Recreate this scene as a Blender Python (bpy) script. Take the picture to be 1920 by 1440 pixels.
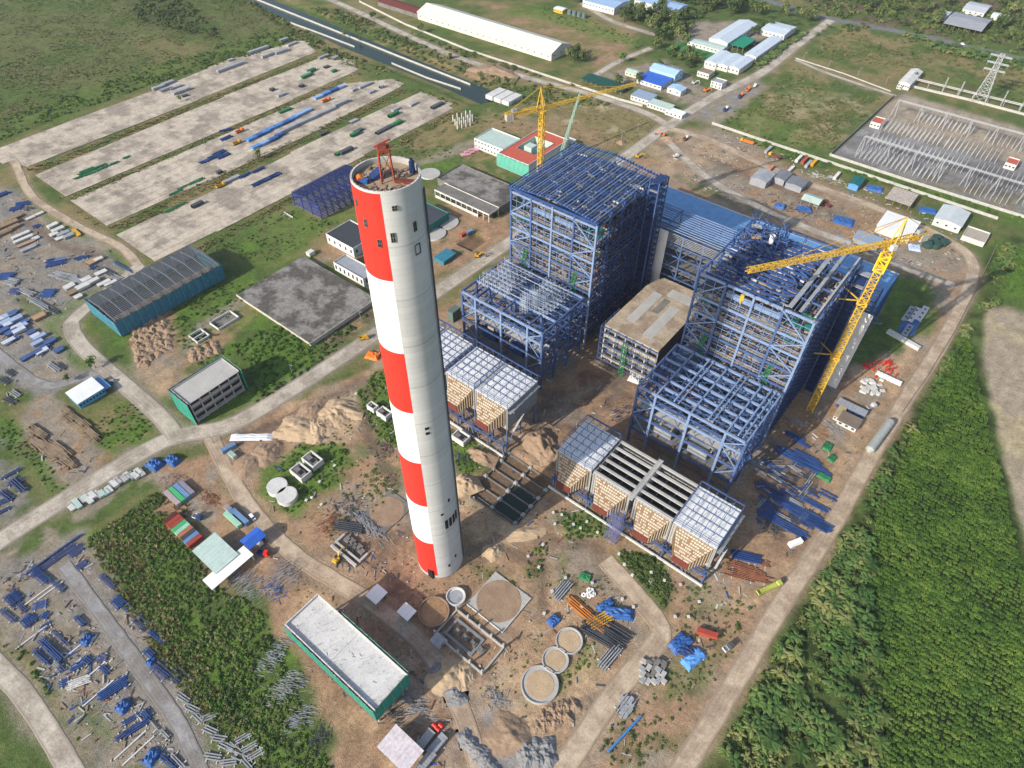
import bpy, math, random
import numpy as np
from mathutils import Vector, Matrix
random.seed(7); rng = np.random.default_rng(7)
S = bpy.context.scene; COL = S.collection
for o in list(bpy.data.objects): bpy.data.objects.remove(o)
RAD = math.radians
# ---------------------------------------------------------------- camera
FPX, PITCH, ROLL, YAW, CH = 1268.0, RAD(46.695), RAD(0.4234), RAD(38.463), 300.0
_fw = np.array([0, math.cos(PITCH), -math.sin(PITCH)]); _up = np.array([0, math.sin(PITCH), math.cos(PITCH)]); _rt = np.array([1., 0, 0])
_rt, _up = _rt*math.cos(ROLL)+_up*math.sin(ROLL), -_rt*math.sin(ROLL)+_up*math.cos(ROLL)
_c, _s = math.cos(YAW), math.sin(YAW); _Rz = np.array([[_c, -_s, 0], [_s, _c, 0], [0, 0, 1]])
_fw, _up, _rt = _Rz@_fw, _Rz@_up, _Rz@_rt
cd = bpy.data.cameras.new('camera'); cam = bpy.data.objects.new('camera', cd); COL.objects.link(cam)
cd.sensor_width = 36; cd.lens = FPX/1920*36; cd.clip_end = 20000; cd.clip_start = 1
mw = Matrix.Identity(4)
for i in range(3): mw[i][0], mw[i][1], mw[i][2] = _rt[i], _up[i], -_fw[i]
mw[2][3] = CH; cam.matrix_world = mw; S.camera = cam
# ---------------------------------------------------------------- sky and sun
SHAZ, SUNEL = RAD(76), RAD(29)          # azimuth shadows run to, sun elevation
W = bpy.data.worlds.new('World'); S.world = W; W.use_nodes = True
nt = W.node_tree; sky = nt.nodes.new('ShaderNodeTexSky'); sky.sky_type = 'NISHITA'; sky.sun_disc = False
sky.sun_elevation = SUNEL; sky.sun_rotation = RAD(193); sky.air_density = 1.0; sky.dust_density = 1.5
nt.links.new(sky.outputs[0], nt.nodes['Background'].inputs[0]); nt.nodes['Background'].inputs[1].default_value = 0.15
sd = bpy.data.lights.new('sun', 'SUN'); sd.energy = 4.4; sd.angle = RAD(0.5); sd.color = (1, .94, .85)
so = bpy.data.objects.new('sun', sd); COL.objects.link(so)
so.rotation_euler = Vector((math.cos(SHAZ)*math.cos(SUNEL), math.sin(SHAZ)*math.cos(SUNEL), -math.sin(SUNEL))).to_track_quat('-Z', 'Y').to_euler()
so.location = (0, -50, 350)
S.view_settings.view_transform = 'Standard'; S.view_settings.look = 'None'; S.view_settings.exposure = 0.38; S.view_settings.gamma = 1
# ---------------------------------------------------------------- helpers
def G(x, y, z=0.0):
    """where the sight line of a photograph point meets the level z"""
    d = _fw*FPX + _rt*(x-960) + _up*(720-y); t = (z-CH)/d[2]
    return np.array([d[0]*t, d[1]*t, z])
def G2(x, y, z=0.0): p = G(x, y, z); return (float(p[0]), float(p[1]))
MATS = {}
def mat(name, col, rough=.85, var=.18, scale=.35, fine=2.5, bump=0.0, metal=0.0, emit=0, spec=.3):
    if name in MATS: return MATS[name]
    m = bpy.data.materials.new(name); m.use_nodes = True; t = m.node_tree; b = t.nodes['Principled BSDF']
    b.inputs['Roughness'].default_value = rough; b.inputs['Metallic'].default_value = metal
    b.inputs['Specular IOR Level'].default_value = spec
    g = t.nodes.new('ShaderNodeNewGeometry')
    n1 = t.nodes.new('ShaderNodeTexNoise'); n1.inputs['Scale'].default_value = scale; n1.inputs['Detail'].default_value = 5
    n2 = t.nodes.new('ShaderNodeTexNoise'); n2.inputs['Scale'].default_value = fine; n2.inputs['Detail'].default_value = 3
    t.links.new(g.outputs['Position'], n1.inputs['Vector']); t.links.new(g.outputs['Position'], n2.inputs['Vector'])
    a = t.nodes.new('ShaderNodeMath'); a.operation = 'ADD'; t.links.new(n1.outputs[0], a.inputs[0]); t.links.new(n2.outputs[0], a.inputs[1])
    r = t.nodes.new('ShaderNodeMapRange'); r.inputs[1].default_value = .6; r.inputs[2].default_value = 1.4
    r.inputs[3].default_value = 1-var; r.inputs[4].default_value = 1+var; t.links.new(a.outputs[0], r.inputs[0])
    mx = t.nodes.new('ShaderNodeMix'); mx.data_type = 'RGBA'; mx.blend_type = 'MULTIPLY'; mx.inputs[0].default_value = 1
    mx.inputs[6].default_value = (*col, 1); t.links.new(r.outputs[0], mx.inputs[7]); t.links.new(mx.outputs[2], b.inputs['Base Color'])
    if bump:
        bp = t.nodes.new('ShaderNodeBump'); bp.inputs['Strength'].default_value = bump; bp.inputs['Distance'].default_value = .3
        t.links.new(n2.outputs[0], bp.inputs['Height']); t.links.new(bp.outputs[0], b.inputs['Normal'])
    MATS[name] = m; return m
BOXF = ((0,1,2,3),(7,6,5,4),(0,4,5,1),(1,5,6,2),(2,6,7,3),(3,7,4,0))
class Acc:
    """collects boxes, beams, tubes and slabs into one mesh"""
    def __init__(s): s.v = []; s.f = []; s.m = []; s.mi = 0
    def add(s, vs, fs):
        o = len(s.v); s.v.extend(map(tuple, vs)); s.f.extend([tuple(i+o for i in f) for f in fs]); s.m.extend([s.mi]*len(fs)); return s
    def box(s, x0, x1, y0, y1, z0, z1):
        return s.add([(x0,y0,z1),(x0,y1,z1),(x1,y1,z1),(x1,y0,z1),(x0,y0,z0),(x0,y1,z0),(x1,y1,z0),(x1,y0,z0)], [f[::-1] for f in BOXF])
    def obox(s, cx, cy, z0, L, Wd, H, a):
        c, n = math.cos(a), math.sin(a)
        P = [(cx+c*u*L/2-n*w*Wd/2, cy+n*u*L/2+c*w*Wd/2) for u, w in ((-1,-1),(-1,1),(1,1),(1,-1))]
        return s.add([(*p, z0+H) for p in P]+[(*p, z0) for p in P], [f[::-1] for f in BOXF])
    def beam(s, p, q, w, h=None):
        p = Vector(p); q = Vector(q); h = h or w; d = q-p
        if d.length < 1e-6: return s
        d.normalize(); u = Vector((0,0,1)) if abs(d.z) < .95 else Vector((0,1,0)); r = d.cross(u).normalized(); u = r.cross(d)
        V = [b+r*(i*w/2)+u*(j*h/2) for b in (p, q) for i, j in ((-1,-1),(1,-1),(1,1),(-1,1))]
        return s.add(V, ((3,2,1,0),(4,5,6,7),(0,1,5,4),(1,2,6,5),(2,3,7,6),(3,0,4,7)))
    def tube(s, p, q, r0, r1=None, n=8, cap=True):
        p = Vector(p); q = Vector(q); r1 = r0 if r1 is None else r1; d = (q-p).normalized()
        u = Vector((0,0,1)) if abs(d.z) < .95 else Vector((0,1,0)); a = d.cross(u).normalized(); b = a.cross(d)
        V = [c+(a*math.cos(2*math.pi*i/n)+b*math.sin(2*math.pi*i/n))*r for c, r in ((p, r0), (q, r1)) for i in range(n)]
        F = [(i, i+n, (i+1) % n+n, (i+1) % n) for i in range(n)]
        if cap: F += [tuple(range(n)), tuple(range(2*n-1, n-1, -1))]
        return s.add(V, F)
    def poly(s, pts, z0, z1):
        n = len(pts); ar = sum(pts[i][0]*pts[(i+1) % n][1]-pts[(i+1) % n][0]*pts[i][1] for i in range(n))
        if ar < 0: pts = pts[::-1]
        return s.add([(*p, z0) for p in pts]+[(*p, z1) for p in pts], [tuple(range(n-1, -1, -1)), tuple(range(n, 2*n))]+[(i, (i+1) % n, (i+1) % n+n, i+n) for i in range(n)])
    def mesh(s, name, mats):
        me = bpy.data.meshes.new(name); me.from_pydata(s.v, [], s.f)
        for m in (mats if isinstance(mats, (list, tuple)) else [mats]): me.materials.append(m)
        if any(s.m): me.polygons.foreach_set('material_index', s.m)
        me.update(); return me
def tag(o, label=None, cat=None, group=None, kind=None):
    if label: o['label'] = label
    if cat: o['category'] = cat
    if group: o['group'] = group
    if kind: o['kind'] = kind
    return o
def link(name, data, parent=None, loc=None, rz=0):
    o = bpy.data.objects.new(name, data); COL.objects.link(o)
    if loc is not None: o.location = loc
    o.rotation_euler[2] = rz
    if parent is not None: setpar(o, parent)
    return o
def setpar(o, parent, world=True):
    o.parent = parent
    if world and '_m' in parent:
        o.matrix_parent_inverse = Matrix.Translation(Vector(parent['_m'])).inverted()
def thing(name, label, cat, loc=(0,0,0), group=None):
    """an Empty at the base of a thing; parts are given in world coordinates"""
    o = bpy.data.objects.new(name, None); COL.objects.link(o); o.location = loc; o.empty_display_size = 1
    o['_m'] = tuple(float(v) for v in loc); return tag(o, label, cat, group)
def part(name, acc, m, parent, kind=None, label=None):
    o = link(name, acc.mesh(name, m), parent)
    return tag(o, label, None, None, kind)
def single(name, acc, m, label, cat, group=None, loc=None, rz=0, kind=None):
    return tag(link(name, acc.mesh(name, m), None, loc, rz), label, cat, group, kind)
def structure(name, acc, m): return tag(link(name, acc.mesh(name, m)), kind='structure')
_unit = {}
def bar(name, p, q, w, h, m, parent):
    """one straight steel member, an object of its own, sharing a unit mesh"""
    if m.name not in _unit: _unit[m.name] = Acc().box(-.5,.5,-.5,.5,0,1).mesh('member_'+m.name, m)
    p = Vector(p); q = Vector(q); d = q-p; L = d.length; d.normalize()
    u = Vector((0,0,1)) if abs(d.z) < .95 else Vector((0,1,0)); r = d.cross(u).normalized(); u = r.cross(d)
    o = bpy.data.objects.new(name, _unit[m.name]); COL.objects.link(o)
    mt = Matrix(((r.x*w, u.x*h, d.x*L, p.x), (r.y*w, u.y*h, d.y*L, p.y), (r.z*w, u.z*h, d.z*L, p.z), (0,0,0,1)))
    if mt.to_3x3().determinant() < 0: mt = Matrix(((-r.x*w, u.x*h, d.x*L, p.x), (-r.y*w, u.y*h, d.y*L, p.y), (-r.z*w, u.z*h, d.z*L, p.z), (0,0,0,1)))
    o.matrix_basis = mt; setpar(o, parent); return o
def copy_thing(root, loc, rz=0, label=None, scale=None):
    """a copy of a thing built round its own origin, with its parts and sub-parts"""
    def rec(o, par):
        c = o.copy(); COL.objects.link(c); c.parent = par
        for ch in list(o.children): rec(ch, c)
        return c
    r = rec(root, None); r.location = loc; r.rotation_euler[2] = rz
    if scale: r.scale = scale
    if label: r['label'] = label
    return r
# smooth lattice noise for layouts
_lat = rng.random((512, 512))
def vnoise(x, y, s, o=0):
    x = np.asarray(x, float)/s+17.3*o+1000; y = np.asarray(y, float)/s+31.7*o+1000
    xi = np.floor(x).astype(int); yi = np.floor(y).astype(int); fx = x-xi; fy = y-yi; fx = fx*fx*(3-2*fx); fy = fy*fy*(3-2*fy)
    L = lambda a, b: _lat[a % 512, b % 512]
    return (L(xi, yi)*(1-fx)+L(xi+1, yi)*fx)*(1-fy)+(L(xi, yi+1)*(1-fx)+L(xi+1, yi+1)*fx)*fy
def fbm(x, y, s, o=0, n=4):
    t = 0; a = .5; tot = 0
    for i in range(n): t = t+a*vnoise(x, y, s, o+i*3); tot += a; a *= .55; s /= 2.1
    return t/tot
def inpoly(x, y, poly):
    r = np.zeros(np.shape(x), bool); n = len(poly); j = n-1
    for i in range(n):
        xi, yi = poly[i]; xj, yj = poly[j]
        if yi != yj: r ^= ((yi > y) != (yj > y)) & (x < (xj-xi)*(y-yi)/(yj-yi)+xi)
        j = i
    return r
def W2(pl, z=0): return [G2(*p, z) for p in pl]
# ---------------------------------------------------------------- materials
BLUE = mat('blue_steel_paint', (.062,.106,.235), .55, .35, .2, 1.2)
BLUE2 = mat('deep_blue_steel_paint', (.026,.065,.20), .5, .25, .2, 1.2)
LBLUE = mat('pale_blue_steel', (.185,.26,.41), .5, .2, .2, 1.2)  # pale girder blue; on front members it also paints in the sunlight
NAVY = mat('navy_steel', (.016,.038,.12), .5, .3, .3, 1.5)
ROOFB = mat('blue_roof_sheet', (.12,.29,.52), .45, .22, .15, 1.2)
ROOFW = mat('white_roof_sheet', (.72,.72,.70), .5, .12, .15, 1.5)
GALV = mat('galvanised_steel', (.29,.30,.31), .55, .35, .3, 2)
DGREY = mat('dark_grey_steel', (.07,.075,.085), .6, .3, .3, 2)
CONC = mat('pale_concrete', (.40,.385,.355), .9, .22, .12, 1.2, .2)
CONCD = mat('weathered_concrete', (.17,.158,.142), .95, .45, .12, .9, .3)
CONCW = mat('whitewashed_concrete', (.55,.54,.51), .9, .2, .15, 1.2)
CREAM = mat('cream_pipe_insulation', (.36,.31,.22), .8, .3, .3, 2)
TAN = mat('tan_insulation', (.40,.34,.25), .85, .2, .2, 2)
RUST = mat('rusty_steel', (.22,.085,.045), .8, .4, .4, 2)
MAROON = mat('maroon_oxide_primer', (.14,.035,.025), .7, .3, .3, 2)
RED = mat('red_paint', (.70,.022,.012), .5, .08, .1, 1)
WHITE = mat('white_paint', (.80,.79,.76), .55, .05, .1, 1)
ORANGE = mat('orange_paint', (.70,.16,.02), .5, .15, .3, 2)
YEL = mat('yellow_crane_paint', (.62,.38,.035), .5, .15, .3, 2)
YELD = mat('yellow_plant_paint', (.55,.30,.02), .5, .2, .3, 2)
GREENN = mat('green_netting', (.02,.22,.155), .8, .3, .4, 3)
TEAL = mat('teal_netting', (.035,.17,.24), .8, .35, .3, 3)
GREENP = mat('green_paint', (.02,.16,.055), .55, .25, .3, 2)
TARP = mat('blue_tarpaulin', (.03,.10,.29), .5, .25, .5, 3, .3)
WOOD = mat('weathered_timber', (.25,.18,.115), .9, .4, .4, 3)
PLANK = mat('plank_deck', (.34,.25,.165), .9, .35, .25, 2)
BRICKR = mat('red_brick_rubble', (.36,.15,.09), .9, .35, .4, 3)
TILER = mat('red_clay_tile', (.46,.10,.06), .8, .25, .3, 3)
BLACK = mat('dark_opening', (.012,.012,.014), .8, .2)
GLASS = mat('window_glass', (.03,.04,.05), .12, .1, spec=.6)
ASPH = mat('asphalt', (.10,.10,.10), .9, .25, .15, 2)
RUBBER = mat('tyre_rubber', (.02,.02,.02), .85, .2)
SAND = mat('heaped_sand', (.44,.32,.20), .95, .22, .25, 2.5, .6)
GRAV = mat('grey_gravel', (.22,.218,.215), .95, .25, .3, 3, .6)
SOIL = mat('dug_soil', (.29,.20,.13), .95, .3, .25, 2, .6)
PALEG = mat('pale_green_sheet', (.42,.52,.46), .5, .15, .2, 2)
GREYSH = mat('grey_roof_sheet', (.30,.31,.33), .55, .25, .2, 2)
PINK = mat('pink_sheet', (.60,.28,.33), .6, .15, .3, 2)
LIME = mat('yellow_green_paint', (.40,.42,.10), .5, .2, .3, 2)
TRUNK = mat('tree_bark', (.09,.065,.045), .95, .3, .5, 3)
# ---------------------------------------------------------------- ground sheet: soil and plant cover by zone
def axis(lo, a, b, fine, mid_lo, mid_hi, mid):
    x = [-7000, -4500, -3000, -2000, -1500]
    x += list(np.arange(lo, mid_lo, mid)) if lo < mid_lo else []
    x += list(np.arange(mid_lo, mid_hi, fine)); x += list(np.arange(mid_hi, a, mid)); x += [b, b+250, b+700, 2500, 4000, 7000]
    return np.unique(np.round(np.array(x, float), 3))
GX = axis(-1200, 200, 260, 1.2, -430, 140, 3.2); GY = axis(-130, 1300, 1330, 1.2, -95, 410, 3.2)
GXX, GYY = np.meshgrid(GX, GY, indexing='ij')
T = dict(grass=(.088,.128,.036), bright=(.10,.17,.03), dry=(.215,.175,.08), olive=(.12,.135,.05), dirt=(.335,.215,.13), sand=(.48,.335,.20),
         dust=(.285,.235,.18), grey=(.235,.215,.19), mud=(.15,.105,.078), gravel=(.27,.262,.25), dark=(.05,.07,.022), straw=(.40,.33,.20), slag=(.20,.19,.18), field=(.35,.285,.205), crop_shade=(.022,.032,.010), verge=(.33,.24,.16))
def pick(k): return np.array(T[k])
g1 = fbm(GXX, GYY, 60, 1); g2 = fbm(GXX, GYY, 14, 5); g3 = fbm(GXX, GYY, 5, 9)
wg = np.clip((g1*.6+g2*.4-.42)*5, 0, 1)[..., None]
CLR = pick('grass')*(1-wg)+pick('dry')*wg
CLR = CLR*(.75+.5*g3[..., None])
ROUGH = np.full(GXX.shape, .25)
def smooth(a, k):
    for _ in range(k):
        a = (a+np.roll(a, 1, 0)+np.roll(a, -1, 0))/3; a = (a+np.roll(a, 1, 1)+np.roll(a, -1, 1))/3
    return a
def paint(key, pts, warp=3., soft=2, strength=1., mix=None, amt=.5, mscale=9, rough=None, world=False, br=.35):
    """lay one kind of ground over a zone; its edge wanders and a second kind may show through in patches"""
    P = pts if world else W2(pts)
    xs = [p[0] for p in P]; ys = [p[1] for p in P]; m = warp*2+8
    i0, i1 = np.searchsorted(GX, [min(xs)-m, max(xs)+m]); j0, j1 = np.searchsorted(GY, [min(ys)-m, max(ys)+m])
    if i1-i0 < 2 or j1-j0 < 2: return
    X = GXX[i0:i1, j0:j1]; Y = GYY[i0:i1, j0:j1]
    wx = X+warp*2*(fbm(X, Y, 11, 21, 3)-.5)*2; wy = Y+warp*2*(fbm(X, Y, 11, 33, 3)-.5)*2
    a = smooth(inpoly(wx, wy, P).astype(float), soft)*strength
    c = np.broadcast_to(pick(key), X.shape+(3,))
    if mix:
        f = np.clip((fbm(X, Y, mscale, 47, 4)-(1-amt))*6+.5, 0, 1)[..., None]; c = c*(1-f)+pick(mix)*f
    c = c*(1-br+2*br*fbm(X, Y, 4, 60, 3))[..., None]
    CLR[i0:i1, j0:j1] = CLR[i0:i1, j0:j1]*(1-a[..., None])+c*a[..., None]
    if rough is not None: ROUGH[i0:i1, j0:j1] = ROUGH[i0:i1, j0:j1]*(1-a)+rough*a
# far country
paint('olive', [(-60,300),(-60,-80),(430,-60),(650,70),(560,80),(280,165),(0,270)], 6, 4, mix='grass', amt=.45, mscale=40, rough=.5)
paint('dark', [(215,-40),(330,-20),(420,75),(345,60),(260,40)], 12, 6, .55)
paint('dry', [(250,70),(380,80),(400,110),(300,130)], 10, 6, .5)
paint('bright', [(0,225),(280,125),(400,90),(520,60),(560,80),(285,160),(0,265)], 6, 4, .55, mix='grass', amt=.5)
paint('grass', [(450,0),(640,10),(1230,190),(1180,220),(1000,200),(640,110),(560,75)], 5, 3, mix='dry', amt=.5, mscale=22, rough=.6)
paint('dirt', [(865,130),(960,120),(990,140),(950,155),(880,150)], 5, 3, .9)
paint('grass', [(720,15),(830,35),(1240,175),(1225,182),(700,12)], 3, 3, .9, mix='dry', amt=.4)
paint('dry', [(900,0),(1210,60),(1190,100),(1110,130),(1060,80),(940,45)], 8, 4, .9, mix='dirt', amt=.45, mscale=25)
paint('bright', [(1000,10),(1210,75),(1200,95),(1030,45),(930,20)], 6, 4, .7)
paint('grass', [(1180,-20),(1450,0),(1560,40),(1420,110),(1290,150),(1200,100)], 5, 3, mix='dark', amt=.4)
paint('dust', [(1300,40),(1400,40),(1440,70),(1310,110),(1260,90)], 4, 3)
paint('dust', [(1120,140),(1250,110),(1330,175),(1330,215),(1190,160)], 4, 3, mix='grass', amt=.35)
paint('grass', [(1440,-30),(2000,-60),(2000,110),(1760,75),(1570,35)], 5, 3, mix='mud', amt=.5, mscale=35, rough=.6)
paint('bright', [(1570,40),(1760,70),(1920,110),(1920,128),(1700,90),(1560,55)], 5, 3, .8)
paint('grass', [(1500,105),(1590,40),(1920,120),(2000,250),(1860,170),(1700,135)], 5, 4, mix='dry', amt=.52, mscale=28, rough=.7)
paint('dry', [(1540,60),(1700,90),(1790,105),(1740,130),(1560,110)], 10, 5, .6, mix='grass', amt=.5)
paint('dark', [(1740,140),(1930,160),(1930,215),(1800,185)], 8, 5, .5, mix='bright', amt=.5)
paint('grass', [(1350,230),(1490,120),(1670,180),(1555,295),(1440,265)], 3, 3, mix='dry', amt=.5, mscale=20, rough=.7)
paint('straw', [(1450,160),(1640,190),(1560,280),(1400,225)], 12, 6, .45, mix='grass', amt=.5, mscale=14)
paint('bright', [(1360,225),(1420,190),(1560,285),(1450,270)], 8, 5, .5)
paint('gravel', [(1560,292),(1690,175),(2000,270),(2000,420),(1900,400)], 1, 1, mix='slag', amt=.5, mscale=20, rough=.08)
paint('field', [(1660,195),(1700,178),(1990,262),(1990,320),(1840,290),(1640,240)], 2, 2, .9, rough=.05)
paint('dry', [(1640,300),(1800,330),(1990,380),(1990,420),(1850,390),(1700,345)], 9, 4, .6, mix='slag', amt=.5, mscale=12)
paint('bright', [(1345,240),(1560,300),(1930,410),(1925,425),(1600,330),(1450,285)], 2, 3, .85, mix='dark', amt=.4)
paint('dust', [(1285,222),(1345,172),(1425,148),(1435,165),(1375,215),(1335,238)], 3, 3, .9, mix='gravel', amt=.4, rough=.05)
# fallow ground between the canal and the boilers
paint('grass', [(850,200),(930,190),(1240,240),(1180,290),(1100,275),(980,330),(900,320),(720,300),(560,380),(430,470),(300,500),(550,365)], 4, 3, mix='dry', amt=.5, mscale=18, rough=.4)
paint('dry', [(1020,200),(1160,185),(1245,235),(1190,280),(1090,262)], 5, 3, .85, mix='straw', amt=.3, mscale=18)
paint('dirt', [(870,250),(960,210),(1120,240),(1170,290),(1090,262),(960,250)], 6, 4, .6)
paint('bright', [(800,290),(870,310),(790,345),(780,320)], 5, 4, .8)
paint('bright', [(430,460),(545,390),(640,420),(560,470),(470,510)], 6, 4, .8, mix='grass', amt=.4)
paint('bright', [(600,425),(650,380),(670,360),(670,420)], 4, 3, .5)
paint('dust', [(700,335),(860,270),(940,245),(945,255),(800,310)], 2, 2, .8)
paint('grass', [(860,320),(900,330),(965,370),(960,300),(900,290)], 4, 3, .8, mix='dry', amt=.5)
# dirt round the switch house and clarifiers
paint('dirt', [(790,390),(860,380),(960,400),(955,470),(870,500),(800,520)], 4, 3, .95, mix='grass', amt=.3, mscale=10, rough=.6)
# middle left block: green plot with heaps
paint('bright', [(150,580),(250,500),(450,520),(590,470),(700,600),(590,690),(470,780),(350,800),(290,740)], 4, 3, .9, mix='grass', amt=.5, mscale=12, rough=.5)
paint('dirt', [(235,640),(300,580),(330,600),(340,670),(350,740),(280,740),(250,700)], 5, 3, .9, mix='dust', amt=.4)
paint('sand', [(260,690),(300,680),(330,730),(290,745)], 4, 4, .5)
paint('dirt', [(350,650),(430,620),(440,640),(380,680),(340,690)], 5, 3, .8)
paint('dust', [(325,745),(330,670),(360,620),(420,570),(550,505),(700,430),(640,480),(470,560),(380,630),(345,670),(345,745)], 2, 3, .75)
paint('mud', [(590,640),(700,560),(720,590),(600,670)], 4, 3, .8, mix='dirt', amt=.5)
paint('dirt', [(600,470),(660,440),(690,480),(640,500)], 4, 3, .8)
# left storage yards
paint('grey', [(-40,350),(30,352),(180,440),(248,505),(180,570),(110,620),(165,705),(95,728),(60,742),(-40,640)], 3, 3, .95, mix='dust', amt=.45, mscale=14, rough=.12)
paint('bright', [(20,345),(45,350),(160,430),(165,450),(110,430)], 3, 3, .8)
paint('bright', [(160,480),(190,455),(248,500),(252,515),(180,572),(160,560)], 2, 2, .0)
paint('bright', [(190,458),(235,480),(250,510),(150,600),(115,610),(95,590),(215,520),(225,505)], 2, 2, .8)
paint('bright', [(100,590),(125,605),(180,690),(150,700),(80,610)], 2, 2, .75)
paint('grass', [(20,560),(60,545),(90,590),(60,600)], 3, 3, .7)
paint('gravel', [(-40,630),(0,650),(90,722),(170,700),(182,694),(184,706),(90,745),(-40,690)], 2, 2, .8, mix='grey', amt=.4)
paint('dust', [(60,740),(105,735),(180,830),(195,850),(140,965),(30,820)], 3, 3, .95, mix='dirt', amt=.4, rough=.12)
paint('bright', [(165,790),(240,745),(290,790),(285,820),(200,850)], 3, 3, .9, mix='dry', amt=.45)
paint('bright', [(0,790),(20,780),(145,930),(120,960),(60,880),(0,830)], 2, 3, .85, mix='grass', amt=.4)
paint('grey', [(-40,810),(10,830),(70,940),(40,985),(-40,1000)], 3, 3, .8, mix='grass', amt=.4)
paint('grass', [(0,1040),(150,960),(240,870),(300,850),(320,900),(180,980),(0,1090)], 3, 3, .9, mix='dust', amt=.4)
paint('dust', [(-40,1075),(148,1000),(165,1010),(270,1190),(365,1330),(420,1460),(160,1460),(110,1330),(60,1240),(-40,1170)], 4, 3, .95, mix='grey', amt=.45, mscale=12, rough=.12)
paint('grass', [(-20,1180),(50,1220),(120,1330),(170,1440),(140,1440),(50,1290),(-20,1230)], 3, 3, .85, mix='dry', amt=.5)
paint('grass', [(160,1300),(215,1330),(200,1400),(150,1360)], 4, 3, .7)
paint('grey', [(330,1300),(420,1330),(520,1440),(400,1460)], 6, 3, .7, mix='grass', amt=.5)
paint('grass', [(160,1010),(300,920),(360,1030),(420,1100),(520,1170),(560,1240),(660,1440),(480,1440),(330,1290),(250,1150)], 4, 3, .95, mix='bright', amt=.5, mscale=10, rough=.8)
# the building site itself
paint('dirt', [(395,850),(440,810),(590,735),(690,690),(715,640),(860,560),(905,520),(965,470),(1200,290),(1300,320),(1720,470),(1840,500),(1760,640),(1650,830),(1560,985),(1270,1460),(640,1460),(600,1300),(520,1170),(480,1100),(400,1060),(380,980),(300,960),(280,880)], 3, 2, 1, mix='dust', amt=.42, mscale=16, rough=.3)
paint('sand', [(430,850),(590,740),(700,690),(860,900),(1000,1000),(1180,1000),(1250,1150),(1400,1130),(1290,1440),(700,1440),(620,1250),(520,1100)], 8, 4, .5, mix='dirt', amt=.55, mscale=20)
paint('mud', [(840,640),(900,660),(1010,740),(1180,660),(1200,720),(1100,790),(1170,850),(1400,930),(1480,800),(1540,740),(1500,800),(1560,880),(1490,1010),(1400,960),(1180,880),(1000,800),(880,700)], 5, 3, .75, mix='dirt', amt=.35)
paint('mud', [(640,1000),(780,990),(810,1080),(870,1060),(830,1200),(800,1260),(700,1150)], 8, 4, .75, mix='dirt', amt=.5, mscale=8)
paint('dust', [(1060,1020),(1120,1010),(1160,1080),(1240,1180),(1240,1260),(1110,1440),(1040,1440),(1160,1270),(1200,1200),(1100,1100)], 4, 3, .85)
paint('sand', [(860,930),(900,960),(1010,990),(1180,1000),(1100,1040),(960,1040),(890,1050)], 5, 3, .7, mix='dirt', amt=.4)
paint('sand', [(540,760),(640,745),(680,790),(640,840),(540,820)], 6, 3, .9, mix='dirt', amt=.35)
paint('dirt', [(430,850),(520,760),(560,800),(520,880),(480,900)], 6, 3, .9, mix='mud', amt=.5)
paint('bright', [(525,860),(560,835),(640,830),(665,860),(650,895),(590,930),(540,965),(500,930),(485,880),(500,870)], 4, 3, .95, mix='grass', amt=.35, rough=.5)
paint('grass', [(410,880),(440,900),(600,1060),(640,1090),(600,1080),(420,910)], 3, 3, .9, mix='bright', amt=.4)
paint('bright', [(668,740),(700,700),(740,690),(760,850),(700,810)], 4, 3, .95, mix='grass', amt=.5, rough=.5)
paint('grass', [(680,800),(740,840),(760,920),(700,880),(560,980),(640,900)], 5, 3, .7, mix='dirt', amt=.5)
paint('bright', [(840,800),(900,830),(925,850),(900,880),(862,895)], 4, 3, .95, mix='dark', amt=.35)
paint('dust', [(590,945),(650,900),(700,920),(790,900),(790,990),(700,1010)], 6, 3, .7)
paint('grass', [(880,1060),(930,1060),(990,1110),(940,1095)], 4, 3, .7)
paint('grass', [(990,1020),(1030,1030),(1015,1090),(985,1080)], 4, 3, .8, mix='dirt', amt=.4)
paint('grass', [(1030,1010),(1140,1060),(1160,1130),(1040,1090)], 7, 4, .6, mix='dust', amt=.6)
paint('bright', [(1050,960),(1150,960),(1140,1010),(1060,1010)], 5, 3, .7, mix='dark', amt=.4)
paint('bright', [(1160,1030),(1230,1040),(1260,1090),(1250,1150),(1190,1120),(1150,1070)], 4, 3, .95, mix='dark', amt=.4)
paint('bright', [(1060,1220),(1110,1190),(1130,1250),(1030,1300),(980,1330),(1000,1290)], 4, 3, .75, mix='dirt', amt=.4)
paint('sand', [(1060,1260),(1110,1230),(1140,1260),(1080,1330),(1030,1340)], 5, 3, .8, mix='dirt', amt=.4)
paint('sand', [(940,1330),(1060,1310),(1080,1350),(1020,1420),(930,1400)], 5, 3, .8, mix='dirt', amt=.4)
paint('gravel', [(810,1240),(840,1240),(1060,1460),(860,1460)], 4, 3, .85)
paint('dirt', [(620,1330),(740,1300),(900,1420),(900,1460),(660,1460)], 5, 3, .9, mix='sand', amt=.4)
paint('grass', [(1160,1290),(1250,1190),(1320,1200),(1280,1400),(1200,1440),(1120,1440)], 8, 3, .6, mix='dirt', amt=.55, mscale=10)
paint('grass', [(1260,1110),(1330,1090),(1420,1130),(1330,1270),(1290,1300)], 7, 4, .55, mix='dirt', amt=.55)
paint('dust', [(1240,330),(1400,420),(1650,490),(1780,540),(1830,480),(1640,395),(1340,235),(1220,265)], 4, 3, .9, mix='dirt', amt=.45, mscale=22)
paint('sand', [(1190,270),(1300,245),(1380,300),(1260,330)], 8, 4, .6, mix='dirt', amt=.4)
paint('grass', [(1260,315),(1400,380),(1480,400),(1440,410),(1300,360)], 6, 3, .7, mix='dirt', amt=.5)
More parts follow.
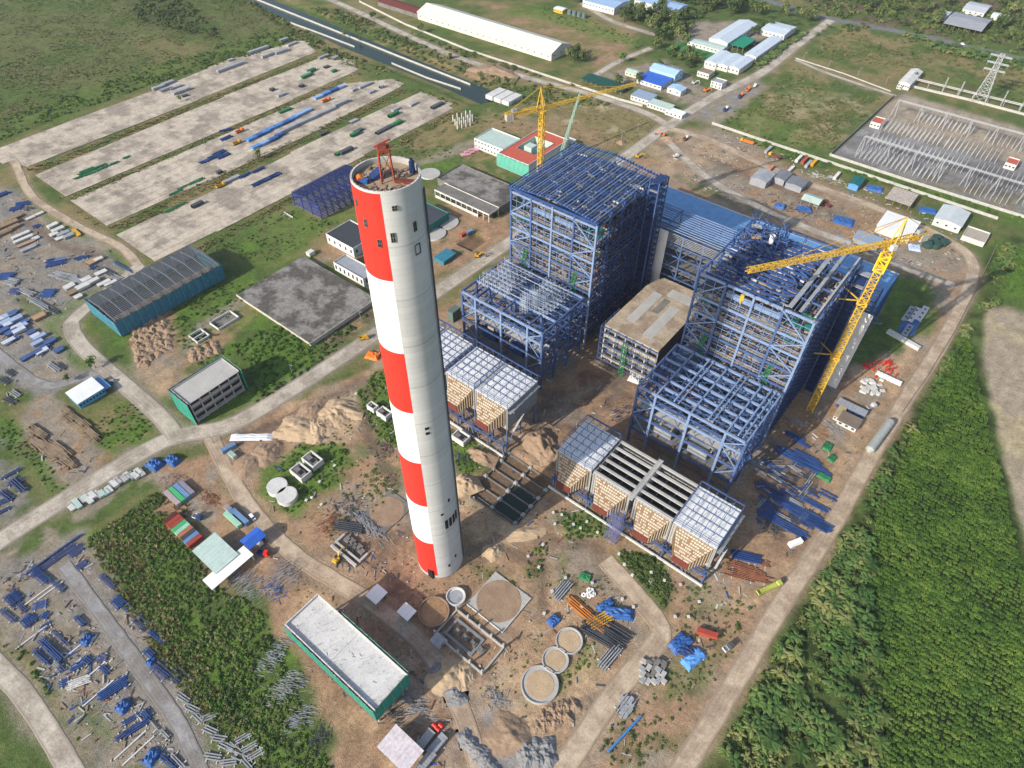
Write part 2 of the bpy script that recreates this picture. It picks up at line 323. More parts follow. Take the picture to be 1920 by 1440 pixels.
paint('bright', [(1560,725),(1660,540),(1690,500),(1740,530),(1750,570),(1730,640),(1610,680)], 5, 3, .95, mix='grass', amt=.5, rough=.3)
paint('sand', [(1600,700),(1700,650),(1730,640),(1690,740),(1640,730)], 5, 3, .8)
# east side: lane verge, crop land and stubble
paint('dark', [(1840,500),(1860,450),(2000,420),(2000,1500),(1330,1460),(1500,1130),(1600,960),(1660,850)], 3, 2, .95, mix='grass', amt=.5, mscale=9, rough=.6)
paint('crop_shade', [(1640,960),(1690,860),(1725,780),(1775,680),(1800,628),(1815,615),(1829,693),(1849,780),(1872,863),(1892,960),(1930,1110),(1980,1480),(1650,1480),(1640,1300),(1628,1130),(1640,1040)], 2, 2, 1, rough=.2)  # near-black ground paints the shade in the gaps between crop plants
paint('field', [(1847,565),(1843,693),(1867,780),(1880,847),(1907,960),(1932,1045),(2010,1045),(2010,620)], .8, 1, 1, mix='straw', amt=.4, mscale=20, rough=.05)
paint('bright', [(1860,450),(2000,490),(2000,590),(1870,560)], 3, 3, .9)
paint('mud', [(1440,1000),(1640,830),(1600,960),(1545,1010),(1500,1080)], 6, 3, .4)
# wheel ruts wandering over the site
def ruts(pts, key, n=4, st=.7, spread=4.5, w=1.8):
    P = [np.array(G2(*p)) for p in pts]
    for _ in range(n):
        off = rng.uniform(-spread, spread, 2); Q = np.array([p+off+rng.uniform(-1.5, 1.5, 2) for p in P]); t_ = np.linspace(0, len(Q)-1, 12*len(Q)); X = np.interp(t_, range(len(Q)), Q[:, 0]); Y = np.interp(t_, range(len(Q)), Q[:, 1]); X = smooth1(X); Y = smooth1(Y)
        d = np.stack([np.gradient(X), np.gradient(Y)], 1); d /= np.linalg.norm(d, axis=1)[:, None]+1e-6; nn = np.stack([-d[:, 1], d[:, 0]], 1)
        for s in (-1.1, 1.1):
            A = np.stack([X, Y], 1)+nn*(s-w/3); B = np.stack([X, Y], 1)+nn*(s+w/3); paint(key, [tuple(p) for p in A]+[tuple(p) for p in B[::-1]], .3, 1, st, world=True)
def smooth1(v):
    for _ in range(6): v = np.concatenate([v[:1], (v[:-2]+v[1:-1]+v[2:])/3, v[-1:]])
    return v
for pts, key in (([(700,1130),(800,1230),(900,1380)],'mud'), ([(960,1080),(1000,1140),(1010,1200),(960,1280),(890,1310)],'sand'), ([(1130,1040),(1200,1130),(1235,1190),(1180,1270),(1080,1400)],'sand'), ([(870,1050),(940,1020),(1020,1060),(1010,1160)],'mud'), ([(430,830),(520,790),(620,740),(700,700),(690,800),(740,900)],'mud'), ([(1000,1010),(1100,1020),(1150,1080)],'mud'), ([(1090,780),(1000,790),(880,760)],'dust'), ([(1120,720),(1050,760),(1180,850)],'dust'), ([(1480,1000),(1560,900),(1640,770)],'sand'), ([(1300,1100),(1400,1120),(1480,1060)],'sand'), ([(1220,260),(1330,300),(1460,350),(1600,420)],'mud'), ([(1240,290),(1330,260),(1420,290)],'dust'), ([(40,400),(120,460),(200,480)],'mud'), ([(150,1030),(230,1180),(330,1330)],'dust'), ([(480,1000),(560,1060),(650,1110)],'mud'), ([(730,1240),(780,1330),(840,1430)],'dust'), ([(340,700),(400,640),(520,540),(650,450)],'dirt')): ruts(pts, key)
# heights
HZ = ROUGH*(fbm(GXX, GYY, 7, 71)-.45)*1.1
HZ[(np.abs(GXX) > 2400) | (np.abs(GYY) > 2400)] = 0
PITS = []          # (centre px, half sizes in metres, depth): holes dug in the ground
def dig(cx, cy, hx, hy, depth):
    d = np.maximum((np.abs(GXX-cx)-hx)/2.5, (np.abs(GYY-cy)-hy)/2.5); a = np.clip(-d+.0, 0, 1)
    HZ[:] = HZ*(1-a)-depth*a
    CLR[:] = CLR*(1-.75*a[..., None])+np.array((.13,.085,.05))*.75*a[..., None]
dig(-129, 163.5, 18, 19, 2.6)
p_ = G2(888, 452); dig(p_[0], p_[1], 8, 11, 2.5)
def flatten(pts, z=-.06, world=False):
    P = pts if world else W2(pts)
    xs = [p[0] for p in P]; ys = [p[1] for p in P]
    i0, i1 = np.searchsorted(GX, [min(xs)-8, max(xs)+8]); j0, j1 = np.searchsorted(GY, [min(ys)-8, max(ys)+8])
    if i1-i0 < 2 or j1-j0 < 2: return
    X = GXX[i0:i1, j0:j1]; Y = GYY[i0:i1, j0:j1]; a = inpoly(X, Y, P).astype(float)
    for _ in range(3): a = np.maximum(a, np.maximum(np.maximum(np.roll(a, 1, 0), np.roll(a, -1, 0)), np.maximum(np.roll(a, 1, 1), np.roll(a, -1, 1))))
    a = np.maximum(a, smooth(a, 2)); HZ[i0:i1, j0:j1] = HZ[i0:i1, j0:j1]*(1-a)+z*a
def ground_z(x, y):
    i = np.clip(np.searchsorted(GX, x), 0, len(GX)-1); j = np.clip(np.searchsorted(GY, y), 0, len(GY)-1); return HZ[i, j]
# ---------------------------------------------------------------- roads, yards and canal
def strip(pts, w, world=False, jag=.5, step=2.):
    """a ribbon along a line of photograph points, w metres wide, with slightly ragged edges"""
    P = [np.array(p if world else G2(*p), float) for p in pts]
    Q = []
    for i in range(len(P)-1):                     # Catmull-Rom through the points
        p0, p1, p2, p3 = P[max(i-1, 0)], P[i], P[i+1], P[min(i+2, len(P)-1)]
        n = max(1, int(np.linalg.norm(p2-p1)/step))
        for k in range(n):
            t = k/n; Q.append(.5*((2*p1)+(p2-p0)*t+(2*p0-5*p1+4*p2-p3)*t*t+(3*p1-p0-3*p2+p3)*t**3))
    Q.append(P[-1]); Q = np.array(Q); D = np.gradient(Q, axis=0); D /= np.linalg.norm(D, axis=1)[:, None]; Nn = np.stack([-D[:, 1], D[:, 0]], 1)
    kk = np.ones(4)/4; e1, e2 = [w/2+jag*1.2*np.convolve(rng.random(len(Q)+3)-.5, kk, 'valid') for _ in range(2)]
    return Q+Nn*e1[:, None], Q-Nn*e2[:, None]
def road(name, pts, w, m, z=.1, world=False, jag=.5):
    A, B = strip(pts, w, world, jag); n = len(A); a = Acc()
    A2 = A+(A-B)/np.linalg.norm(A-B, axis=1)[:, None]*.6; B2 = B+(B-A)/np.linalg.norm(A-B, axis=1)[:, None]*.6
    V = []
    for i in range(n): V += [(*A2[i], z-.25), (*A[i], z), (*B[i], z), (*B2[i], z-.25)]
    a.add(V, [(4*i+k+1, 4*i+k, 4*i+k+4, 4*i+k+5) for i in range(n-1) for k in range(3)])
    d_ = (A-B)/np.linalg.norm(A-B, axis=1)[:, None]; paint('grey' if m is RDG else ('dust' if m is RD else ('slag' if m is ASM else 'verge')), [tuple(p) for p in A+d_*1.6]+[tuple(p) for p in (B-d_*1.6)[::-1]], 2.2, 3, .8, world=True, rough=.05)
    flatten([tuple(p) for p in A]+[tuple(p) for p in B[::-1]], z-.16, True)
    o = structure(name, a, m); ac_ = o.data.attributes.new('across', 'FLOAT', 'POINT'); ac_.data.foreach_set('value', np.tile(np.array([1.12, 1, -1, -1.12], np.float32), n))
    if o.data.polygons[1].normal.z < 0: o.data.flip_normals()
    return o
def soft_mat(name, col, col2, s=.06, f=1.2, br=.34, bump=.3, tracks=False):
    """worn earth or concrete surface: broad patches of a second tone, streaks and grit"""
    m = bpy.data.materials.new(name); m.use_nodes = True; t = m.node_tree; b = t.nodes['Principled BSDF']; b.inputs['Roughness'].default_value = .95; b.inputs['Specular IOR Level'].default_value = .15
    g = t.nodes.new('ShaderNodeNewGeometry')
    def nz(sc, det): n = t.nodes.new('ShaderNodeTexNoise'); n.inputs['Scale'].default_value = sc; n.inputs['Detail'].default_value = det; n.inputs['Roughness'].default_value = .65; t.links.new(g.outputs['Position'], n.inputs['Vector']); return n
    n1, n2, n3 = nz(s, 7), nz(f, 5), nz(s*3.3, 6)
    r1 = t.nodes.new('ShaderNodeMapRange'); r1.inputs[1].default_value = .46; r1.inputs[2].default_value = .57; t.links.new(n1.outputs[0], r1.inputs[0])
    mx = t.nodes.new('ShaderNodeMix'); mx.data_type = 'RGBA'; mx.inputs[6].default_value = (*col, 1); mx.inputs[7].default_value = (*col2, 1); t.links.new(r1.outputs[0], mx.inputs[0])
    ad = t.nodes.new('ShaderNodeMath'); t.links.new(n2.outputs[0], ad.inputs[0]); t.links.new(n3.outputs[0], ad.inputs[1])
    r2 = t.nodes.new('ShaderNodeMapRange'); r2.inputs[1].default_value = .7; r2.inputs[2].default_value = 1.3; r2.inputs[3].default_value = 1-br; r2.inputs[4].default_value = 1+br; t.links.new(ad.outputs[0], r2.inputs[0])
    mm = t.nodes.new('ShaderNodeMix'); mm.data_type = 'RGBA'; mm.blend_type = 'MULTIPLY'; mm.inputs[0].default_value = 1; t.links.new(mx.outputs[2], mm.inputs[6]); t.links.new(r2.outputs[0], mm.inputs[7])
    out = mm.outputs[2]
    if tracks:                              # two pairs of wheel tracks and earth spilt over the edges
        at = t.nodes.new('ShaderNodeAttribute'); at.attribute_name = 'across'
        def mt(op, a, v=None, b_=None):
            n = t.nodes.new('ShaderNodeMath'); n.operation = op; t.links.new(a, n.inputs[0])
            if b_ is not None: t.links.new(b_, n.inputs[1])
            if v is not None: n.inputs[1].default_value = v
            return n.outputs[0]
        ab = mt('ABSOLUTE', at.outputs['Fac']); wob = mt('ADD', ab, b_=mt('MULTIPLY', mt('SUBTRACT', n3.outputs[0], .5), .35))
        tr = mt('MULTIPLY', mt('MULTIPLY', mt('GREATER_THAN', mt('COSINE', mt('MULTIPLY', wob, 14.)), .1), .22), b_=r1.outputs[0])
        ed = t.nodes.new('ShaderNodeMapRange'); ed.inputs[1].default_value = .78; ed.inputs[2].default_value = 1.0; t.links.new(wob, ed.inputs[0])
        m1 = t.nodes.new('ShaderNodeMix'); m1.data_type = 'RGBA'; t.links.new(tr, m1.inputs[0]); t.links.new(out, m1.inputs[6]); m1.inputs[7].default_value = (*[c*.55 for c in col2], 1)
        m2 = t.nodes.new('ShaderNodeMix'); m2.data_type = 'RGBA'; t.links.new(ed.outputs[0], m2.inputs[0]); t.links.new(m1.outputs[2], m2.inputs[6]); m2.inputs[7].default_value = (*[c*.8 for c in col2], 1); out = m2.outputs[2]
    t.links.new(out, b.inputs['Base Color'])
    bp = t.nodes.new('ShaderNodeBump'); bp.inputs['Strength'].default_value = bump; bp.inputs['Distance'].default_value = .2; t.links.new(n2.outputs[0], bp.inputs['Height']); t.links.new(bp.outputs[0], b.inputs['Normal'])
    return m
RD = soft_mat('dusty_road', (.45,.395,.32), (.34,.29,.23), tracks=True); RDB = soft_mat('brown_dirt_road', (.45,.355,.255), (.35,.265,.185), tracks=True)
RDG = soft_mat('grey_gravel_track', (.27,.26,.25), (.22,.20,.18), tracks=True); YARD = soft_mat('old_concrete_yard', (.47,.40,.315), (.29,.245,.195), .04, .8, .34, .1)
ASM = soft_mat('grey_asphalt_road', (.17,.17,.17), (.14,.14,.14))
road('main_road', [(-60,1052),(60,975),(190,893),(320,822),(430,797),(540,735),(640,670),(767,583),(893,497),(1010,415),(1230,252),(1340,180),(1425,138),(1490,88),(1560,36)], 11, RD)
road('loop_road', [(330,818),(300,780),(235,722),(160,655),(135,615),(150,588),(245,512),(262,497)], 9.5, RD, .12)
road('yard_path', [(262,500),(225,462),(150,425),(75,380),(48,350),(37,325),(25,300),(0,290)], 6, RDB, .09, jag=1)
road('back_road', [(560,-22),(640,8),(840,100),(970,140),(1100,175),(1207,210),(1260,240)], 8.5, RD, .14)
road('district_road', [(1380,-20),(1500,20),(1570,38),(1700,62),(1920,112),(2050,145)], 9, ASM, .13)
road('perimeter_road', [(1250,1490),(1330,1360),(1440,1175),(1560,985),(1630,860),(1700,745),(1765,645),(1815,545),(1822,490),(1780,452),(1650,392),(1480,330),(1330,262),(1250,240)], 8.5, RDB, .11, jag=.8)
road('site_lane', [(1020,1490),(1090,1390),(1160,1290),(1225,1215),(1238,1175),(1190,1110),(1135,1050)], 9, RDB, .08, jag=1)
road('hauling_track', [(395,815),(425,880),(480,965),(560,1045),(680,1120),(790,1205),(860,1320),(905,1460)], 7.5, RDB, .07, jag=1)
road('lower_lane', [(-40,1215),(30,1285),(90,1370),(150,1470)], 8, RD, .1)
road('gravel_track', [(120,1060),(175,1130),(235,1215),(290,1290),(345,1375),(385,1470)], 6, RDG, .06, jag=1)
road('yard_track', [(-30,640),(30,690),(85,722),(140,712),(190,695)], 6, RDG, .06, jag=1)
road('hall_road', [(1250,262),(1330,335),(1450,400),(1600,460),(1720,510),(1790,535)], 7, RD, .06, jag=.8)
road('compound_road', [(1115,142),(1160,115),(1220,90)], 7, RD, .08); road('works_road', [(1090,5),(1150,40),(1230,65)], 8, RD, .08)
road('substation_path', [(1492,112),(1560,140),(1680,180)], 4.5, RD, .08)
def slab_structure(name, px, z0, z1, m, joints=None):
    P = W2(px); a = Acc().poly(P, z0, z1); flatten(P, z1-.15, True); return structure(name, a, m)
# four concrete laydown yards, each cast as panels
YP = [[(0,277),(150,220),(287,170),(427,113),(567,75),(593,97),(320,207),(53,312),(-10,297)],
      [(67,328),(330,218),(597,110),(655,112),(672,131),(443,233),(123,368)],
      [(140,374),(450,240),(640,158),(735,148),(752,162),(550,266),(200,423)],
      [(230,437),(507,307),(640,240),(790,172),(850,203),(700,281),(547,363),(290,490)]]
def yard(poly_px):
    P = W2(poly_px); xs = [p[0] for p in P]; ys = [p[1] for p in P]
    root = structure('concrete_yard', Acc().poly(P, -.3, .0), YARD); flatten(P, -.3, True)
    return root, min(xs), max(xs), min(ys), max(ys), P
for yp in YP:
    root, x0, x1, y0, y1, P = yard(yp)
    pm = [Acc().box(-.5,.5,-.5,.5,0,.14).mesh('panel', YARD)]
    ny = int((y1-y0)/13)+1; nx = int((x1-x0)/11)+1
    for i in range(nx):
        for j in range(ny):
            sx = (x1-x0)/nx; sy = (y1-y0)/ny; cx = x0+(i+.5)*sx; cy = y0+(j+.5)*sy
            if not inpoly(np.array([cx, cx-sx*.3, cx+sx*.3]), np.array([cy, cy, cy]), P).all(): continue
            o = link('panel', pm[0], root, (cx, cy, rng.random()*.05)); o.scale = (sx-.25, sy-.25, 1)
# canal between concrete walls
CW = bpy.data.materials.new('canal_water'); CW.use_nodes = True; b_ = CW.node_tree.nodes['Principled BSDF']
b_.inputs['Base Color'].default_value = (.025,.04,.032,1); b_.inputs['Roughness'].default_value = .2; b_.inputs['Specular IOR Level'].default_value = .2
flatten([(430,-15),(470,-20),(905,160),(935,188),(890,190),(830,160),(640,90),(560,50)], -1.6)
structure('canal_water', Acc().poly(W2([(400,-32),(455,-25),(800,118),(915,165),(938,186),(900,192),(840,165),(640,85)]), -1.5, -1.15), CW)
def wall_run(name, pts, h, t, m, label, z0=0, seg=12., cap=None, group=None):
    """a wall of cast panels between posts, following photograph points"""
    P = [np.array(G2(*p)) for p in pts]; root = thing(name, label, 'wall', (*P[0], 0), group)
    for p, q in zip(P[:-1], P[1:]):
        L = np.linalg.norm(q-p); n = max(1, int(L/seg)); d = (q-p)/L
        for k in range(n):
            a = p+d*(L*k/n+.15); b = p+d*(L*(k+1)/n-.15)
            bar('wall_panel', (*a, z0+h/2), (*b, z0+h/2), t, h, m, root); c = p+d*(L*k/n)
            bar('wall_post', (*c, z0), (*c, z0+h+.15), t*1.6, t*1.6, m, root)
    return root
WALLM = mat('limewashed_wall', (.42,.41,.37), .9, .3)
wall_run('canal_wall', [(440,-18),(540,22),(640,62),(760,110),(882,158)], 2.2, .5, WALLM, 'long pale concrete wall along the far bank of the canal', -1.4)
wall_run('canal_wall', [(545,42),(600,62),(665,87)], 1.9, .5, WALLM, 'short pale canal wall on the near bank, farther piece beside the yards', -1.4)
wall_run('canal_wall', [(735,118),(800,145),(864,166)], 1.9, .5, WALLM, 'near bank canal wall ending by the open basin', -1.4)
wall_run('boundary_wall', [(674,4),(760,47),(880,96),(960,122),(1060,155),(1160,188),(1205,200)], 2.2, .3, WALLM, 'white boundary wall between the back road and the long warehouse')
wall_run('boundary_wall', [(1335,233),(1420,262),(1560,308),(1700,355),(1870,412)], 2.4, .3, WALLM, 'white boundary wall behind the container sheds below the green fallow plot')
wall_run('boundary_wall', [(1555,292),(1700,340),(1930,412)], 2.4, .3, WALLM, 'white wall along the near side of the switchyard')
wall_run('boundary_wall', [(1558,290),(1675,182)], 2.4, .4, mat('grey_block_wall', (.16,.16,.17)), 'dark grey wall on the left side of the switchyard')
wall_run('boundary_wall', [(1705,163),(1820,190),(1940,222)], 2.4, .3, WALLM, 'white wall along the far side of the switchyard')
wall_run('boundary_wall', [(1492,110),(1580,138),(1670,172)], 1.0, .3, WALLM, 'low white wall beside the substation path')
wall_run('fence', [(1868,462),(1835,530),(1790,620),(1735,710),(1690,775)], 1.3, .2, mat('fence_concrete', (.3,.28,.24)), 'low concrete fence between the perimeter road and the banana strip')
# ground mesh
nx, ny = GXX.shape; me = bpy.data.meshes.new('ground')
co = np.stack([GXX, GYY, HZ], -1).reshape(-1, 3).astype(np.float32)
idx = np.arange(nx*ny).reshape(nx, ny); q = np.stack([idx[:-1, :-1], idx[1:, :-1], idx[1:, 1:], idx[:-1, 1:]], -1).reshape(-1, 4)
me.vertices.add(len(co)); me.vertices.foreach_set('co', co.ravel()); me.loops.add(q.size); me.loops.foreach_set('vertex_index', q.ravel().astype(np.int32))
me.polygons.add(len(q)); me.polygons.foreach_set('loop_start', np.arange(0, q.size, 4, dtype=np.int32)); me.polygons.foreach_set('loop_total', np.full(len(q), 4, np.int32))
me.polygons.foreach_set('use_smooth', np.ones(len(q), bool)); me.update(); me.validate()
at = me.color_attributes.new('soil', 'FLOAT_COLOR', 'POINT')
at.data.foreach_set('color', np.concatenate([np.clip(CLR, .01, .9), np.ones(CLR.shape[:2]+(1,))], -1).reshape(-1).astype(np.float32))
gm = bpy.data.materials.new('soil_and_turf'); gm.use_nodes = True; t = gm.node_tree; b = t.nodes['Principled BSDF']; b.inputs['Roughness'].default_value = 1; b.inputs['Specular IOR Level'].default_value = .1
at_ = t.nodes.new('ShaderNodeAttribute'); at_.attribute_name = 'soil'; g = t.nodes.new('ShaderNodeNewGeometry')
def nz(sc, det): n = t.nodes.new('ShaderNodeTexNoise'); n.inputs['Scale'].default_value = sc; n.inputs['Detail'].default_value = det; n.inputs['Roughness'].default_value = .7; t.links.new(g.outputs['Position'], n.inputs['Vector']); return n
n1, n2 = nz(.55, 6), nz(2.2, 5)
ad = t.nodes.new('ShaderNodeMath'); t.links.new(n1.outputs[0], ad.inputs[0]); t.links.new(n2.outputs[0], ad.inputs[1])
r = t.nodes.new('ShaderNodeMapRange'); r.inputs[1].default_value = .7; r.inputs[2].default_value = 1.3; r.inputs[3].default_value = .55; r.inputs[4].default_value = 1.45; t.links.new(ad.outputs[0], r.inputs[0])
mm = t.nodes.new('ShaderNodeMix'); mm.data_type = 'RGBA'; mm.blend_type = 'MULTIPLY'; mm.inputs[0].default_value = 1; t.links.new(at_.outputs[0], mm.inputs[6]); t.links.new(r.outputs[0], mm.inputs[7]); t.links.new(mm.outputs[2], b.inputs['Base Color'])
bp = t.nodes.new('ShaderNodeBump'); bp.inputs['Strength'].default_value = .7; bp.inputs['Distance'].default_value = .5; t.links.new(ad.outputs[0], bp.inputs['Height']); t.links.new(bp.outputs[0], b.inputs['Normal'])
me.materials.append(gm); tag(link('ground', me), kind='structure')
# ---------------------------------------------------------------- chimney
BX, BY, HT = -129.9, 108.2, 206.5
def cr(z): return 10.95+(9.45-10.95)*z/HT
ch = thing('chimney', 'tall concrete power station chimney painted red and white on its left half', 'chimney', (BX, BY, 0))
def shell(a0, a1, z0, z1, off, n=None, dz=6., inner=None):
    a = Acc(); n = n or max(4, int(abs(a1-a0)/4)); m = max(1, int((z1-z0)/dz)); V = []
    for j in range(m+1):
        z = z0+(z1-z0)*j/m
        for i in range(n+1):
            th = RAD(a0+(a1-a0)*i/n); V.append((BX+(cr(z)+off)*math.cos(th), BY+(cr(z)+off)*math.sin(th), z))
    a.add(V, [(j*(n+1)+i, j*(n+1)+i+1, (j+1)*(n+1)+i+1, (j+1)*(n+1)+i) for j in range(m) for i in range(n)]); return a
# cast concrete with lift lines and formwork seams
cm = bpy.data.materials.new('cast_concrete_shaft'); cm.use_nodes = True; t = cm.node_tree; b = t.nodes['Principled BSDF']; b.inputs['Roughness'].default_value = .9; b.inputs['Specular IOR Level'].default_value = .2
g = t.nodes.new('ShaderNodeNewGeometry'); sx = t.nodes.new('ShaderNodeSeparateXYZ'); t.links.new(g.outputs['Position'], sx.inputs[0])
def mth(op, a, b2=None, v=None):
    n = t.nodes.new('ShaderNodeMath'); n.operation = op; t.links.new(a, n.inputs[0])
    if b2 is not None: t.links.new(b2, n.inputs[1])
    if v is not None: n.inputs[1].default_value = v
    return n.outputs[0]
zz = sx.outputs[2]; wn = t.nodes.new('ShaderNodeTexNoise'); wn.inputs['Scale'].default_value = .08; wn.inputs['Detail'].default_value = 6
mp = t.nodes.new('ShaderNodeMapping'); mp.inputs['Scale'].default_value = (1, 1, .35); t.links.new(g.outputs['Position'], mp.inputs[0]); t.links.new(mp.outputs[0], wn.inputs['Vector'])
def lines(src, period, width): return mth('LESS_THAN', mth('FRACT', mth('DIVIDE', src, v=period)), v=width)
l1 = lines(zz, 2.36, .06); l2 = lines(zz, 18.9, .025); l3 = lines(zz, .79, .1)
ang = mth('ARCTAN2', mth('SUBTRACT', sx.outputs[1], v=BY), mth('SUBTRACT', sx.outputs[0], v=BX)); l4 = lines(mth('ADD', ang, v=7), .2618, .02)
tone = mth('SUBTRACT', mth('SUBTRACT', mth('SUBTRACT', mth('SUBTRACT', mth('ADD', mth('MULTIPLY', wn.outputs[0], v=.5), v=.72), mth('MULTIPLY', l1, v=.13)), mth('MULTIPLY', l2, v=.22)), mth('MULTIPLY', l3, v=.05)), mth('MULTIPLY', l4, v=.16))
# each lift takes its own shade
wt = t.nodes.new('ShaderNodeTexWhiteNoise'); wt.noise_dimensions = '1D'; t.links.new(mth('FLOOR', mth('DIVIDE', zz, v=2.36)), wt.inputs['W']); tone = mth('ADD', tone, mth('MULTIPLY', wt.outputs[0], v=.10))
mx = t.nodes.new('ShaderNodeMix'); mx.data_type = 'RGBA'; mx.blend_type = 'MULTIPLY'; mx.inputs[0].default_value = 1; mx.inputs[6].default_value = (.50,.495,.475,1); t.links.new(tone, mx.inputs[7]); t.links.new(mx.outputs[2], b.inputs['Base Color'])
def smoothed(o): o.data.polygons.foreach_set('use_smooth', np.ones(len(o.data.polygons), bool)); return o
smoothed(part('shaft', shell(0, 360, 0, HT, 0, 96), cm, ch))
smoothed(part('inner_wall', shell(360, 0, HT-7, HT, -.5, 96), CONC, ch))
rim = Acc(); n = 96
V = [(BX+(cr(HT)+o)*math.cos(2*math.pi*i/n), BY+(cr(HT)+o)*math.sin(2*math.pi*i/n), HT) for o in (.0, -.5) for i in range(n)]
rim.add(V, [(i, (i+1) % n, n+(i+1) % n, n+i) for i in range(n)]); part('rim', rim, CONCW, ch)
def weathered(name, col):
    m = bpy.data.materials.new(name); m.use_nodes = True; tt_ = m.node_tree; bb_ = tt_.nodes['Principled BSDF']; bb_.inputs['Roughness'].default_value = .6
    g_ = tt_.nodes.new('ShaderNodeNewGeometry'); mp_ = tt_.nodes.new('ShaderNodeMapping'); mp_.inputs['Scale'].default_value = (1, 1, .06); tt_.links.new(g_.outputs['Position'], mp_.inputs[0])
    tone_ = []
    for sc, src in ((.9, mp_.outputs[0]), (.12, g_.outputs['Position'])): nn = tt_.nodes.new('ShaderNodeTexNoise'); nn.inputs['Scale'].default_value = sc; nn.inputs['Detail'].default_value = 6; tt_.links.new(src, nn.inputs['Vector']); tone_.append(nn.outputs[0])
    ad_ = tt_.nodes.new('ShaderNodeMath'); tt_.links.new(tone_[0], ad_.inputs[0]); tt_.links.new(tone_[1], ad_.inputs[1]); rr = tt_.nodes.new('ShaderNodeMapRange'); rr.inputs[1].default_value = .65; rr.inputs[2].default_value = 1.35; rr.inputs[3].default_value = .78; rr.inputs[4].default_value = 1.08; tt_.links.new(ad_.outputs[0], rr.inputs[0])
    x_ = tt_.nodes.new('ShaderNodeMix'); x_.data_type = 'RGBA'; x_.blend_type = 'MULTIPLY'; x_.inputs[0].default_value = 1; x_.inputs[6].default_value = (*col, 1); tt_.links.new(rr.outputs[0], x_.inputs[7]); tt_.links.new(x_.outputs[2], bb_.inputs['Base Color']); return m
WRED = weathered('chimney_red_paint', (.66,.032,.018)); WWHT = weathered('chimney_white_paint', (.80,.79,.76))
ZB = [HT-.6, 177.6, 148.5, 119.6, 90.5, 61, 31.4, 2.2]
TB = -53
for k in range(7):
    smoothed(part('paint_band', shell(-235, TB, ZB[k+1], ZB[k], .035, 60), WWHT if k % 2 else WRED, ch, label='white painted band' if k % 2 else 'red painted band'))
def on_shaft(th, z, off=.06): th = RAD(th); return Vector((BX+(cr(z)+off)*math.cos(th), BY+(cr(z)+off)*math.sin(th), z))
def opening(th, z, w, h, frame=True):
    c = on_shaft(th, z); d = Vector((math.cos(RAD(th)), math.sin(RAD(th)), 0)); r = Vector((-d.y, d.x, 0))
    a = Acc(); a.beam(c-Vector((0,0,h/2)), c+Vector((0,0,h/2)), .01, .01); a = Acc()
    P = [c+r*(w/2*i)+Vector((0,0,h/2*j))+d*k for k in (-.3, .07) for i, j in ((-1,-1),(1,-1),(1,1),(-1,1))]
    a.add(P, ((3,2,1,0),(4,5,6,7),(0,1,5,4),(1,2,6,5),(2,3,7,6),(3,0,4,7))); o = part('opening', a, BLACK, ch)
    if frame:
        f = Acc()
        for i in (-1, 0, 1): f.beam(c+r*(w/2*i)+d*.1-Vector((0,0,h/2)), c+r*(w/2*i)+d*.1+Vector((0,0,h/2)), .12, .12)
        for j in (-1, 0, 1): f.beam(c-r*w/2+d*.1+Vector((0,0,h/2*j)), c+r*w/2+d*.1+Vector((0,0,h/2*j)), .12, .12)
        fo = link('opening_frame', f.mesh('opening_frame', CONCD), o); fo.matrix_parent_inverse = Matrix.Translation(Vector((BX, BY, 0))).inverted(); fo.parent = o
        fo.matrix_parent_inverse = Matrix.Identity(4)
for th, z, w, h in ((-42,192.5,1.2,3.0),(-2,194,1.2,3.0),(-33,201.5,1.4,1.4),(-66,190.5,1.1,2.6),(-88,196,1.0,2.6),(-105,201,1.0,2.2)): opening(th, z, w, h, True)
for th, z, w, h in ((-30,110.5,1.5,1.3),(-30,107.8,1.5,1.3),(-22,53,1.3,1.2),(0,14,1.1,2),(-21,9.5,1.1,2),(0,60,1.1,2)): opening(th, z, w, h, False)
for k in range(4): opening(-14+k*11.5, 44, 1.5, 6.4, False)
for k in range(4): opening(-3+.1*k, 0, .01, .01, False) if False else None
o_ = Acc(); c = on_shaft(-2, 186.5, .1)
for dz_ in (-1.6, 1.6): o_.beam(on_shaft(-7,186.5+dz_,.1), on_shaft(4,186.5+dz_,.1), .3)
for a_ in (-7, 4): o_.beam(on_shaft(a_,184.9,.1), on_shaft(a_,188.1,.1), .3)
part('bracket_frame', o_, DGREY, ch)
# hoist ladder up the right edge
la = Acc()
for k in (-1, 1): la.beam(on_shaft(37+k*2.2, 3, .5), on_shaft(37+k*2.2, HT-4, .5), .35)
for z in np.arange(4, HT-4, 2.4): la.beam(on_shaft(34.8, z, .5), on_shaft(39.2, z, .5), .2)
part('hoist_ladder', la, DGREY, ch)
dr = Acc()
for th in (-64, -78): dr.beam(on_shaft(th, 0, .2), on_shaft(th, 7, .2), .5)
part('doorway', Acc().beam(on_shaft(-71,0,-.2), on_shaft(-71,6.6,-.2), 3.2, 1.2), BLACK, ch)
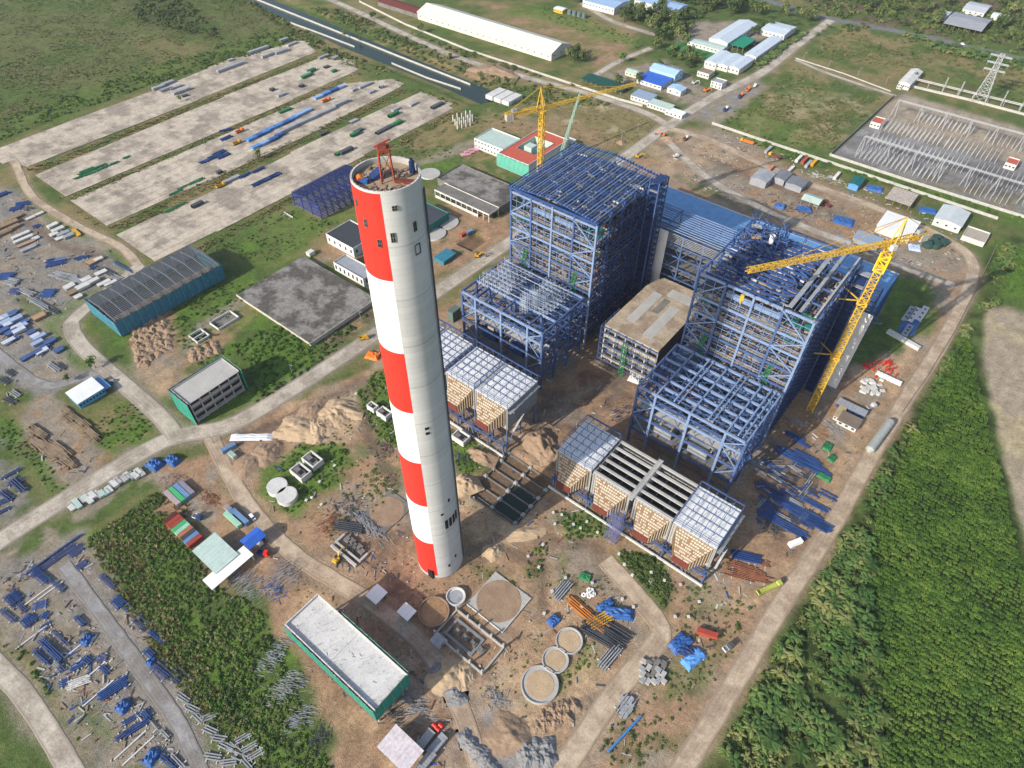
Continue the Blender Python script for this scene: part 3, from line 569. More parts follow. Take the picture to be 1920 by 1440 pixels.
# top deck: planks, coiled ropes, red derrick
DZ = HT-1.7
for k in range(-11, 12):
    x = k*.8; hw = math.sqrt(max(0, 8.85**2-x*x))
    if hw > .6: bar('deck_plank', (BX-hw, BY+x, DZ+rng.random()*.06), (BX+hw, BY+x, DZ), .74, .18, PLANK, ch)
part('deck_plate', shell(0, 360, DZ-.4, DZ-.2, -.8, 48), DGREY, ch)
dk = Acc(); V = [(BX+8.9*math.cos(2*math.pi*i/48), BY+8.9*math.sin(2*math.pi*i/48), DZ-.12) for i in range(48)]; dk.add(V, [tuple(range(48))]); part('deck_floor', dk, PLANK, ch)
def ring_acc(cx, cy, z, R, r, n=20, m=6):
    a = Acc(); V = []
    for i in range(n):
        for j in range(m):
            u, v = 2*math.pi*i/n, 2*math.pi*j/m; V.append((cx+(R+r*math.cos(v))*math.cos(u), cy+(R+r*math.cos(v))*math.sin(u), z+r*math.sin(v)))
    return a.add(V, [(i*m+j, ((i+1) % n)*m+j, ((i+1) % n)*m+(j+1) % m, i*m+(j+1) % m) for i in range(n) for j in range(m)])
for x, y in ((1.5,-5.8),(4.2,-4.9),(5.8,-2.8),(-4.8,2.2),(-6.2,1.2),(-1.4,4.2),(2.2,3.6)): part('rope_coil', ring_acc(BX+x, BY+y, DZ+.3, .85, .16), DGREY, ch)
dq = thing('derrick', 'red lattice lifting frame standing on top of the chimney deck', 'lifting frame', (BX+.5, BY-.2, DZ))
RUSTR = mat('rust_red_paint', (.30,.05,.028), .6, .3, .4, 2)
LG = [(-2.4,-.2),(.6,-2.6),(2.6,.2),(-.2,2.4)]
for x, y in LG: bar('leg', (BX+x+.5, BY+y, DZ+.1), (BX+x*.8+.5, BY+y*.8, DZ+9.2), .36, .36, RUSTR, dq)
for i in range(4):
    a, b2 = LG[i], LG[(i+1) % 4]; bar('top_beam', (BX+a[0]*.8+.5, BY+a[1]*.8, DZ+9), (BX+b2[0]*.8+.5, BY+b2[1]*.8, DZ+9), .4, .6, RUSTR, dq)
    bar('brace', (BX+a[0]+.5, BY+a[1], DZ+1), (BX+b2[0]*.8+.5, BY+b2[1]*.8, DZ+8.2), .14, .18, RUST, dq)
bar('pulley_beam', (BX-1.2, BY-1.6, DZ+9.4), (BX+1.6, BY+1.8, DZ+11.2), .5, .5, RUSTR, dq)
part('winch', Acc().obox(BX+.6, BY-.2, DZ+9.2, 2.2, 1.4, 1.0, .6), MAROON, dq)
single('steel_bundle', Acc().obox(BX+5.6, BY+1.8, DZ+.1, 5.5, 1.6, .8, .5), MAROON, 'red bundle of steel on the chimney deck beside the lifting frame', 'bundle')
single('tarpaulin', Acc().add([(BX-5.0,BY-1.6,DZ+.4),(BX-2.0,BY-3.6,DZ+.4),(BX-.3,BY-.8,DZ+2.6),(BX-3.2,BY+1.2,DZ+2.6),(BX-5.0,BY-1.6,DZ+.1),(BX-2.0,BY-3.6,DZ+.1),(BX-.3,BY-.8,DZ+.1),(BX-3.2,BY+1.2,DZ+.1)], [f for f in BOXF]), NAVY, 'dark blue tarpaulin slung over a frame on the chimney deck', 'tarpaulin')
single('winch_drum', Acc().tube((BX-5.2,BY-4.8,DZ+.9), (BX-3.6,BY-5.8,DZ+.9), .9, n=12), ORANGE, 'orange winch drum at the left of the chimney deck', 'winch')
single('tool_chest', Acc().obox(BX-3.0, BY-5.2, DZ+.1, 2.4, 1.4, 1.2, .4), TARP, 'blue chest beside the orange winch on the chimney deck', 'chest')
single('gas_bottle_rack', Acc().obox(BX+3.5, BY+6.6, DZ+.1, 1.2, 1.2, 3.6, .4).obox(BX+3.5, BY+6.6, DZ+3.7, .6, .6, .8, .4), NAVY, 'dark blue upright rack at the far edge of the chimney deck', 'rack')
a = Acc()
for _ in range(60): q = random.random()*6.28; r_ = 8*math.sqrt(random.random()); an = random.random()*3.14; a.obox(BX+r_*math.cos(q), BY+r_*math.sin(q), DZ+.1, random.uniform(.6, 3), random.uniform(.15, .5), random.uniform(.1, .4), an)
part('deck_timber', a, WOOD, ch, 'stuff')
a = Acc()
for k in range(40): q = k*.157; a.tube(on_shaft(math.degrees(q), HT-.2, -.25), on_shaft(math.degrees(q), HT+.9, -.25), .06, n=5)
part('starter_bars', a, RUST, ch, 'stuff')
# ---------------------------------------------------------------- boiler frames
def clutter(n, x0, x1, y0, y1, z, smin, smax, hmax, along=.5):
    a = Acc()
    for _ in range(n):
        L = random.uniform(smin, smax); w = random.uniform(.25, .9); x = random.uniform(x0, x1); y = random.uniform(y0, y1)
        a.obox(x, y, z, L, w, random.uniform(.2, hmax), 0 if random.random() < along else math.pi/2)
    return a
def boiler(cx, roofed):
    bt = thing('boiler_frame', 'tall blue steel boiler house with purlin roof, nearest the main road' if roofed else 'tall roofless blue steel boiler house beside the leaning yellow crane', 'boiler house', (cx, 307, 0))
    xs = [cx-30, cx-15, cx, cx+15, cx+30]; ys = [275, 288.5, 302, 314, 326.5, 339]; zs = [12, 24, 33.5, 44, 55.5, 66.3, 76.3, 90]
    top = 93 if roofed else 90
    for i, x in enumerate(xs):
        for j, y in enumerate(ys):
            edge = i in (0, 4) or j in (0, 5)
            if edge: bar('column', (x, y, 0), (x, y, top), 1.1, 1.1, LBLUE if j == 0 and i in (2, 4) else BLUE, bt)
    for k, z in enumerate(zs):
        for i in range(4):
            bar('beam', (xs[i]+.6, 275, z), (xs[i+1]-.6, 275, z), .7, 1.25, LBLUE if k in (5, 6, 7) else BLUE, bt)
            bar('beam', (xs[i]+.6, 339, z), (xs[i+1]-.6, 339, z), .8, 1.1, BLUE, bt)
        for j in range(5):
            bar('beam', (cx+30, ys[j]+.6, z), (cx+30, ys[j+1]-.6, z), .7, 1.1, BLUE, bt)
            bar('beam', (cx-30, ys[j]+.6, z), (cx-30, ys[j+1]-.6, z), .7, 1.1, BLUE, bt)
    zz = [0]+zs
    for k in range(1, len(zz)-1):           # wind bracing in the outer bays
        s = 1 if k % 2 else -1
        for a0, a1 in ((xs[0], xs[1]), (xs[4], xs[3])):
            if zz[k] < 24: continue
            p, q = ((a0, 274.6, zz[k]+.6), (a1, 274.6, zz[k+1]-.6)) if s > 0 else ((a1, 274.6, zz[k]+.6), (a0, 274.6, zz[k+1]-.6))
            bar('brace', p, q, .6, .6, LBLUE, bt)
        for j in (1, 3):
            bar('brace', (cx+30.3, ys[j], zz[k]+.6), (cx+30.3, ys[j+1], zz[k+1]-.6), .45, .45, BLUE, bt); bar('brace', (cx+30.5, ys[j+1], zz[k]+.6), (cx+30.5, ys[j], zz[k+1]-.6), .45, .45, BLUE, bt)
    # decks: a ring round the furnace at every level
    for k, z in enumerate(zs[:-1]):
        dm = WOOD if k % 2 else CONCD
        for x0, x1, y0, y1 in ((cx-29.4, cx+29.4, 276, 282 if k > 3 else 288), (cx-29.4, cx-17, 288.6, 338), (cx+17, cx+29.4, 288.6, 338), (cx-16.8, cx+16.8, 326, 338)):
            part('deck', Acc().box(x0, x1, y0, y1, z+.8, z+1.05), dm, bt)
        rl = Acc()
        for hgt in (1.0, 1.9):
            rl.beam((cx-29.5, 275.4, z+1+hgt), (cx+29.5, 275.4, z+1+hgt), .14); rl.beam((cx+29.6, 276, z+1+hgt), (cx+29.6, 338, z+1+hgt), .14)
        for x in np.arange(cx-29.5, cx+30, 3.7): rl.beam((x, 275.4, z+1), (x, 275.4, z+2.9), .14)
        part('handrail', rl, GALV, bt)
    cms = [CREAM, GALV, CONCD, RUST, PLANK, BLUE2, DGREY]
    for mi, m in enumerate(cms):
        a = Acc()
        for z in zs[:-1]:
            for arr in (clutter(34, cx-29, cx+29, 276.5, 282, z+1.05, .6, 4, 1.4, .8), clutter(12, cx-29, cx-18, 284, 337, z+1.05, .6, 4, 1.6, .4), clutter(22, cx+18, cx+29, 284, 337, z+1.05, .6, 5, 1.8, .4)): a.add(arr.v, arr.f)
        part('site_materials', a, m, bt, 'stuff')
    # furnace: dark core wrapped in bundles of horizontal tubes
    part('furnace_casing', Acc().box(cx-16, cx+16, 289.5, 325.5, 6, 84), DGREY, bt)
    for nm, m, off in (('tube_bundle', CREAM, 0), ('tube_bundle', TAN, .5), ('header_pipe', GALV, .25)):
        a = Acc()
        for z in np.arange(13+off, 83, 1.15):
            if random.random() < .22: continue
            x0 = cx-16+random.choice((0, 0, 3, 8)); x1 = cx+16-random.choice((0, 0, 4, 9)); y = 283+random.random()*5.5
            a.beam((x0, y, z), (x1, y, z), .55, .55)
            if random.random() < .5: a.beam((cx+17.2, 290, z), (cx+17.2, 325, z), .4, .5)
        part(nm, a, m, bt, 'stuff')
    a = Acc()
    for _ in range(150): x = random.uniform(cx-28, cx+28); y = random.uniform(283, 337); z0 = random.choice(zs[:-2]); a.beam((x, y, z0), (x, y, z0+random.uniform(5, 11)), .45)
    for _ in range(130):
        z0 = random.choice(zs[:-1])+random.uniform(-4, 6); y = random.uniform(277, 287); x = random.uniform(cx-28, cx+14); a.beam((x, y, z0), (x+random.uniform(4, 14), y, z0), .4, .4)
    for z in zs:
        for y in ys[1:-1]: a.beam((cx-30, y, z), (cx-16, y, z), .6, .9); a.beam((cx+16, y, z), (cx+30, y, z), .6, .9)
        for x in (cx-23, cx-19, cx+19, cx+23): a.beam((x, 276, z), (x, 338, z), .4, .7)
    a2 = Acc()
    for k in range(len(zs)-1):
        for f in (.33, .66): z = zs[k]+(zs[k+1]-zs[k])*f; a2.beam((cx-30, 275, z), (cx+30, 275, z), .22, .26); a2.beam((cx+30, 275, z), (cx+30, 339, z), .22, .26)
        for x in np.arange(cx-26, cx+28, 5.1):
            a2.beam((x, 275.2, zs[k]), (x, 275.2, zs[k+1]), .2)
            if random.random() < .35: a2.beam((x, 276.5, zs[k]), (x+5.1, 276.5, zs[k+1]), .2)
        for _ in range(26): x = random.uniform(cx-29, cx+24); y = random.uniform(276, 283); z = random.uniform(zs[k], zs[k+1]); a2.beam((x, y, z), (x+random.uniform(1, 6), y+random.uniform(-1, 1), z+random.uniform(-1.5, 1.5)), .2)
    part('light_framing', a2, LBLUE, bt, 'stuff')
    part('secondary_steel', a, BLUE, bt, 'stuff')
    a = Acc()
    for z in np.arange(6, 88, 3.1):
        a.beam((cx+31, 276, z), (cx+31, 338, z+random.uniform(-.2, .2)), .25, .3)
    for y in np.arange(276, 338, 4.1): a.beam((cx+31.2, y, 4), (cx+31.2, y, 88), .25, .25)
    part('side_girts', a, NAVY, bt, 'stuff')  # navy puts the shade of this side face into the colour
    part('top_girder', Acc().box(cx-14.2, cx+14.2, 276.2, 277.0, 82.2, 85.4), LBLUE, bt)
    for x in np.arange(cx-12, cx+13, 3): part('girder_stiffener', Acc().box(x-.1, x+.1, 275.9, 276.18, 82.4, 85.2), LBLUE, bt)
    for x0, x1, z in ((cx+16, cx+29, 77.6), (cx+17, cx+29.2, 67.6)): part('safety_net', Acc().box(x0, x1, 282.5, 300, z, z+.2), GREENN, bt)
    part('safety_net', Acc().box(cx-29, cx-20, 282.5, 296, 67.5, 67.7), GREENN, bt)
    for sx in (-20.5, 16.5):                # green site stairs on the front
        for z in (25.2, 34.8, 45.4):
            st = Acc(); z1 = {25.2: 33.4, 34.8: 44, 45.4: 55.4}[z]
            for w in (0, 2.2): st.beam((cx+sx+w, 274.2, z), (cx+sx+w+1.6, 274.2, z1), .35, .5)
            for s in np.linspace(.05, .95, 9): st.beam((cx+sx+1.6*s, 274.2, z+(z1-z)*s), (cx+sx+2.2+1.6*s, 274.2, z+(z1-z)*s), .3, .3)
            part('stair', st, GREENP, bt)
    # stair tower at the back corner
    tx0, tx1, ty0, ty1 = cx+32, cx+38, 326, 337; tt = Acc(); tz = 97 if roofed else 88
    for x in (tx0, tx1):
        for y in (ty0, (ty0+ty1)/2, ty1): bar('tower_column', (x, y, 0), (x, y, tz), .6, .6, BLUE, bt)
    for z in np.arange(4, tz, 4.2):
        tt.beam((tx0, ty0, z), (tx1, ty0, z), .35); tt.beam((tx1, ty0, z), (tx1, ty1, z), .35); tt.beam((tx0, ty1, z), (tx1, ty1, z), .35)
        tt.beam((tx1, ty0, z), (tx1, (ty0+ty1)/2, z+4.2), .25); tt.beam((tx1, ty1, z), (tx1, (ty0+ty1)/2, z+4.2), .25); tt.box(tx0+.4, tx1-.4, ty0+.4, ty1-.4, z, z+.15)
    part('tower_flights', tt, NAVY, bt, 'stuff')
    part('tower_head', Acc().box(tx0-.3, tx1+.3, ty1-4, ty1+.3, tz-3.2, tz-2.8).box(tx0-.3, tx1+.3, ty0-.3, ty0+4, tz-6.2, tz-5.8), GALV, bt)
    if roofed:
        def rz(x): return 94.2+3.2*(1-abs(x-cx)/31)
        for y in ys:
            for s in (-1, 1): bar('rafter', (cx+s*31, y, rz(cx+31)-.8), (cx, y, rz(cx)-.8), .7, 1.0, BLUE2, bt)
        for k, x in enumerate(np.arange(cx-31, cx+31.1, 2.07)): bar('purlin', (x, 273.6, rz(x)), (x, 340.4, rz(x)), .38, .5, LBLUE if k % 3 else BLUE, bt)
        a = Acc()
        for y in np.arange(277, 339, 4.4):
            for s in (-1, 1): a.beam((cx+s*31, y, rz(cx+31)-.35), (cx, y, rz(cx)-.35), .2, .25)
        for _ in range(130): x = random.uniform(cx-29, cx+27); y = random.uniform(277, 335); a.obox(x, y, 90.4+random.random(), random.uniform(1, 6), random.uniform(.4, 1.4), .6, random.choice((0, 1.57)))
        part('sag_rods', a, BLUE2, bt, 'stuff')
        for m, n_ in ((GALV, 90), (PLANK, 70), (CONCW, 40)):
            a = clutter(n_, cx-28, cx+27, 278, 336, 90.8, 1, 5, 1.2); part('roof_materials', a, m, bt, 'stuff')
        part('roof_platform', Acc().box(cx-29, cx+29, 276.5, 338, 90.2, 90.5), DGREY, bt)
        for x in np.arange(cx-30, cx+31, 3): pass
        bar('eaves_beam', (cx-31, 273.6, 93.4), (cx+31, 273.6, 93.4), .5, 1.4, BLUE2, bt)
    else:
        a = Acc(); b2 = Acc(); c2 = Acc()
        for y in np.arange(279, 336, 3.6):
            a.beam((cx-29+random.random()*4, y, 88.6), (cx+12+random.random()*4, y, 88.6), .6, 1.3)
            for _ in range(4): x = random.uniform(cx-28, cx+8); b2.beam((x, y+.9, 86.5), (x+random.uniform(4, 16), y+.9, 86.5), .55, .7)
        for x in np.arange(cx-27, cx+14, 5.2): a.beam((x, 277, 86), (x, 338, 86), .45, .8)
        for _ in range(60):
            x, y = random.uniform(cx-29, cx-6), random.uniform(308, 338); a.beam((x, y, 82), (x+random.uniform(-1, 1), y+random.uniform(-1, 1), random.uniform(90, 99)), .4)
            z = random.uniform(88, 97); c2.beam((x, y, z), (x+random.uniform(-7, 7), y+random.uniform(-5, 5), z+random.uniform(-3, 3)), .35)
        for k in (0, 3):                  # curved header rails
            R = 6+k*2.2; P = [(cx+4+R*math.cos(q)*1.2, 296+R*math.sin(q), 90.4) for q in np.linspace(-1.9, 1.2, 16)]
            for p, q in zip(P[:-1], P[1:]): c2.beam(p, q, .5, .6)
        part('roof_trusses', a, BLUE2, bt, 'stuff'); part('pipe_racks', b2, CREAM, bt, 'stuff'); part('header_rails', c2, BLUE, bt, 'stuff')
        for _x, w in ((15.5, 2.2), (21, 1.6)): part('walkway', Acc().box(cx+_x, cx+_x+w, 277, 337, 90.9, 91.1), GALV, bt)
        part('roof_platform', Acc().box(cx-29, cx+14, 277, 338, 80.2, 80.5), DGREY, bt)
        bar('crane_rail', (cx+29, 277, 91.4), (cx+29, 337, 91.4), .9, .8, CONC, bt)
        for m, n_ in ((GALV, 120), (PLANK, 110), (CONCW, 70), (CREAM, 90)): part('roof_materials', clutter(n_, cx-28, cx+13, 278, 336, 87.4, 1, 5, 1.4), m, bt, 'stuff')
        for x, y, m in ((-24, 327, CONC), (-20, 318, PLANK)): part('platform', Acc().obox(cx+x, y, 93, 5, 3.4, .5, .5), m, bt)
        part('tank', Acc().tube((cx-13, 322, 90), (cx-13, 322, 95), 1.4, n=12), WHITE, bt)
    return bt
boiler(-190, True); boiler(-67.7, False)
# ---------------------------------------------------------------- catalyst frames in front of the boilers
def front_frame(cx, scaffold):
    ft = thing('catalyst_frame', 'lower blue steel frame with scaffolding heaped on its top, in front of the roofed boiler' if scaffold else 'lower blue steel frame with open crossed roof beams, in front of the roofless boiler', 'steel frame', (cx, 248, 0))
    xs = [cx-30, cx-19.5, cx, cx+19.5, cx+30]; ys = [228.5, 241.5, 255, 268.5]; zs = [12, 24, 36.5, 45]
    for i, x in enumerate(xs):
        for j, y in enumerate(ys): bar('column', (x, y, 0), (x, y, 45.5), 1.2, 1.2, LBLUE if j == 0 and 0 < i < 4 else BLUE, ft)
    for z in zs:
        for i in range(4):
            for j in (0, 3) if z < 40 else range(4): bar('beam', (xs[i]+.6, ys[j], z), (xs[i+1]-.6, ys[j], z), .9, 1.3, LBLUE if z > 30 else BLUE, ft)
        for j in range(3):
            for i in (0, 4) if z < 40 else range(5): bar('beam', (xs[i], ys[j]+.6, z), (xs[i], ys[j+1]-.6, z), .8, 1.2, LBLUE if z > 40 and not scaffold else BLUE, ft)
    for k in range(3):
        z0, z1 = zs[k]+.6, zs[k+1]-.6
        for a0, a1 in ((xs[0], xs[1]), (xs[4], xs[3])): bar('brace', (a0, 228.1, z0 if k % 2 else z1), (a1, 228.1, z1 if k % 2 else z0), .5, .5, LBLUE, ft)
        for j in range(3):
            bar('brace', (cx+30.3, ys[j], z0), (cx+30.3, ys[j+1], z1), .4, .4, BLUE, ft); bar('brace', (cx-30.3, ys[j+1], z0), (cx-30.3, ys[j], z1), .4, .4, BLUE, ft)
            if k == 1: bar('brace', (cx+30.5, ys[j+1], z0), (cx+30.5, ys[j], z1), .4, .4, BLUE, ft)
    a = Acc()
    for z in (36.3, 44.8):                  # intermediate joists and plan bracing
        for y in np.arange(231.5, 268, 4.4):
            if z > 40 and (not scaffold or random.random() < .6): continue
            a.beam((cx-29.5, y, z), (cx+29.5, y, z), .5, .8)
        for x in np.arange(cx-26, cx+28, 6.5 if z < 40 else 13): a.beam((x, 229, z-.2), (x, 268, z-.2), .35, .6)
        for i in range(4):
            for j in range(3): a.beam((xs[i], ys[j], z+.3), (xs[i+1], ys[j+1], z+.3), .22); a.beam((xs[i+1], ys[j], z+.2), (xs[i], ys[j+1], z+.2), .22)
    for z in (6, 18, 30, 41):
        for j in (0, 3): a.beam((cx-30, ys[j], z), (cx+30, ys[j], z), .3, .4)
        a.beam((cx+30, 229, z), (cx+30, 268, z), .3, .4)
    for i in range(4):
        xm = (xs[i]+xs[i+1])/2
        for z0, z1 in ((24, 36), (36.5, 45)): a.beam((xs[i], 230, z0), (xm, 230, z1), .3); a.beam((xs[i+1], 230, z0), (xm, 230, z1), .3)
    part('joists', a, BLUE, ft, 'stuff')
    for i in range(4):                      # floor plates seen through the frame; dark ones paint in the interior shade
        for (y0, y1, z, m) in ((229.5, 237, 29.5, CONC), (242, 250, 18.8, DGREY), (229, 240, 12.9, CONCD)):
            for x in np.arange(xs[i]+1, xs[i+1]-2, 4.6): part('floor_plate', Acc().box(x, min(x+4.3, xs[i+1]-.8), y0, y1, z, z+.2), m, ft)
    for m, n_, z in ((CREAM, 40, 25), (RUST, 22, 13.2), (BLUE2, 60, 25), (GALV, 60, 29.8)): part('site_materials', clutter(n_, cx-29, cx+29, 230, 267, z, 1, 6, 2, .6), m, ft, 'stuff')
    for x in (-13, 8): part('duct', Acc().box(cx+x-5.5, cx+x+5.5, 232, 244, 14, 22.5), BLUE2 if scaffold else GALV, ft)
    if scaffold:
        a = Acc()
        for x in np.arange(cx-26, cx+24, 3.2):
            for y in np.arange(240, 267, 3.4):
                dx, dy = (x-cx)/26, (y-255)/14
                if abs(dx) < .22 or (abs(dx-.45) < .13 and dy < .1): continue
                h = 46+9*vnoise(x, y, 9, 3)
                a.beam((x, y, 45), (x, y, h), .22)
                for z in np.arange(47, h, 2.6): a.beam((x, y, z), (x+3.2, y, z), .2); a.beam((x, y, z), (x, y+3.4, z), .2)
                if random.random() < .4: a.beam((x, y, 45), (x+3.2, y, h), .16)
        for y in (243, 249, 252, 260, 266): a.beam((cx-24, y, 47.2), (cx+20, y, 47.2), .5, .3)
        for x, y, h in ((10, 238, 58), (13, 243, 60), (16, 247, 56)):
            for u in (-2, 0, 2):
                for v in (-2, 0, 2): a.beam((cx+x+u, y+v, 45), (cx+x+u, y+v, h), .16)
            for z in np.arange(46, h, 1.6): a.beam((cx+x-2, y-2, z), (cx+x+2, y-2, z), .14); a.beam((cx+x+2, y-2, z), (cx+x+2, y+2, z), .14); a.beam((cx+x-2, y, z), (cx+x+2, y, z), .14)
        part('scaffolding', a, mat('pale_scaffold', (.34,.39,.47), .5, .3), ft, 'stuff')
    else:
        for y in (236, 249, 262): bar('crossbeam', (cx-29, y, 44.4), (cx+29, y, 44.4), .9, 1.5, LBLUE, ft)
        for x in (-10, 9, 25): bar('crossbeam', (cx+x, 229.4, 46.4), (cx+x, 268, 46.4), .8, .8, LBLUE, ft); bar('crossbeam', (cx+x+2.4, 229.4, 46.4), (cx+x+2.4, 268, 46.4), .6, .6, LBLUE, ft)
        part('red_duct', Acc().box(cx-22, cx-8, 250, 257, 30, 32), MAROON, ft)
    return ft
front_frame(-190, True); front_frame(-67.7, False)
# ---------------------------------------------------------------- dust filter houses
FW = [(-45.8,-24.8), (-23.8,-2.3), (.2,20.7), (21.2,43.7)]
def filter_house(cx, w, zd, roofed, label, hoods=True):
    x0, x1 = cx+w[0], cx+w[1]; y0, y1 = 180.5, 206.5; zb = zd-17; t0 = thing('filter_house', label, 'filter house', ((x0+x1)/2, 193, 0))
    for x in (x0+1, (x0+x1)/2, x1-1):
        for y in (y0+1, 193, y1-1): bar('leg', (x, y, 0), (x, y, zb+.5), .8, .8, BLUE, t0)
    for (p, q) in (((x0+1, y0+1), ((x0+x1)/2, y0+1)), ((x1-1, y0+1), ((x0+x1)/2, y0+1)), ((x1-1, y0+1), (x1-1, 193)), ((x1-1, y1-1), (x1-1, 193))): bar('brace', (*p, .4), (*q, zb-.4), .4, .4, BLUE, t0)
    wa = Acc().box(x0, x1, y0, y0+.4, zb, zd).box(x0, x1, y1-.4, y1, zb, zd).box(x0, x0+.4, y0+.4, y1-.4, zb, zd).box(x1-.4, x1, y0+.4, y1-.4, zb, zd)
    part('wall', wa, mat('grey_casing_plate', (.33,.325,.31), .8), t0)
    st = Acc()
    for x in np.arange(x0+.9, x1, 1.75): st.beam((x, y0-.12, zb), (x, y0-.12, zd), .2, .22)
    for z in np.arange(zb+1, zd, 1.6): st.beam((x1+.1, y0, z), (x1+.1, y1, z), .2, .2)
    part('wall_ribs', st, CONCD, t0, 'stuff')
    xm = (x0+x1)/2; zt = zd-1.2                # inlet hood: frustum swelling from the wall to a maroon flange
    hb = [(x0+2, y0-.05, zb+3.5), (x1-1.2, y0-.05, zb+3.5), (x1-1.2, y0-.05, zt), (x0+2, y0-.05, zt)]; hf = [(xm-4.2, y0-7.5, zb+.2), (xm+3.4, y0-7.5, zb+.2), (xm+3.4, y0-7.5, zb+4.6), (xm-4.2, y0-7.5, zb+4.6)]
    part('inlet_hood', Acc().add(hb+hf, [(0,1,5,4),(1,2,6,5),(2,3,7,6),(3,0,4,7),(4,5,6,7)]), mat('hood_insulation', (.20,.13,.075), .85, .3), t0)
    part('flange', Acc().box(xm-4.5, xm+3.7, y0-7.75, y0-7.52, zb-.1, zb+4.9), MAROON, t0)
    # insulation blocks laid on the hood's top face
    A, B, C, D = [Vector(v) for v in (hb[3], hb[2], hf[2], hf[3])]; nr = (B-A).cross(D-A).normalized(); nr = nr if nr.z > 0 else -nr
    bl = mat('insulation_block', (.45,.395,.31), .85, .3); R_, C_ = 9, 13
    for r in range(R_):
        for c in range(C_):
            if random.random() < .07: continue
            u0, u1, v0, v1 = (c+.13)/C_, (c+.87)/C_, (r+.2)/R_, (r+.8)/R_
            P = [((A*(1-u)+B*u)*(1-v)+(D*(1-u)+C*u)*v) for u, v in ((u0, v0), (u1, v0), (u1, v1), (u0, v1))]
            h = nr*(.12+.12*random.random()); part('insulation_block', Acc().add([p+nr*.02 for p in P]+[p+h for p in P], [(4,5,6,7),(0,1,5,4),(1,2,6,5),(2,3,7,6),(3,0,4,7)]), bl if random.random() < .85 else mat('rusty_block', (.26,.15,.08), .85), t0)
    E0, E1, E2, E3 = [Vector(v) for v in (hb[1], hb[2], hf[2], hf[1])]
    rb = Acc()
    for s in np.linspace(.08, .92, 7): rb.beam(E0*(1-s)+E3*s+Vector((.15,-.1,0)), E1*(1-s)+E2*s+Vector((.15,-.1,0)), .3, .3)
    part('hood_ribs', rb, TAN, t0)
    if roofed:
        nxp, nyp = 4, 5
        for i in range(nxp):
            for j in range(nyp):
                dx = (x1-x0)/nxp; dy = (y1-y0)/nyp; part('roof_panel', Acc().box(x0+i*dx+.08, x0+(i+1)*dx-.08, y0+j*dy+.08, y0+(j+1)*dy-.08, zd, zd+.25+.08*random.random()), ROOFW, t0)
        fr = Acc(); zt = zd+4.2
        for x in np.linspace(x0, x1, 6): 
            bar('roof_beam', (x, y0, zt), (x, y1, zt), .22, .3, BLUE, t0)
            for y in np.linspace(y0, y1, 6): fr.beam((x, y, zd), (x, y, zt), .2)
        for y in np.linspace(y0, y1, 7): bar('roof_beam', (x0, y, zt), (x1, y, zt), .22, .3, BLUE, t0)
        for x in np.arange(x0, x1+.1, .95): fr.beam((x, y1-.2, zt+.4), (x, y1+2.6, zt-2.4), .16)
        for s in (0, .35, .7, 1): fr.beam((x0, y1-.2+2.8*s, zt+.4-2.8*s), (x1, y1-.2+2.8*s, zt+.4-2.8*s), .2)
        for z in (zd+1.2, zd+2.4):
            for p, q in (((x0, y0), (x1, y0)), ((x1, y0), (x1, y1)), ((x0, y0), (x0, y1))): fr.beam((*p, z), (*q, z), .12)
        part('roof_frame', fr, BLUE, t0, 'stuff')
        part('walkway', Acc().box(x0-.2, x1+.2, y0-1.6, y0-.25, zd-4.2, zd-4.0) if False else Acc().box(x1+.3, x1+2.1, y0, y1, zd-2.6, zd-2.4), GALV, t0)
        s2 = Acc()
        for k, (z0, z1) in enumerate(((zb-6, zb-1), (zb-1, zb+6), (zb+6, zd-2.6))):
            ya, yb = (y0+2, y0+11) if k % 2 else (y0+11, y0+2); s2.beam((x1+2.4, ya, z0), (x1+2.4, yb, z1), 1.1, .25)
        part('stair', s2, GALV, t0)
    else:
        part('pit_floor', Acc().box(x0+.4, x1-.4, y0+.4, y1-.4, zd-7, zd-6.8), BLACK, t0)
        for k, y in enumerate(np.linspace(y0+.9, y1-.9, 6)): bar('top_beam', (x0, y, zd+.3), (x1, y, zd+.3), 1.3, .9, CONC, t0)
        a = Acc()
        for y in np.linspace(y0+3.2, y1-3.2, 5): a.beam((x0+.4, y, zd-1), (x1-.4, y, zd-1), .35, .35)
        for x in (x0+7, x0+14): a.beam((x, y0, zd-.6), (x, y1, zd-.6), .25)
        part('hanger_rods', a, DGREY, t0, 'stuff')
    return t0
for k, w in enumerate(FW):
    filter_house(-67.7, w, 26, k in (0, 3), ('filter house with white roof half in the chimney shadow, left end of the near row', 'filter house with open black bays, left of the plank walkway', 'filter house with open black bays, right of the plank walkway', 'filter house with sunlit white roof at the right end of the near row')[k])
    filter_house(-190, w, 34, True, ('filter house at the left end of the far row, hidden behind the chimney', 'filter house in the far row just behind the chimney', 'white roofed filter house right of the chimney, second from the right in the far row', 'white roofed filter house with side stair at the right end of the far row')[k])
wk = thing('access_tower', 'blue scaffold stair tower and plank walkway between the open filter houses', 'access tower', (-69, 177, 0))
part('walkway', Acc().box(-70.0, -67.6, 178, 208, 26.6, 26.9), CONC, wk)
for x in (-70, -67.6): bar('walkway_rail', (x, 178, 28), (x, 208, 28), .12, .12, GALV, wk)
a = Acc()
for x in np.arange(-73.5, -66, 2.1):
    for y in (167.5, 170, 172): a.beam((x, y, 0), (x+random.uniform(-.3, .3), y, 25), .13)
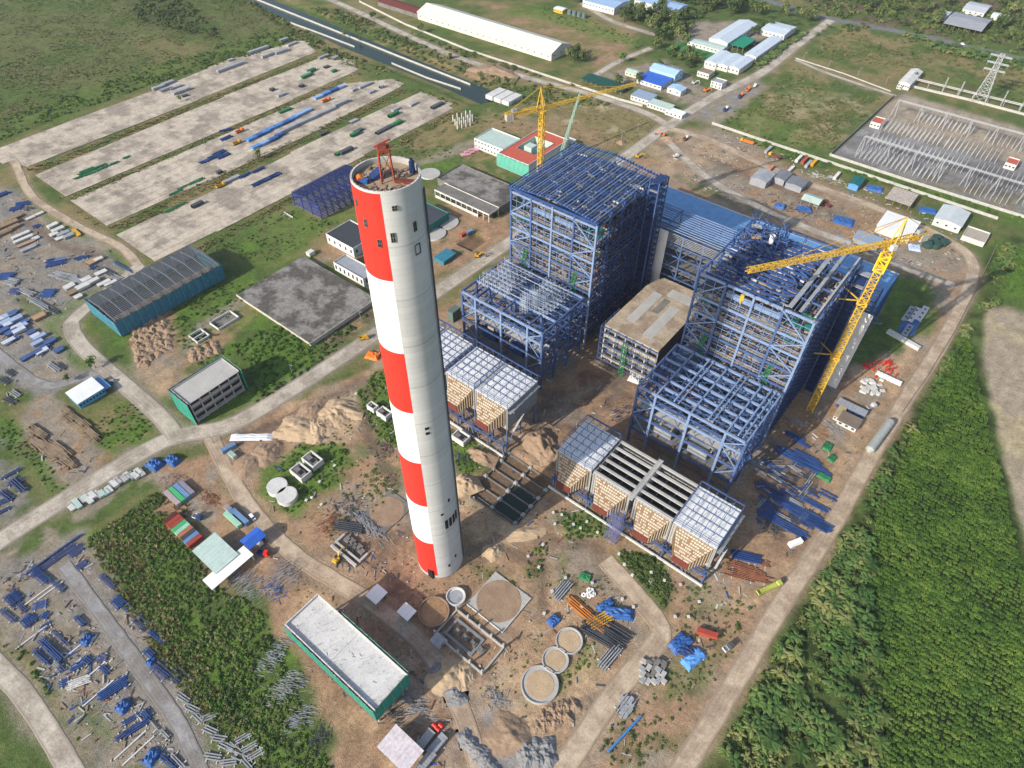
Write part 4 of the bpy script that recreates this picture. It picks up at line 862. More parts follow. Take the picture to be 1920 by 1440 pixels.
for z in np.arange(.8, 25, 1.9):
    for y in (167.5, 172): a.beam((-73.5, y, z), (-67.2, y, z+random.uniform(-.3, .3)), .12)
    a.beam((-73.5, 167.4, z), (-67.2, 167.4, z+1.6), .12); a.beam((-67.2, 167.4, z), (-70, 167.4, z+1.8), .12); a.beam((-67.2, 167.5, z), (-67.2, 172, z+1.4), .12); a.beam((-73.5, 172, z), (-67.2, 170, z+1), .1)
part('scaffold_frame', a, mat('scaffold_blue', (.12,.145,.30), .6), wk, 'stuff')
for cx, lab in ((-67.7, 'pipe rack and strip footing along the foot of the near filter houses'), (-190, 'pipe rack and strip footing along the foot of the far filter houses')):
    pr = thing('pipe_rack', lab, 'pipe rack', (cx, 176, 0)); part('footing', Acc().box(cx-46, cx+45, 174.6, 175.4, -.2, 1.2), CONCW, pr)
    for x in np.linspace(cx-45, cx+44, 9):
        for y in (176.4, 179): bar('post', (x, y, 0), (x, y, 8), .6, .6, BLUE, pr)
        bar('rack_beam', (x, 176, 6.4), (x, 179.4, 6.4), .5, .6, BLUE, pr)
    for y, z in ((176.5, 6.9), (177.4, 6.9), (178.6, 6.9), (176.5, 7.9)): bar('rack_rail', (cx-45.5, y, z), (cx+44.5, y, z), .35, .35, BLUE, pr)
    a = Acc()
    for x in np.arange(cx-45, cx+44, 2.2): a.beam((x, 176.4, random.uniform(1, 6)), (x+random.uniform(1, 3), random.uniform(174, 178), random.uniform(.5, 7.5)), .18)
    part('loose_steel', a, GALV, pr, 'stuff')
# ---------------------------------------------------------------- control bay between the boilers
bb = thing('control_building', 'unfinished concrete building with flat brown roof between the two boiler houses', 'building', (-127.5, 304, 0))
x0, x1, y0, y1, zr = -146, -109, 273, 335, 29
part('roof', Acc().poly([(x0,y0),(x1,y0),(x1,y1),(x0+5,y1),(x0+2,y1-6),(x0,y1-14)], zr, zr+.6), soft_mat('stained_roof_concrete', (.40,.325,.235), (.28,.215,.155), .08, 1, .3), bb)
part('roof_strip', Acc().box(x0+7, x0+13, y0+12, y1-16, zr+.61, zr+.72), CONC, bb); part('roof_strip', Acc().box(x0+22, x0+28.5, y0+6, y1-22, zr+.61, zr+.72), CONC, bb); part('roof_strip', Acc().box(x0+15.5, x0+20, y0+28, y1-18, zr+.61, zr+.66), CONCD, bb); part('roof_strip', Acc().box(x0+15, x1-3, y1-15, y1-7, zr+.61, zr+.68), CONC, bb)
for z in (3, 11.5, 20): part('floor_slab', Acc().box(x0, x1, y0+.4, y1, z, z+.5), CONC, bb); part('parapet', Acc().box(x0+.3, x1-.3, y0+.6, y0+.9, z+.5, z+2.8), TAN if z != 11.5 else CONCD, bb)
part('parapet', Acc().box(x0+.3, x1-.3, y0+.3, y0+.6, zr-2.6, zr), CONC, bb)
part('core', Acc().box(x0+2, x1-2, y0+4, y1-2, 0, zr), CONCD, bb)
part('side_wall', Acc().box(x1-.5, x1, y0+1, y1, 0, zr-.1), DGREY, bb)
for x in np.linspace(x0+.5, x1-.5, 6): bar('column', (x, y0+.6, 0), (x, y0+.6, zr), .8, .8, CONC, bb)
a = Acc()
for y in (y0-1.5,):
    for x in np.linspace(x0-1, x1, 8): a.beam((x, y, 0), (x, y, zr+1.2), .26)
    for z in np.arange(2.5, zr+1.2, 4.4): a.beam((x0-1, y, z), (x1, y, z), .34, .5)
for x in (x0-1.3,):
    for y in np.linspace(y0-2, y0+18, 5): a.beam((x, y, 0), (x, y, zr+1), .28)
    for z in np.arange(2.5, zr+1, 4.4): a.beam((x, y0-2, z), (x, y0+18, z), .3, .4)
for x in np.linspace(x0-1, x1, 8):
    for z in np.arange(2.5, zr, 8.8): a.beam((x, y0-2.0, z), (x, y0-.2, z), .3)
part('scaffold', a, BLUE, bb, 'stuff')
a = Acc()
for z in np.arange(0, 27, 2.6): a.beam((-130, y0-4.2, z), (-127, y0-4.2, z+2.6), .3); a.beam((-130, y0-4.2, z), (-127, y0-4.2, z), .25)
for x in (-130, -127): a.beam((x, y0-4.2, 0), (x, y0-4.2, 29), .35)
part('green_ladder', a, GREENP, bb)
# ---------------------------------------------------------------- turbine hall behind
hl = thing('turbine_hall', 'long blue turbine hall with half sheeted roof behind the boiler houses', 'turbine hall', (-125, 385, 0))
HX0, HX1 = -222, -24; DY0, DY1, HY1 = 343, 366, 430; bays = np.linspace(HX0, HX1, 15)
for x in bays:
    for y in (DY0, DY1): bar('column', (x, y, 0), (x, y, 58 if y == DY0 else 60), .9, .9, BLUE, hl)
    bar('column', (x, HY1, 0), (x, HY1, 30), .9, .9, BLUE, hl)
    bar('rafter', (x, DY0, 58.2), (x, DY1, 60.4), .6, .9, BLUE2, hl); bar('rafter', (x, DY1, 35.4), (x, HY1, 31), .6, 1.2, BLUE2, hl)
for y in np.arange(DY0+1, DY1, 2.1): bar('purlin', (HX0, y, 59+(y-DY0)*.095), (HX1, y, 59+(y-DY0)*.095), .45, .5, LBLUE, hl)
for z in (10, 18, 26, 34, 42, 50, 57.5): bar('girt', (HX0, DY0, z), (HX1, DY0, z), .5, .8, BLUE, hl); bar('girt', (HX0, DY1, z), (HX1, DY1, z), .5, .8, BLUE, hl)
for z in np.arange(52, 58, 1.1): bar('girt', (HX0, DY0-.4, z), (HX1, DY0-.4, z), .2, .3, GALV, hl)
for z in (14, 30, 46): part('floor', Acc().box(HX0+1, HX1-1, DY0+1, DY1-1, z, z+.4), CONCD, hl)
a = Acc()
for i in range(14):
    for z in (10, 26, 42): a.beam((bays[i], DY0, z), (bays[i+1], DY0, z+16), .35); a.beam((bays[i+1], DY0+.4, z), (bays[i], DY0+.4, z+16), .35)
for _ in range(160): x = random.uniform(HX0, HX1); z = random.uniform(8, 56); a.beam((x, DY0+random.uniform(1, 20), z), (x+random.uniform(3, 12), DY0+random.uniform(1, 20), z), .4)
part('bracing', a, BLUE, hl, 'stuff')
for x0, x1 in ((-159.5, -147.5), (-37.5, -20.5)):
    for k in range(7): part('cladding_panel', Acc().box(x0, x1, DY0-1.2, DY0-.8, .4+k*8.3, 8.55+k*8.3), ROOFW, hl)
nb = 26
for k in range(nb):                         # roof sheets of the turbine bay
    xa = HX0+(HX1-HX0)*k/nb; xb = HX0+(HX1-HX0)*(k+1)/nb
    part('roof_sheet', Acc().add([(xa+.05, DY1+18, 35.2), (xb-.05, DY1+18, 35.2), (xb-.05, HY1+1, 31.8), (xa+.05, HY1+1, 31.8)]+[(xa+.05, DY1+18, 35.0), (xb-.05, DY1+18, 35.0), (xb-.05, HY1+1, 31.6), (xa+.05, HY1+1, 31.6)], [(0,1,2,3),(7,6,5,4),(0,4,5,1),(1,5,6,2),(2,6,7,3),(3,7,4,0)]), ROOFB, hl)
for y in np.arange(DY1+1, DY1+18, 1.9): bar('purlin', (HX0, y, 36.4-(y-DY1)*.067), (HX1, y, 36.4-(y-DY1)*.067), .4, .45, LBLUE, hl)
part('gutter', Acc().box(HX0, HX1, HY1+1, HY1+2.2, 31.2, 31.9), CONCW, hl)
part('end_wall', Acc().box(HX1-.5, HX1, DY0, HY1, 2, 30.6), ROOFB, hl)
for y in np.arange(DY0+3, HY1, 6.5): bar('wall_rib', (HX1+.15, y, 1), (HX1+.15, y, 31), .35, .3, BLUE2, hl)
part('back_wall', Acc().box(HX0, HX1, HY1-.4, HY1, 4, 30.6), ROOFB, hl)
part('turbine_floor', Acc().box(HX0+1, HX1-1, DY1+1, HY1-1, 12, 12.4), CONCD, hl)
a = Acc()
for i in range(7): a.obox(HX0+14+i*28, 392, 12.4, 16, 9, 6, 0)
part('turbine_casing', a, PALEG, hl, 'stuff')
for sx in (-110, -92, -74):                 # cable tray gantries rising behind the roofless boiler
    pass
# ---------------------------------------------------------------- tower cranes
def lattice(a, p, q, w, bays, r=.22, rb=.12):
    """a four chord lattice boom from p to q"""
    p = Vector(p); q = Vector(q); d = (q-p).normalized(); u = Vector((0,0,1)) if abs(d.z) < .9 else Vector((0,1,0)); s = d.cross(u).normalized(); u = s.cross(d)
    C4 = [s*(w/2*i)+u*(w/2*j) for i, j in ((-1,-1),(1,-1),(1,1),(-1,1))]
    for c in C4: a.beam(p+c, q+c, r)
    for k in range(bays):
        m0 = p.lerp(q, k/bays); m1 = p.lerp(q, (k+1)/bays)
        for i in range(4):
            c0, c1 = C4[i], C4[(i+1) % 4]; a.beam(m0+c0, m0+c1, rb); a.beam(m0+(c0 if k % 2 else c1), m1+(c1 if k % 2 else c0), rb*1.25)
    return a
def tower_crane(base, hm, az, jl, jdz, cl, label, tilt=0, jw=1.9, mw_=3.4, seg=11.2, jt=.3):
    t0 = thing('tower_crane', label, 'crane', (base[0], base[1], 0)); bx, by = base; Z = base[2] if len(base) > 2 else 0
    nseg = int((hm-Z)/seg)
    for k in range(nseg):
        z0 = Z+(hm-Z)*k/nseg; z1 = Z+(hm-Z)*(k+1)/nseg; part('mast_section', lattice(Acc(), (bx, by, z0), (bx, by, z1), mw_, 5, .42, .22), YEL, t0)
    part('turntable', Acc().tube((bx, by, hm), (bx, by, hm+1.6), 2.3, 2.6, 14), YEL, t0)
    d = Vector((math.cos(az), math.sin(az), 0)); n = Vector((-d.y, d.x, 0)); c = Vector((bx, by, hm+3))
    part('cab', Acc().obox(*(c+n*2.6+d*1.5).xy, hm+.6, 2.6, 2.0, 2.6, az), CONCW, t0)
    j1 = c+d*jl+Vector((0,0,jdz)); nj = int(jl/11)
    for k in range(nj): p = c.lerp(j1, k/nj); q = c.lerp(j1, (k+1)/nj); part('jib_section', lattice(Acc(), p, q, jw, 6, jt, jt*.6), YEL, t0)
    e = c-d*cl
    part('counter_jib', lattice(Acc(), c, e, 2.2, 6, .4, .25), YEL, t0)
    for k in range(3): part('counterweight', Acc().obox(*(e+d*(1+k*1.6)).xy, hm-.2, 1.3, 3.2, 3.6, az), CONC, t0)
    top = c+Vector((0,0,13))-d*1.5
    part('apex', Acc().beam(c+n*1.4, top, .5).beam(c-n*1.4, top, .5).beam(c-d*4, top, .4).beam(c+d*2, top, .4), YEL, t0)
    part('winch', Acc().obox(*(e+d*6).xy, hm+4, 3, 2, 2, az), GALV, t0)
    for f in (.45, .8): bar('tie_rod', top, c.lerp(j1, f)+Vector((0,0,1)), .22, .22, YELD, t0)
    bar('tie_rod', top, e+Vector((0,0,1)), .25, .25, YELD, t0)
    return t0, c, j1, d
# the crane beside the roofless boiler: luffing jib laid out over the boiler
def onz(px, py, z): return Vector(G(px, py, z).tolist())
cR = G2(1519, 768); J = onz(1403, 500, 125)-Vector((*cR, 125)); azR = math.atan2(J.y, J.x)
tcr, c_, j_, d_ = tower_crane(cR, 115, azR, math.hypot(J.x, J.y), 5, 21, 'yellow tower crane with long jib reaching over the roofless boiler house')
for z in (44, 82): part('tie_collar', lattice(Acc(), (cR[0], cR[1], z-1), (cR[0], cR[1], z+1), 4.4, 1, .6, .4).beam((cR[0]-2, cR[1], z), (-38, cR[1]-6, z), .5).beam((cR[0]-2, cR[1], z), (-38, cR[1]+6, z), .5), YEL, tcr)
part('climbing_cage', lattice(Acc(), (cR[0], cR[1], 102), (cR[0], cR[1], 112), 4.6, 3, .6, .35), mat('bright_yellow', (.85,.58,.02), .5), tcr)
hp = j_-d_*2; bar('hoist_rope', hp, hp-Vector((0,0,14)), .1, .1, DGREY, tcr); part('hook_block', Acc().obox(hp.x, hp.y, hp.z-17, 1.6, 1.0, 3, .4).tube((hp.x, hp.y, hp.z-19), (hp.x, hp.y, hp.z-17), .3, .6, 8), YEL, tcr)
tcl = tower_crane((-238, 327.5), 113, math.atan2(60, 29), 67, 3, 25, 'yellow tower crane with horizontal jib behind the roofed boiler house', jw=1.5, mw_=2.8, jt=.17)[0]
gb = thing('crawler_crane', 'pale green lattice boom of a crawler crane behind the roofed boiler house', 'crane', (*G2(1050, 300), 0))
b0 = onz(1050, 296, 3); b1 = onz(1088, 174, 52)
for k in range(5): part('boom_section', lattice(Acc(), b0.lerp(b1, k/5), b0.lerp(b1, (k+1)/5), 2.2-.25*k, 5, .3, .16), mat('pale_green_paint', (.30,.45,.36), .6), gb)
part('crane_body', Acc().obox(b0.x, b0.y, 1.4, 8, 4, 2.6, 1.0), LIME, gb)
for s_ in (-2.2, 2.2): part('track', Acc().obox(b0.x+s_*.8, b0.y-s_*.6, 0, 8, 1.2, 1.3, 1.0), DGREY, gb)
# ---------------------------------------------------------------- buildings
def rectpx(z, pts):
    """left, top, right, bottom corners seen at height z -> grid-aligned rectangle"""
    l, t_, r, b = [G2(*p, z) for p in pts]
    return (l[0]+t_[0])/2, (r[0]+b[0])/2, (l[1]+b[1])/2, (t_[1]+r[1])/2
def shed(name, label, cat, pts, z, roofm, wallm, ridge=None, rise=1.5, win=0, doors=0, sheets=8, eave=.5, rect=None, z0=0, winh=1.3, storeys=1, group=None, open_front=False, winm=None):
    x0, x1, y0, y1 = rect or rectpx(z, pts); t0 = thing(name, label, cat, ((x0+x1)/2, (y0+y1)/2, 0), group)
    if open_front:
        for x in np.linspace(x0+.3, x1-.3, max(2, int((x1-x0)/6)+1)):
            for y in (y0+.3, y1-.3): bar('post', (x, y, 0), (x, y, z), .3, .3, wallm, t0)
        part('back_wall', Acc().box(x0, x1, y1-.2, y1-.02, 0, z-.05), wallm, t0)
    else:
        w = Acc().box(x0, x1, y0, y0+.3, z0, z).box(x0, x1, y1-.3, y1, z0, z).box(x0, x0+.3, y0+.3, y1-.3, z0, z).box(x1-.3, x1, y0+.3, y1-.3, z0, z)
        if ridge == 'x': w.add([(x1-.1, y0, z), (x1-.1, y1, z), (x1-.1, (y0+y1)/2, z+rise)], [(0,1,2)]); w.add([(x0+.1, y0, z), (x0+.1, y1, z), (x0+.1, (y0+y1)/2, z+rise)], [(2,1,0)])
        if ridge == 'y': w.add([(x0, y0+.1, z), (x1, y0+.1, z), ((x0+x1)/2, y0+.1, z+rise)], [(0,1,2)]); w.add([(x0, y1-.1, z), (x1, y1-.1, z), ((x0+x1)/2, y1-.1, z+rise)], [(2,1,0)])
        part('wall', w, wallm, t0)
        wm = winm or GLASS
        for s in range(storeys):
            zc = z0+(z-z0)*(s+.55)/storeys
            for k in range(win):
                x = x0+(x1-x0)*(k+.5)/win; ww = min(1.6, (x1-x0)/win*.55)
                o = part('window', Acc().box(x-ww/2, x+ww/2, y0-.06, y0+.1, zc-winh/2, zc+winh/2), wm, t0)
            nw = int(win*(y1-y0)/max(x1-x0, 1))
            for k in range(nw):
                y = y0+(y1-y0)*(k+.5)/nw; ww = min(1.6, (y1-y0)/nw*.55); part('window', Acc().box(x1-.1, x1+.06, y-ww/2, y+ww/2, zc-winh/2, zc+winh/2), wm, t0)
        for k in range(doors):
            x = x0+(x1-x0)*(k+1)/(doors+1); part('door', Acc().box(x-1.5, x+1.5, y0-.09, y0+.1, 0, min(3.5, z*.7)), DGREY, t0)
    e = eave; th = .18
    if ridge == 'y':
        for s in (-1, 1):
            xe = x0-e if s < 0 else x1+e; xm = (x0+x1)/2; n_ = max(1, sheets)
            for k in range(n_):
                ya = y0-e+(y1-y0+2*e)*k/n_; yb = y0-e+(y1-y0+2*e)*(k+1)/n_-.06
                P = [(xe, ya, z), (xm, ya, z+rise), (xm, yb, z+rise), (xe, yb, z)]; part('roof_sheet', Acc().add([(a, b, c+th) for a, b, c in P]+P, [(0,1,2,3),(7,6,5,4),(0,4,5,1),(1,5,6,2),(2,6,7,3),(3,7,4,0)]), roofm, t0)
    elif ridge == 'x':
        for s in (-1, 1):
            ye = y0-e if s < 0 else y1+e; ym = (y0+y1)/2; n_ = max(1, sheets)
            for k in range(n_):
                xa = x0-e+(x1-x0+2*e)*k/n_; xb = x0-e+(x1-x0+2*e)*(k+1)/n_-.06
                P = [(xa, ye, z), (xb, ye, z), (xb, ym, z+rise), (xa, ym, z+rise)]; part('roof_sheet', Acc().add([(a, b, c+th) for a, b, c in P]+P, [(0,1,2,3),(7,6,5,4),(0,4,5,1),(1,5,6,2),(2,6,7,3),(3,7,4,0)]), roofm, t0)
    elif ridge == 'flat':
        part('roof', Acc().box(x0+.3, x1-.3, y0+.3, y1-.3, z-.6, z-.35), roofm, t0); part('parapet', Acc().box(x0-.1, x1+.1, y0-.1, y0+.25, z+.005, z+.5).box(x0-.1, x1+.1, y1-.25, y1+.1, z+.005, z+.5).box(x0-.1, x0+.25, y0+.25, y1-.25, z+.005, z+.5).box(x1-.25, x1+.1, y0+.25, y1-.25, z+.005, z+.5), wallm, t0)
    else:
        n_ = max(1, sheets)
        for k in range(n_):
            xa = x0-e+(x1-x0+2*e)*k/n_; xb = x0-e+(x1-x0+2*e)*(k+1)/n_-.06
            P = [(xa, y0-e, z), (xb, y0-e, z), (xb, y1+e, z+rise), (xa, y1+e, z+rise)]; part('roof_sheet', Acc().add([(a, b, c+th) for a, b, c in P]+P, [(0,1,2,3),(7,6,5,4),(0,4,5,1),(1,5,6,2),(2,6,7,3),(3,7,4,0)]), roofm, t0)
    return t0, x0, x1, y0, y1
def netting(t0, x0, x1, y0, y1, z0, z1, m, sides='lrfb', off=1.3, seg=5.):
    """scaffold wrapped in netting: sagging sheets hung side by side on poles"""
    runs = {'f': ((x0-off, y0-off), (x1+off, y0-off)), 'b': ((x0-off, y1+off), (x1+off, y1+off)), 'l': ((x0-off, y0-off), (x0-off, y1+off)), 'r': ((x1+off, y0-off), (x1+off, y1+off))}
    pl = Acc()
    for s in sides:
        p, q = [Vector(v) for v in runs[s]]; L = (q-p).length; n = max(1, int(L/seg)); d = (q-p)/L; nrm = Vector((d.y, -d.x))
        for k in range(n):
            a = p+d*(L*k/n); b = p+d*(L*(k+1)/n); V = []
            for j in range(5):
                for i in range(5):
                    c = a.lerp(b, i/4)+nrm*(.35*math.sin(math.pi*i/4)*math.sin(math.pi*(j+.5)/5)*(.5+random.random())); V.append((c.x, c.y, z0+(z1-z0)*j/4+(random.uniform(-.4, .3) if j == 4 else 0)))
            part('net_sheet', Acc().add(V, [(j*5+i, j*5+i+1, (j+1)*5+i+1, (j+1)*5+i) for j in range(4) for i in range(4)]), m, t0)
            pl.beam((a.x, a.y, 0), (a.x, a.y, z1+1), .14); pl.beam((a.x+nrm.x*-.9, a.y-nrm.y*.9, 0), (a.x-nrm.x*.9, a.y-nrm.y*.9, z1+.4), .14)
        for z in np.arange(z0+2, z1+1, 2.2): pl.beam((p.x, p.y, z), (q.x, q.y, z), .12)
    part('scaffold_poles', pl, GALV, t0, 'stuff')
# A: long teal-netted hall with bare roof trusses
x0, x1, y0, y1 = -434, -400, 96, 172
ta = thing('netted_hall', 'long hall frame with grey roof trusses wrapped in teal netting', 'building', ((x0+x1)/2, (y0+y1)/2, 0))
for y in np.linspace(y0, y1, 11):
    for x in (x0, x1): bar('column', (x, y, 0), (x, y, 12), .6, .6, CONC, ta)
    bar('rafter', (x0, y, 12), ((x0+x1)/2, y, 14.5), .5, .9, GALV, ta); bar('rafter', (x1, y, 12), ((x0+x1)/2, y, 14.5), .5, .9, GALV, ta)
for k in range(25):
    x = x0+(x1-x0)*k/24; bar('purlin', (x, y0-1, 12.9+2.5*(1-abs(k-12)/12)), (x, y1+1, 12.9+2.5*(1-abs(k-12)/12)), .32, .35, mat('dull_grey_purlin', (.22,.225,.23), .6), ta)
part('floor', Acc().box(x0, x1, y0, y1, .05, .35), DGREY, ta); part('platform', Acc().box(x1-7, x1-1, y0+1, y1-1, 10, 10.3), WOOD, ta)
netting(ta, x0, x1, y0, y1, .5, 12.5, TEAL, 'lrfb', 1.6)
a = Acc()
for y in np.arange(y0, y1, 2.5): a.beam((x1+1.5, y, 12), (x1-3, y, 12.4), .15)
part('guard_poles', a, DGREY, ta, 'stuff')
# B: two-storey concrete frame with green nets on two sides
x0, x1, y0, y1 = -313, -297, 83.5, 116; tb = thing('concrete_building', 'three storey bare concrete frame with green net on its left end, beside the junction', 'building', ((x0+x1)/2, 100, 0))
for x in (x0+.4, (x0+x1)/2, x1-.4):
    for y in np.linspace(y0+.4, y1-.4, 6): bar('column', (x, y, 0), (x, y, 16.3), .7, .7, CONC, tb)
for z in (5.2, 10.6): part('floor_slab', Acc().box(x0, x1, y0, y1, z, z+.45), CONCD, tb)
part('roof_slab', Acc().box(x0-.6, x1+.6, y0-.6, y1+.6, 16.3, 16.8), CONC, tb)
for z in (2.8, 8, 13.5):
    for y in np.linspace(y0+.4, y1-.4, 6)[:-1]: bar('lintel', (x1-.4, y+.4, z), (x1-.4, y+6, z), .4, .5, CONC, tb)
for z in (.1, 5.66, 11.06):
    for y in np.linspace(y0+.4, y1-.4, 6)[:-1]: part('spandrel', Acc().box(x1-.75, x1-.55, y+.4, y+5.9, z, z+1.7), CONC, tb)
part('partition', Acc().box(x0+1, x1-1, 99.4, 99.8, 0, 16), CONCD, tb); part('inner_wall', Acc().box(x0+7, x0+7.3, y0+1, y1-1, .1, 16), CONCD, tb)
part('parapet', Acc().box(x0-.6, x0-.3, y0-.6, y1+.6, 16.81, 17.5).box(x0-.3, x1+.6, y0-.6, y0-.3, 16.81, 17.5).box(x0-.3, x1+.6, y1+.3, y1+.6, 16.81, 17.5), CONC, tb)
netting(tb, x0, x1, y0, y1, .3, 17.5, GREENN, 'flb', 1.6)
# C: near building with white roof slab and green nets
x0, x1, y0, y1 = -151, -98, 37, 53.5; tcn = thing('concrete_building', 'long building with fresh white roof slab and green netting near the bottom edge', 'building', ((x0+x1)/2, 45, 0))
for k in range(2): part('roof_slab', Acc().box(x0-.8+k*27, x0+26.1+k*28, y0-.8, y1+.8, 17.6, 18.2), CONCW, tcn)
part('floor_slab', Acc().box(x0, x1, y0, y1, 8.6, 9.1), CONC, tcn)
for x in np.linspace(x0+.4, x1-.4, 8):
    for y in (y0+.4, (y0+y1)/2, y1-.4): bar('column', (x, y, 0), (x, y, 17.6), .7, .7, CONC, tcn)
part('inner_wall', Acc().box(x0+1, x1-1, y0+6, y0+6.3, .1, 17.4), CONCD, tcn)
part('parapet', Acc().box(x0-.8, x1+1.8, y0-.8, y0-.4, 18.21, 19.4).box(x0-.8, x0-.4, y0-.39, y1+.8, 18.21, 19.2).box(x0-.39, x1+1.8, y1+.4, y1+.8, 18.21, 19.0), CONCW, tcn)
a = Acc()
for _ in range(120): x = random.uniform(x0, x1); y = random.choice((random.uniform(y0, y0+3), random.uniform(y0, y1))); a.beam((x, y, 18.2), (x+random.uniform(-.5, .5), y+random.uniform(-.5, .5), 19+random.random()), .08); 
for _ in range(9): x = random.uniform(x0, x1); y = random.uniform(y0, y1); an = random.random()*3; a.beam((x, y, 18.3), (x+1.6*math.cos(an), y+1.6*math.sin(an), 18.3), .1)
part('starter_bars', a, DGREY, tcn, 'stuff')
netting(tcn, x0, x1, y0, y1, 8, 19.0, GREENN, 'fr', 1.5, 4); netting(tcn, x0+16, x1, y0, y1, 13, 19.4, GREENN, 'b', 1.6, 4)
# D: big weathered tank roof
rx0, rx1, ry0, ry1 = -373, -296, 165.5, 223
td = thing('reservoir', 'huge flat weathered concrete reservoir roof with black stains', 'reservoir', ((rx0+rx1)/2, (ry0+ry1)/2, 0)); STN = soft_mat('stained_slab', (.23,.215,.195), (.10,.09,.08), .07, .8, .4)
for i in range(4):
    for j in range(3): part('roof_panel', Acc().box(rx0+i*(rx1-rx0)/4+.02, rx0+(i+1)*(rx1-rx0)/4-.02, ry0+j*(ry1-ry0)/3+.02, ry0+(j+1)*(ry1-ry0)/3-.02, 3.2, 3.6), STN, td)
part('wall', Acc().box(rx0+.6, rx1-.6, ry0+.6, ry1-.6, -1, 3.19), CONCW, td); part('kerb', Acc().box(rx0-.3, rx1+.3, ry0-.4, ry0-.02, 2.4, 3.9).box(rx1+.02, rx1+.4, ry0-.4, ry1, 2.4, 3.9), mat('stained_kerb', (.45,.40,.32), .9, .4), td)
# E: site office with white roof
te, *_ = shed('site_office', 'blue walled site office with flat white roof beside the loop road', 'office', None, 4.4, ROOFW, mat('blue_wall_panel', (.10,.33,.52), .6), None, .3, 7, 0, 8, .3, rect=(-373.5, -359.5, 46.5, 62.5)); part('awning', Acc().box(-373, -359.5, 62.9, 66.5, 2.9, 3.05), ROOFB, te)
# small far blocks behind the chimney
shed('pump_house', 'low white block with dark flat roof left of the chimney top', 'building', None, 8, mat('bitumen_roof', (.045,.05,.06)), CONCW, 'flat', rect=(-376, -346, 248, 272), win=5, winh=2.6, winm=BLACK)
shed('pump_house', 'small white two part building below the dark flat roof, left of the chimney', 'building', None, 7, GREYSH, CONCW, 'flat', rect=(-346, -315, 229, 241), win=7, winh=3.2, winm=BLACK)
netp = shed('workshop', 'green walled roofless room right of the chimney top', 'building', None, 7, mat('bitumen_roof2', (.05,.055,.07)), mat('green_wall', (.03,.17,.14), .8), 'flat', rect=(-352, -325, 300, 328))
shed('water_works', 'wide grey flat roofed building behind the low white colonnade', 'building', None, 6, STN, CONCD, 'flat', rect=(-369, -300, 362, 392))
tl = thing('colonnade', 'long low white framed building with open bays and grey roof beside the main road', 'building', (-328, 352, 0)); x0, x1, y0, y1 = -357, -299, 346, 358
part('roof', Acc().box(x0, x1, y0, y1, 7, 7.4), CONCD, tl); part('kerb', Acc().box(x0, x1, y0-.3, y0-.02, 6.4, 7.7).box(x0, x1, y1+.02, y1+.3, 6.4, 8).box(x1+.02, x1+.3, y0-.3, y1+.3, 6.4, 7.7), CONCW, tl)
for x in np.linspace(x0+.3, x1-.3, 11): bar('column', (x, y0+.2, 0), (x, y0+.2, 6.98), .5, .5, CONCW, tl); bar('column', (x, y1-.3, 0), (x, y1-.3, 6.98), .5, .5, CONCW, tl)
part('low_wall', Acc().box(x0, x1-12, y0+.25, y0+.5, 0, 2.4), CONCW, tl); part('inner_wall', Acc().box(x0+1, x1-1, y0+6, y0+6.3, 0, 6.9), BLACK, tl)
# blue portal frame by the yards
PFB = mat('portal_blue', (.025,.045,.20), .5, .3); PFX0, PFX1, PFY0, PFY1 = -437, -404, 266, 322
x0, x1, y0, y1 = PFX0, PFX1, PFY0, PFY1; tf = thing('portal_frame', 'deep blue steel portal frame hall without cladding beside the concrete yards', 'building', ((x0+x1)/2, (y0+y1)/2, 0))
for y in np.linspace(y0, y1, 10):
    for x in np.linspace(x0, x1, 4): bar('column', (x, y, 0), (x, y, 11), .6, .6, PFB, tf)
    bar('rafter', (x0, y, 11), ((x0+x1)/2, y, 13.5), .5, .8, PFB, tf); bar('rafter', (x1, y, 11), ((x0+x1)/2, y, 13.5), .5, .8, PFB, tf)
for k in range(21):
    x = x0+(x1-x0)*k/20; bar('purlin', (x, y0-.5, 11.8+2.5*(1-abs(k-10)/10)), (x, y1+.5, 11.8+2.5*(1-abs(k-10)/10)), .35, .4, PFB, tf)
for z in (1.5, 3, 4.5, 6, 7.5, 9, 10.5): bar('girt', (x0, y0, z), (x1, y0, z), .25, .35, PFB, tf); bar('girt', (x1, y0, z), (x1, y1, z), .25, .35, PFB, tf)
part('floor', Acc().box(x0, x1, y0, y1, .05, .25), CONCD, tf)
# administration building with red terrace and green net, pale-roofed annex
shed('annex', 'white building with pale green flat roof left of the yellow crane mast', 'building', None, 9, PALEG, CONCW, 'flat', rect=(-387, -354, 430, 455), win=9, storeys=2)
x0, x1, y0, y1 = -349, -316, 418, 476; tm = thing('admin_block', 'courtyard building with red terrace roof and green netted walls behind the boiler', 'building', (-330, 447, 0))
CT = (-343, -322, 436, 462)
part('roof_terrace', Acc().box(x0, x1, y0, CT[2], 11.6, 12).box(x0, x1, CT[3], y1, 11.6, 12).box(x0, CT[0], CT[2], CT[3], 11.6, 12).box(CT[1], x1, CT[2], CT[3], 11.6, 12), TILER, tm)
part('wall', Acc().box(x0, x1, y0, y0+.4, 0, 12.8).box(x0, x1, y1-.4, y1, 0, 12.8).box(x0, x0+.4, y0+.4, y1-.4, 0, 12.8).box(x1-.4, x1, y0+.4, y1-.4, 0, 12.8), CONCW, tm)
part('court_wall', Acc().box(CT[0], CT[1], CT[3]-.3, CT[3], 0, 12.6).box(CT[0], CT[0]+.3, CT[2], CT[3]-.3, 0, 12.6).box(CT[1]-.3, CT[1], CT[2], CT[3]-.3, 0, 12.6), PALEG, tm); part('court_floor', Acc().box(CT[0], CT[1], CT[2], CT[3], 3, 3.3), CONC, tm)
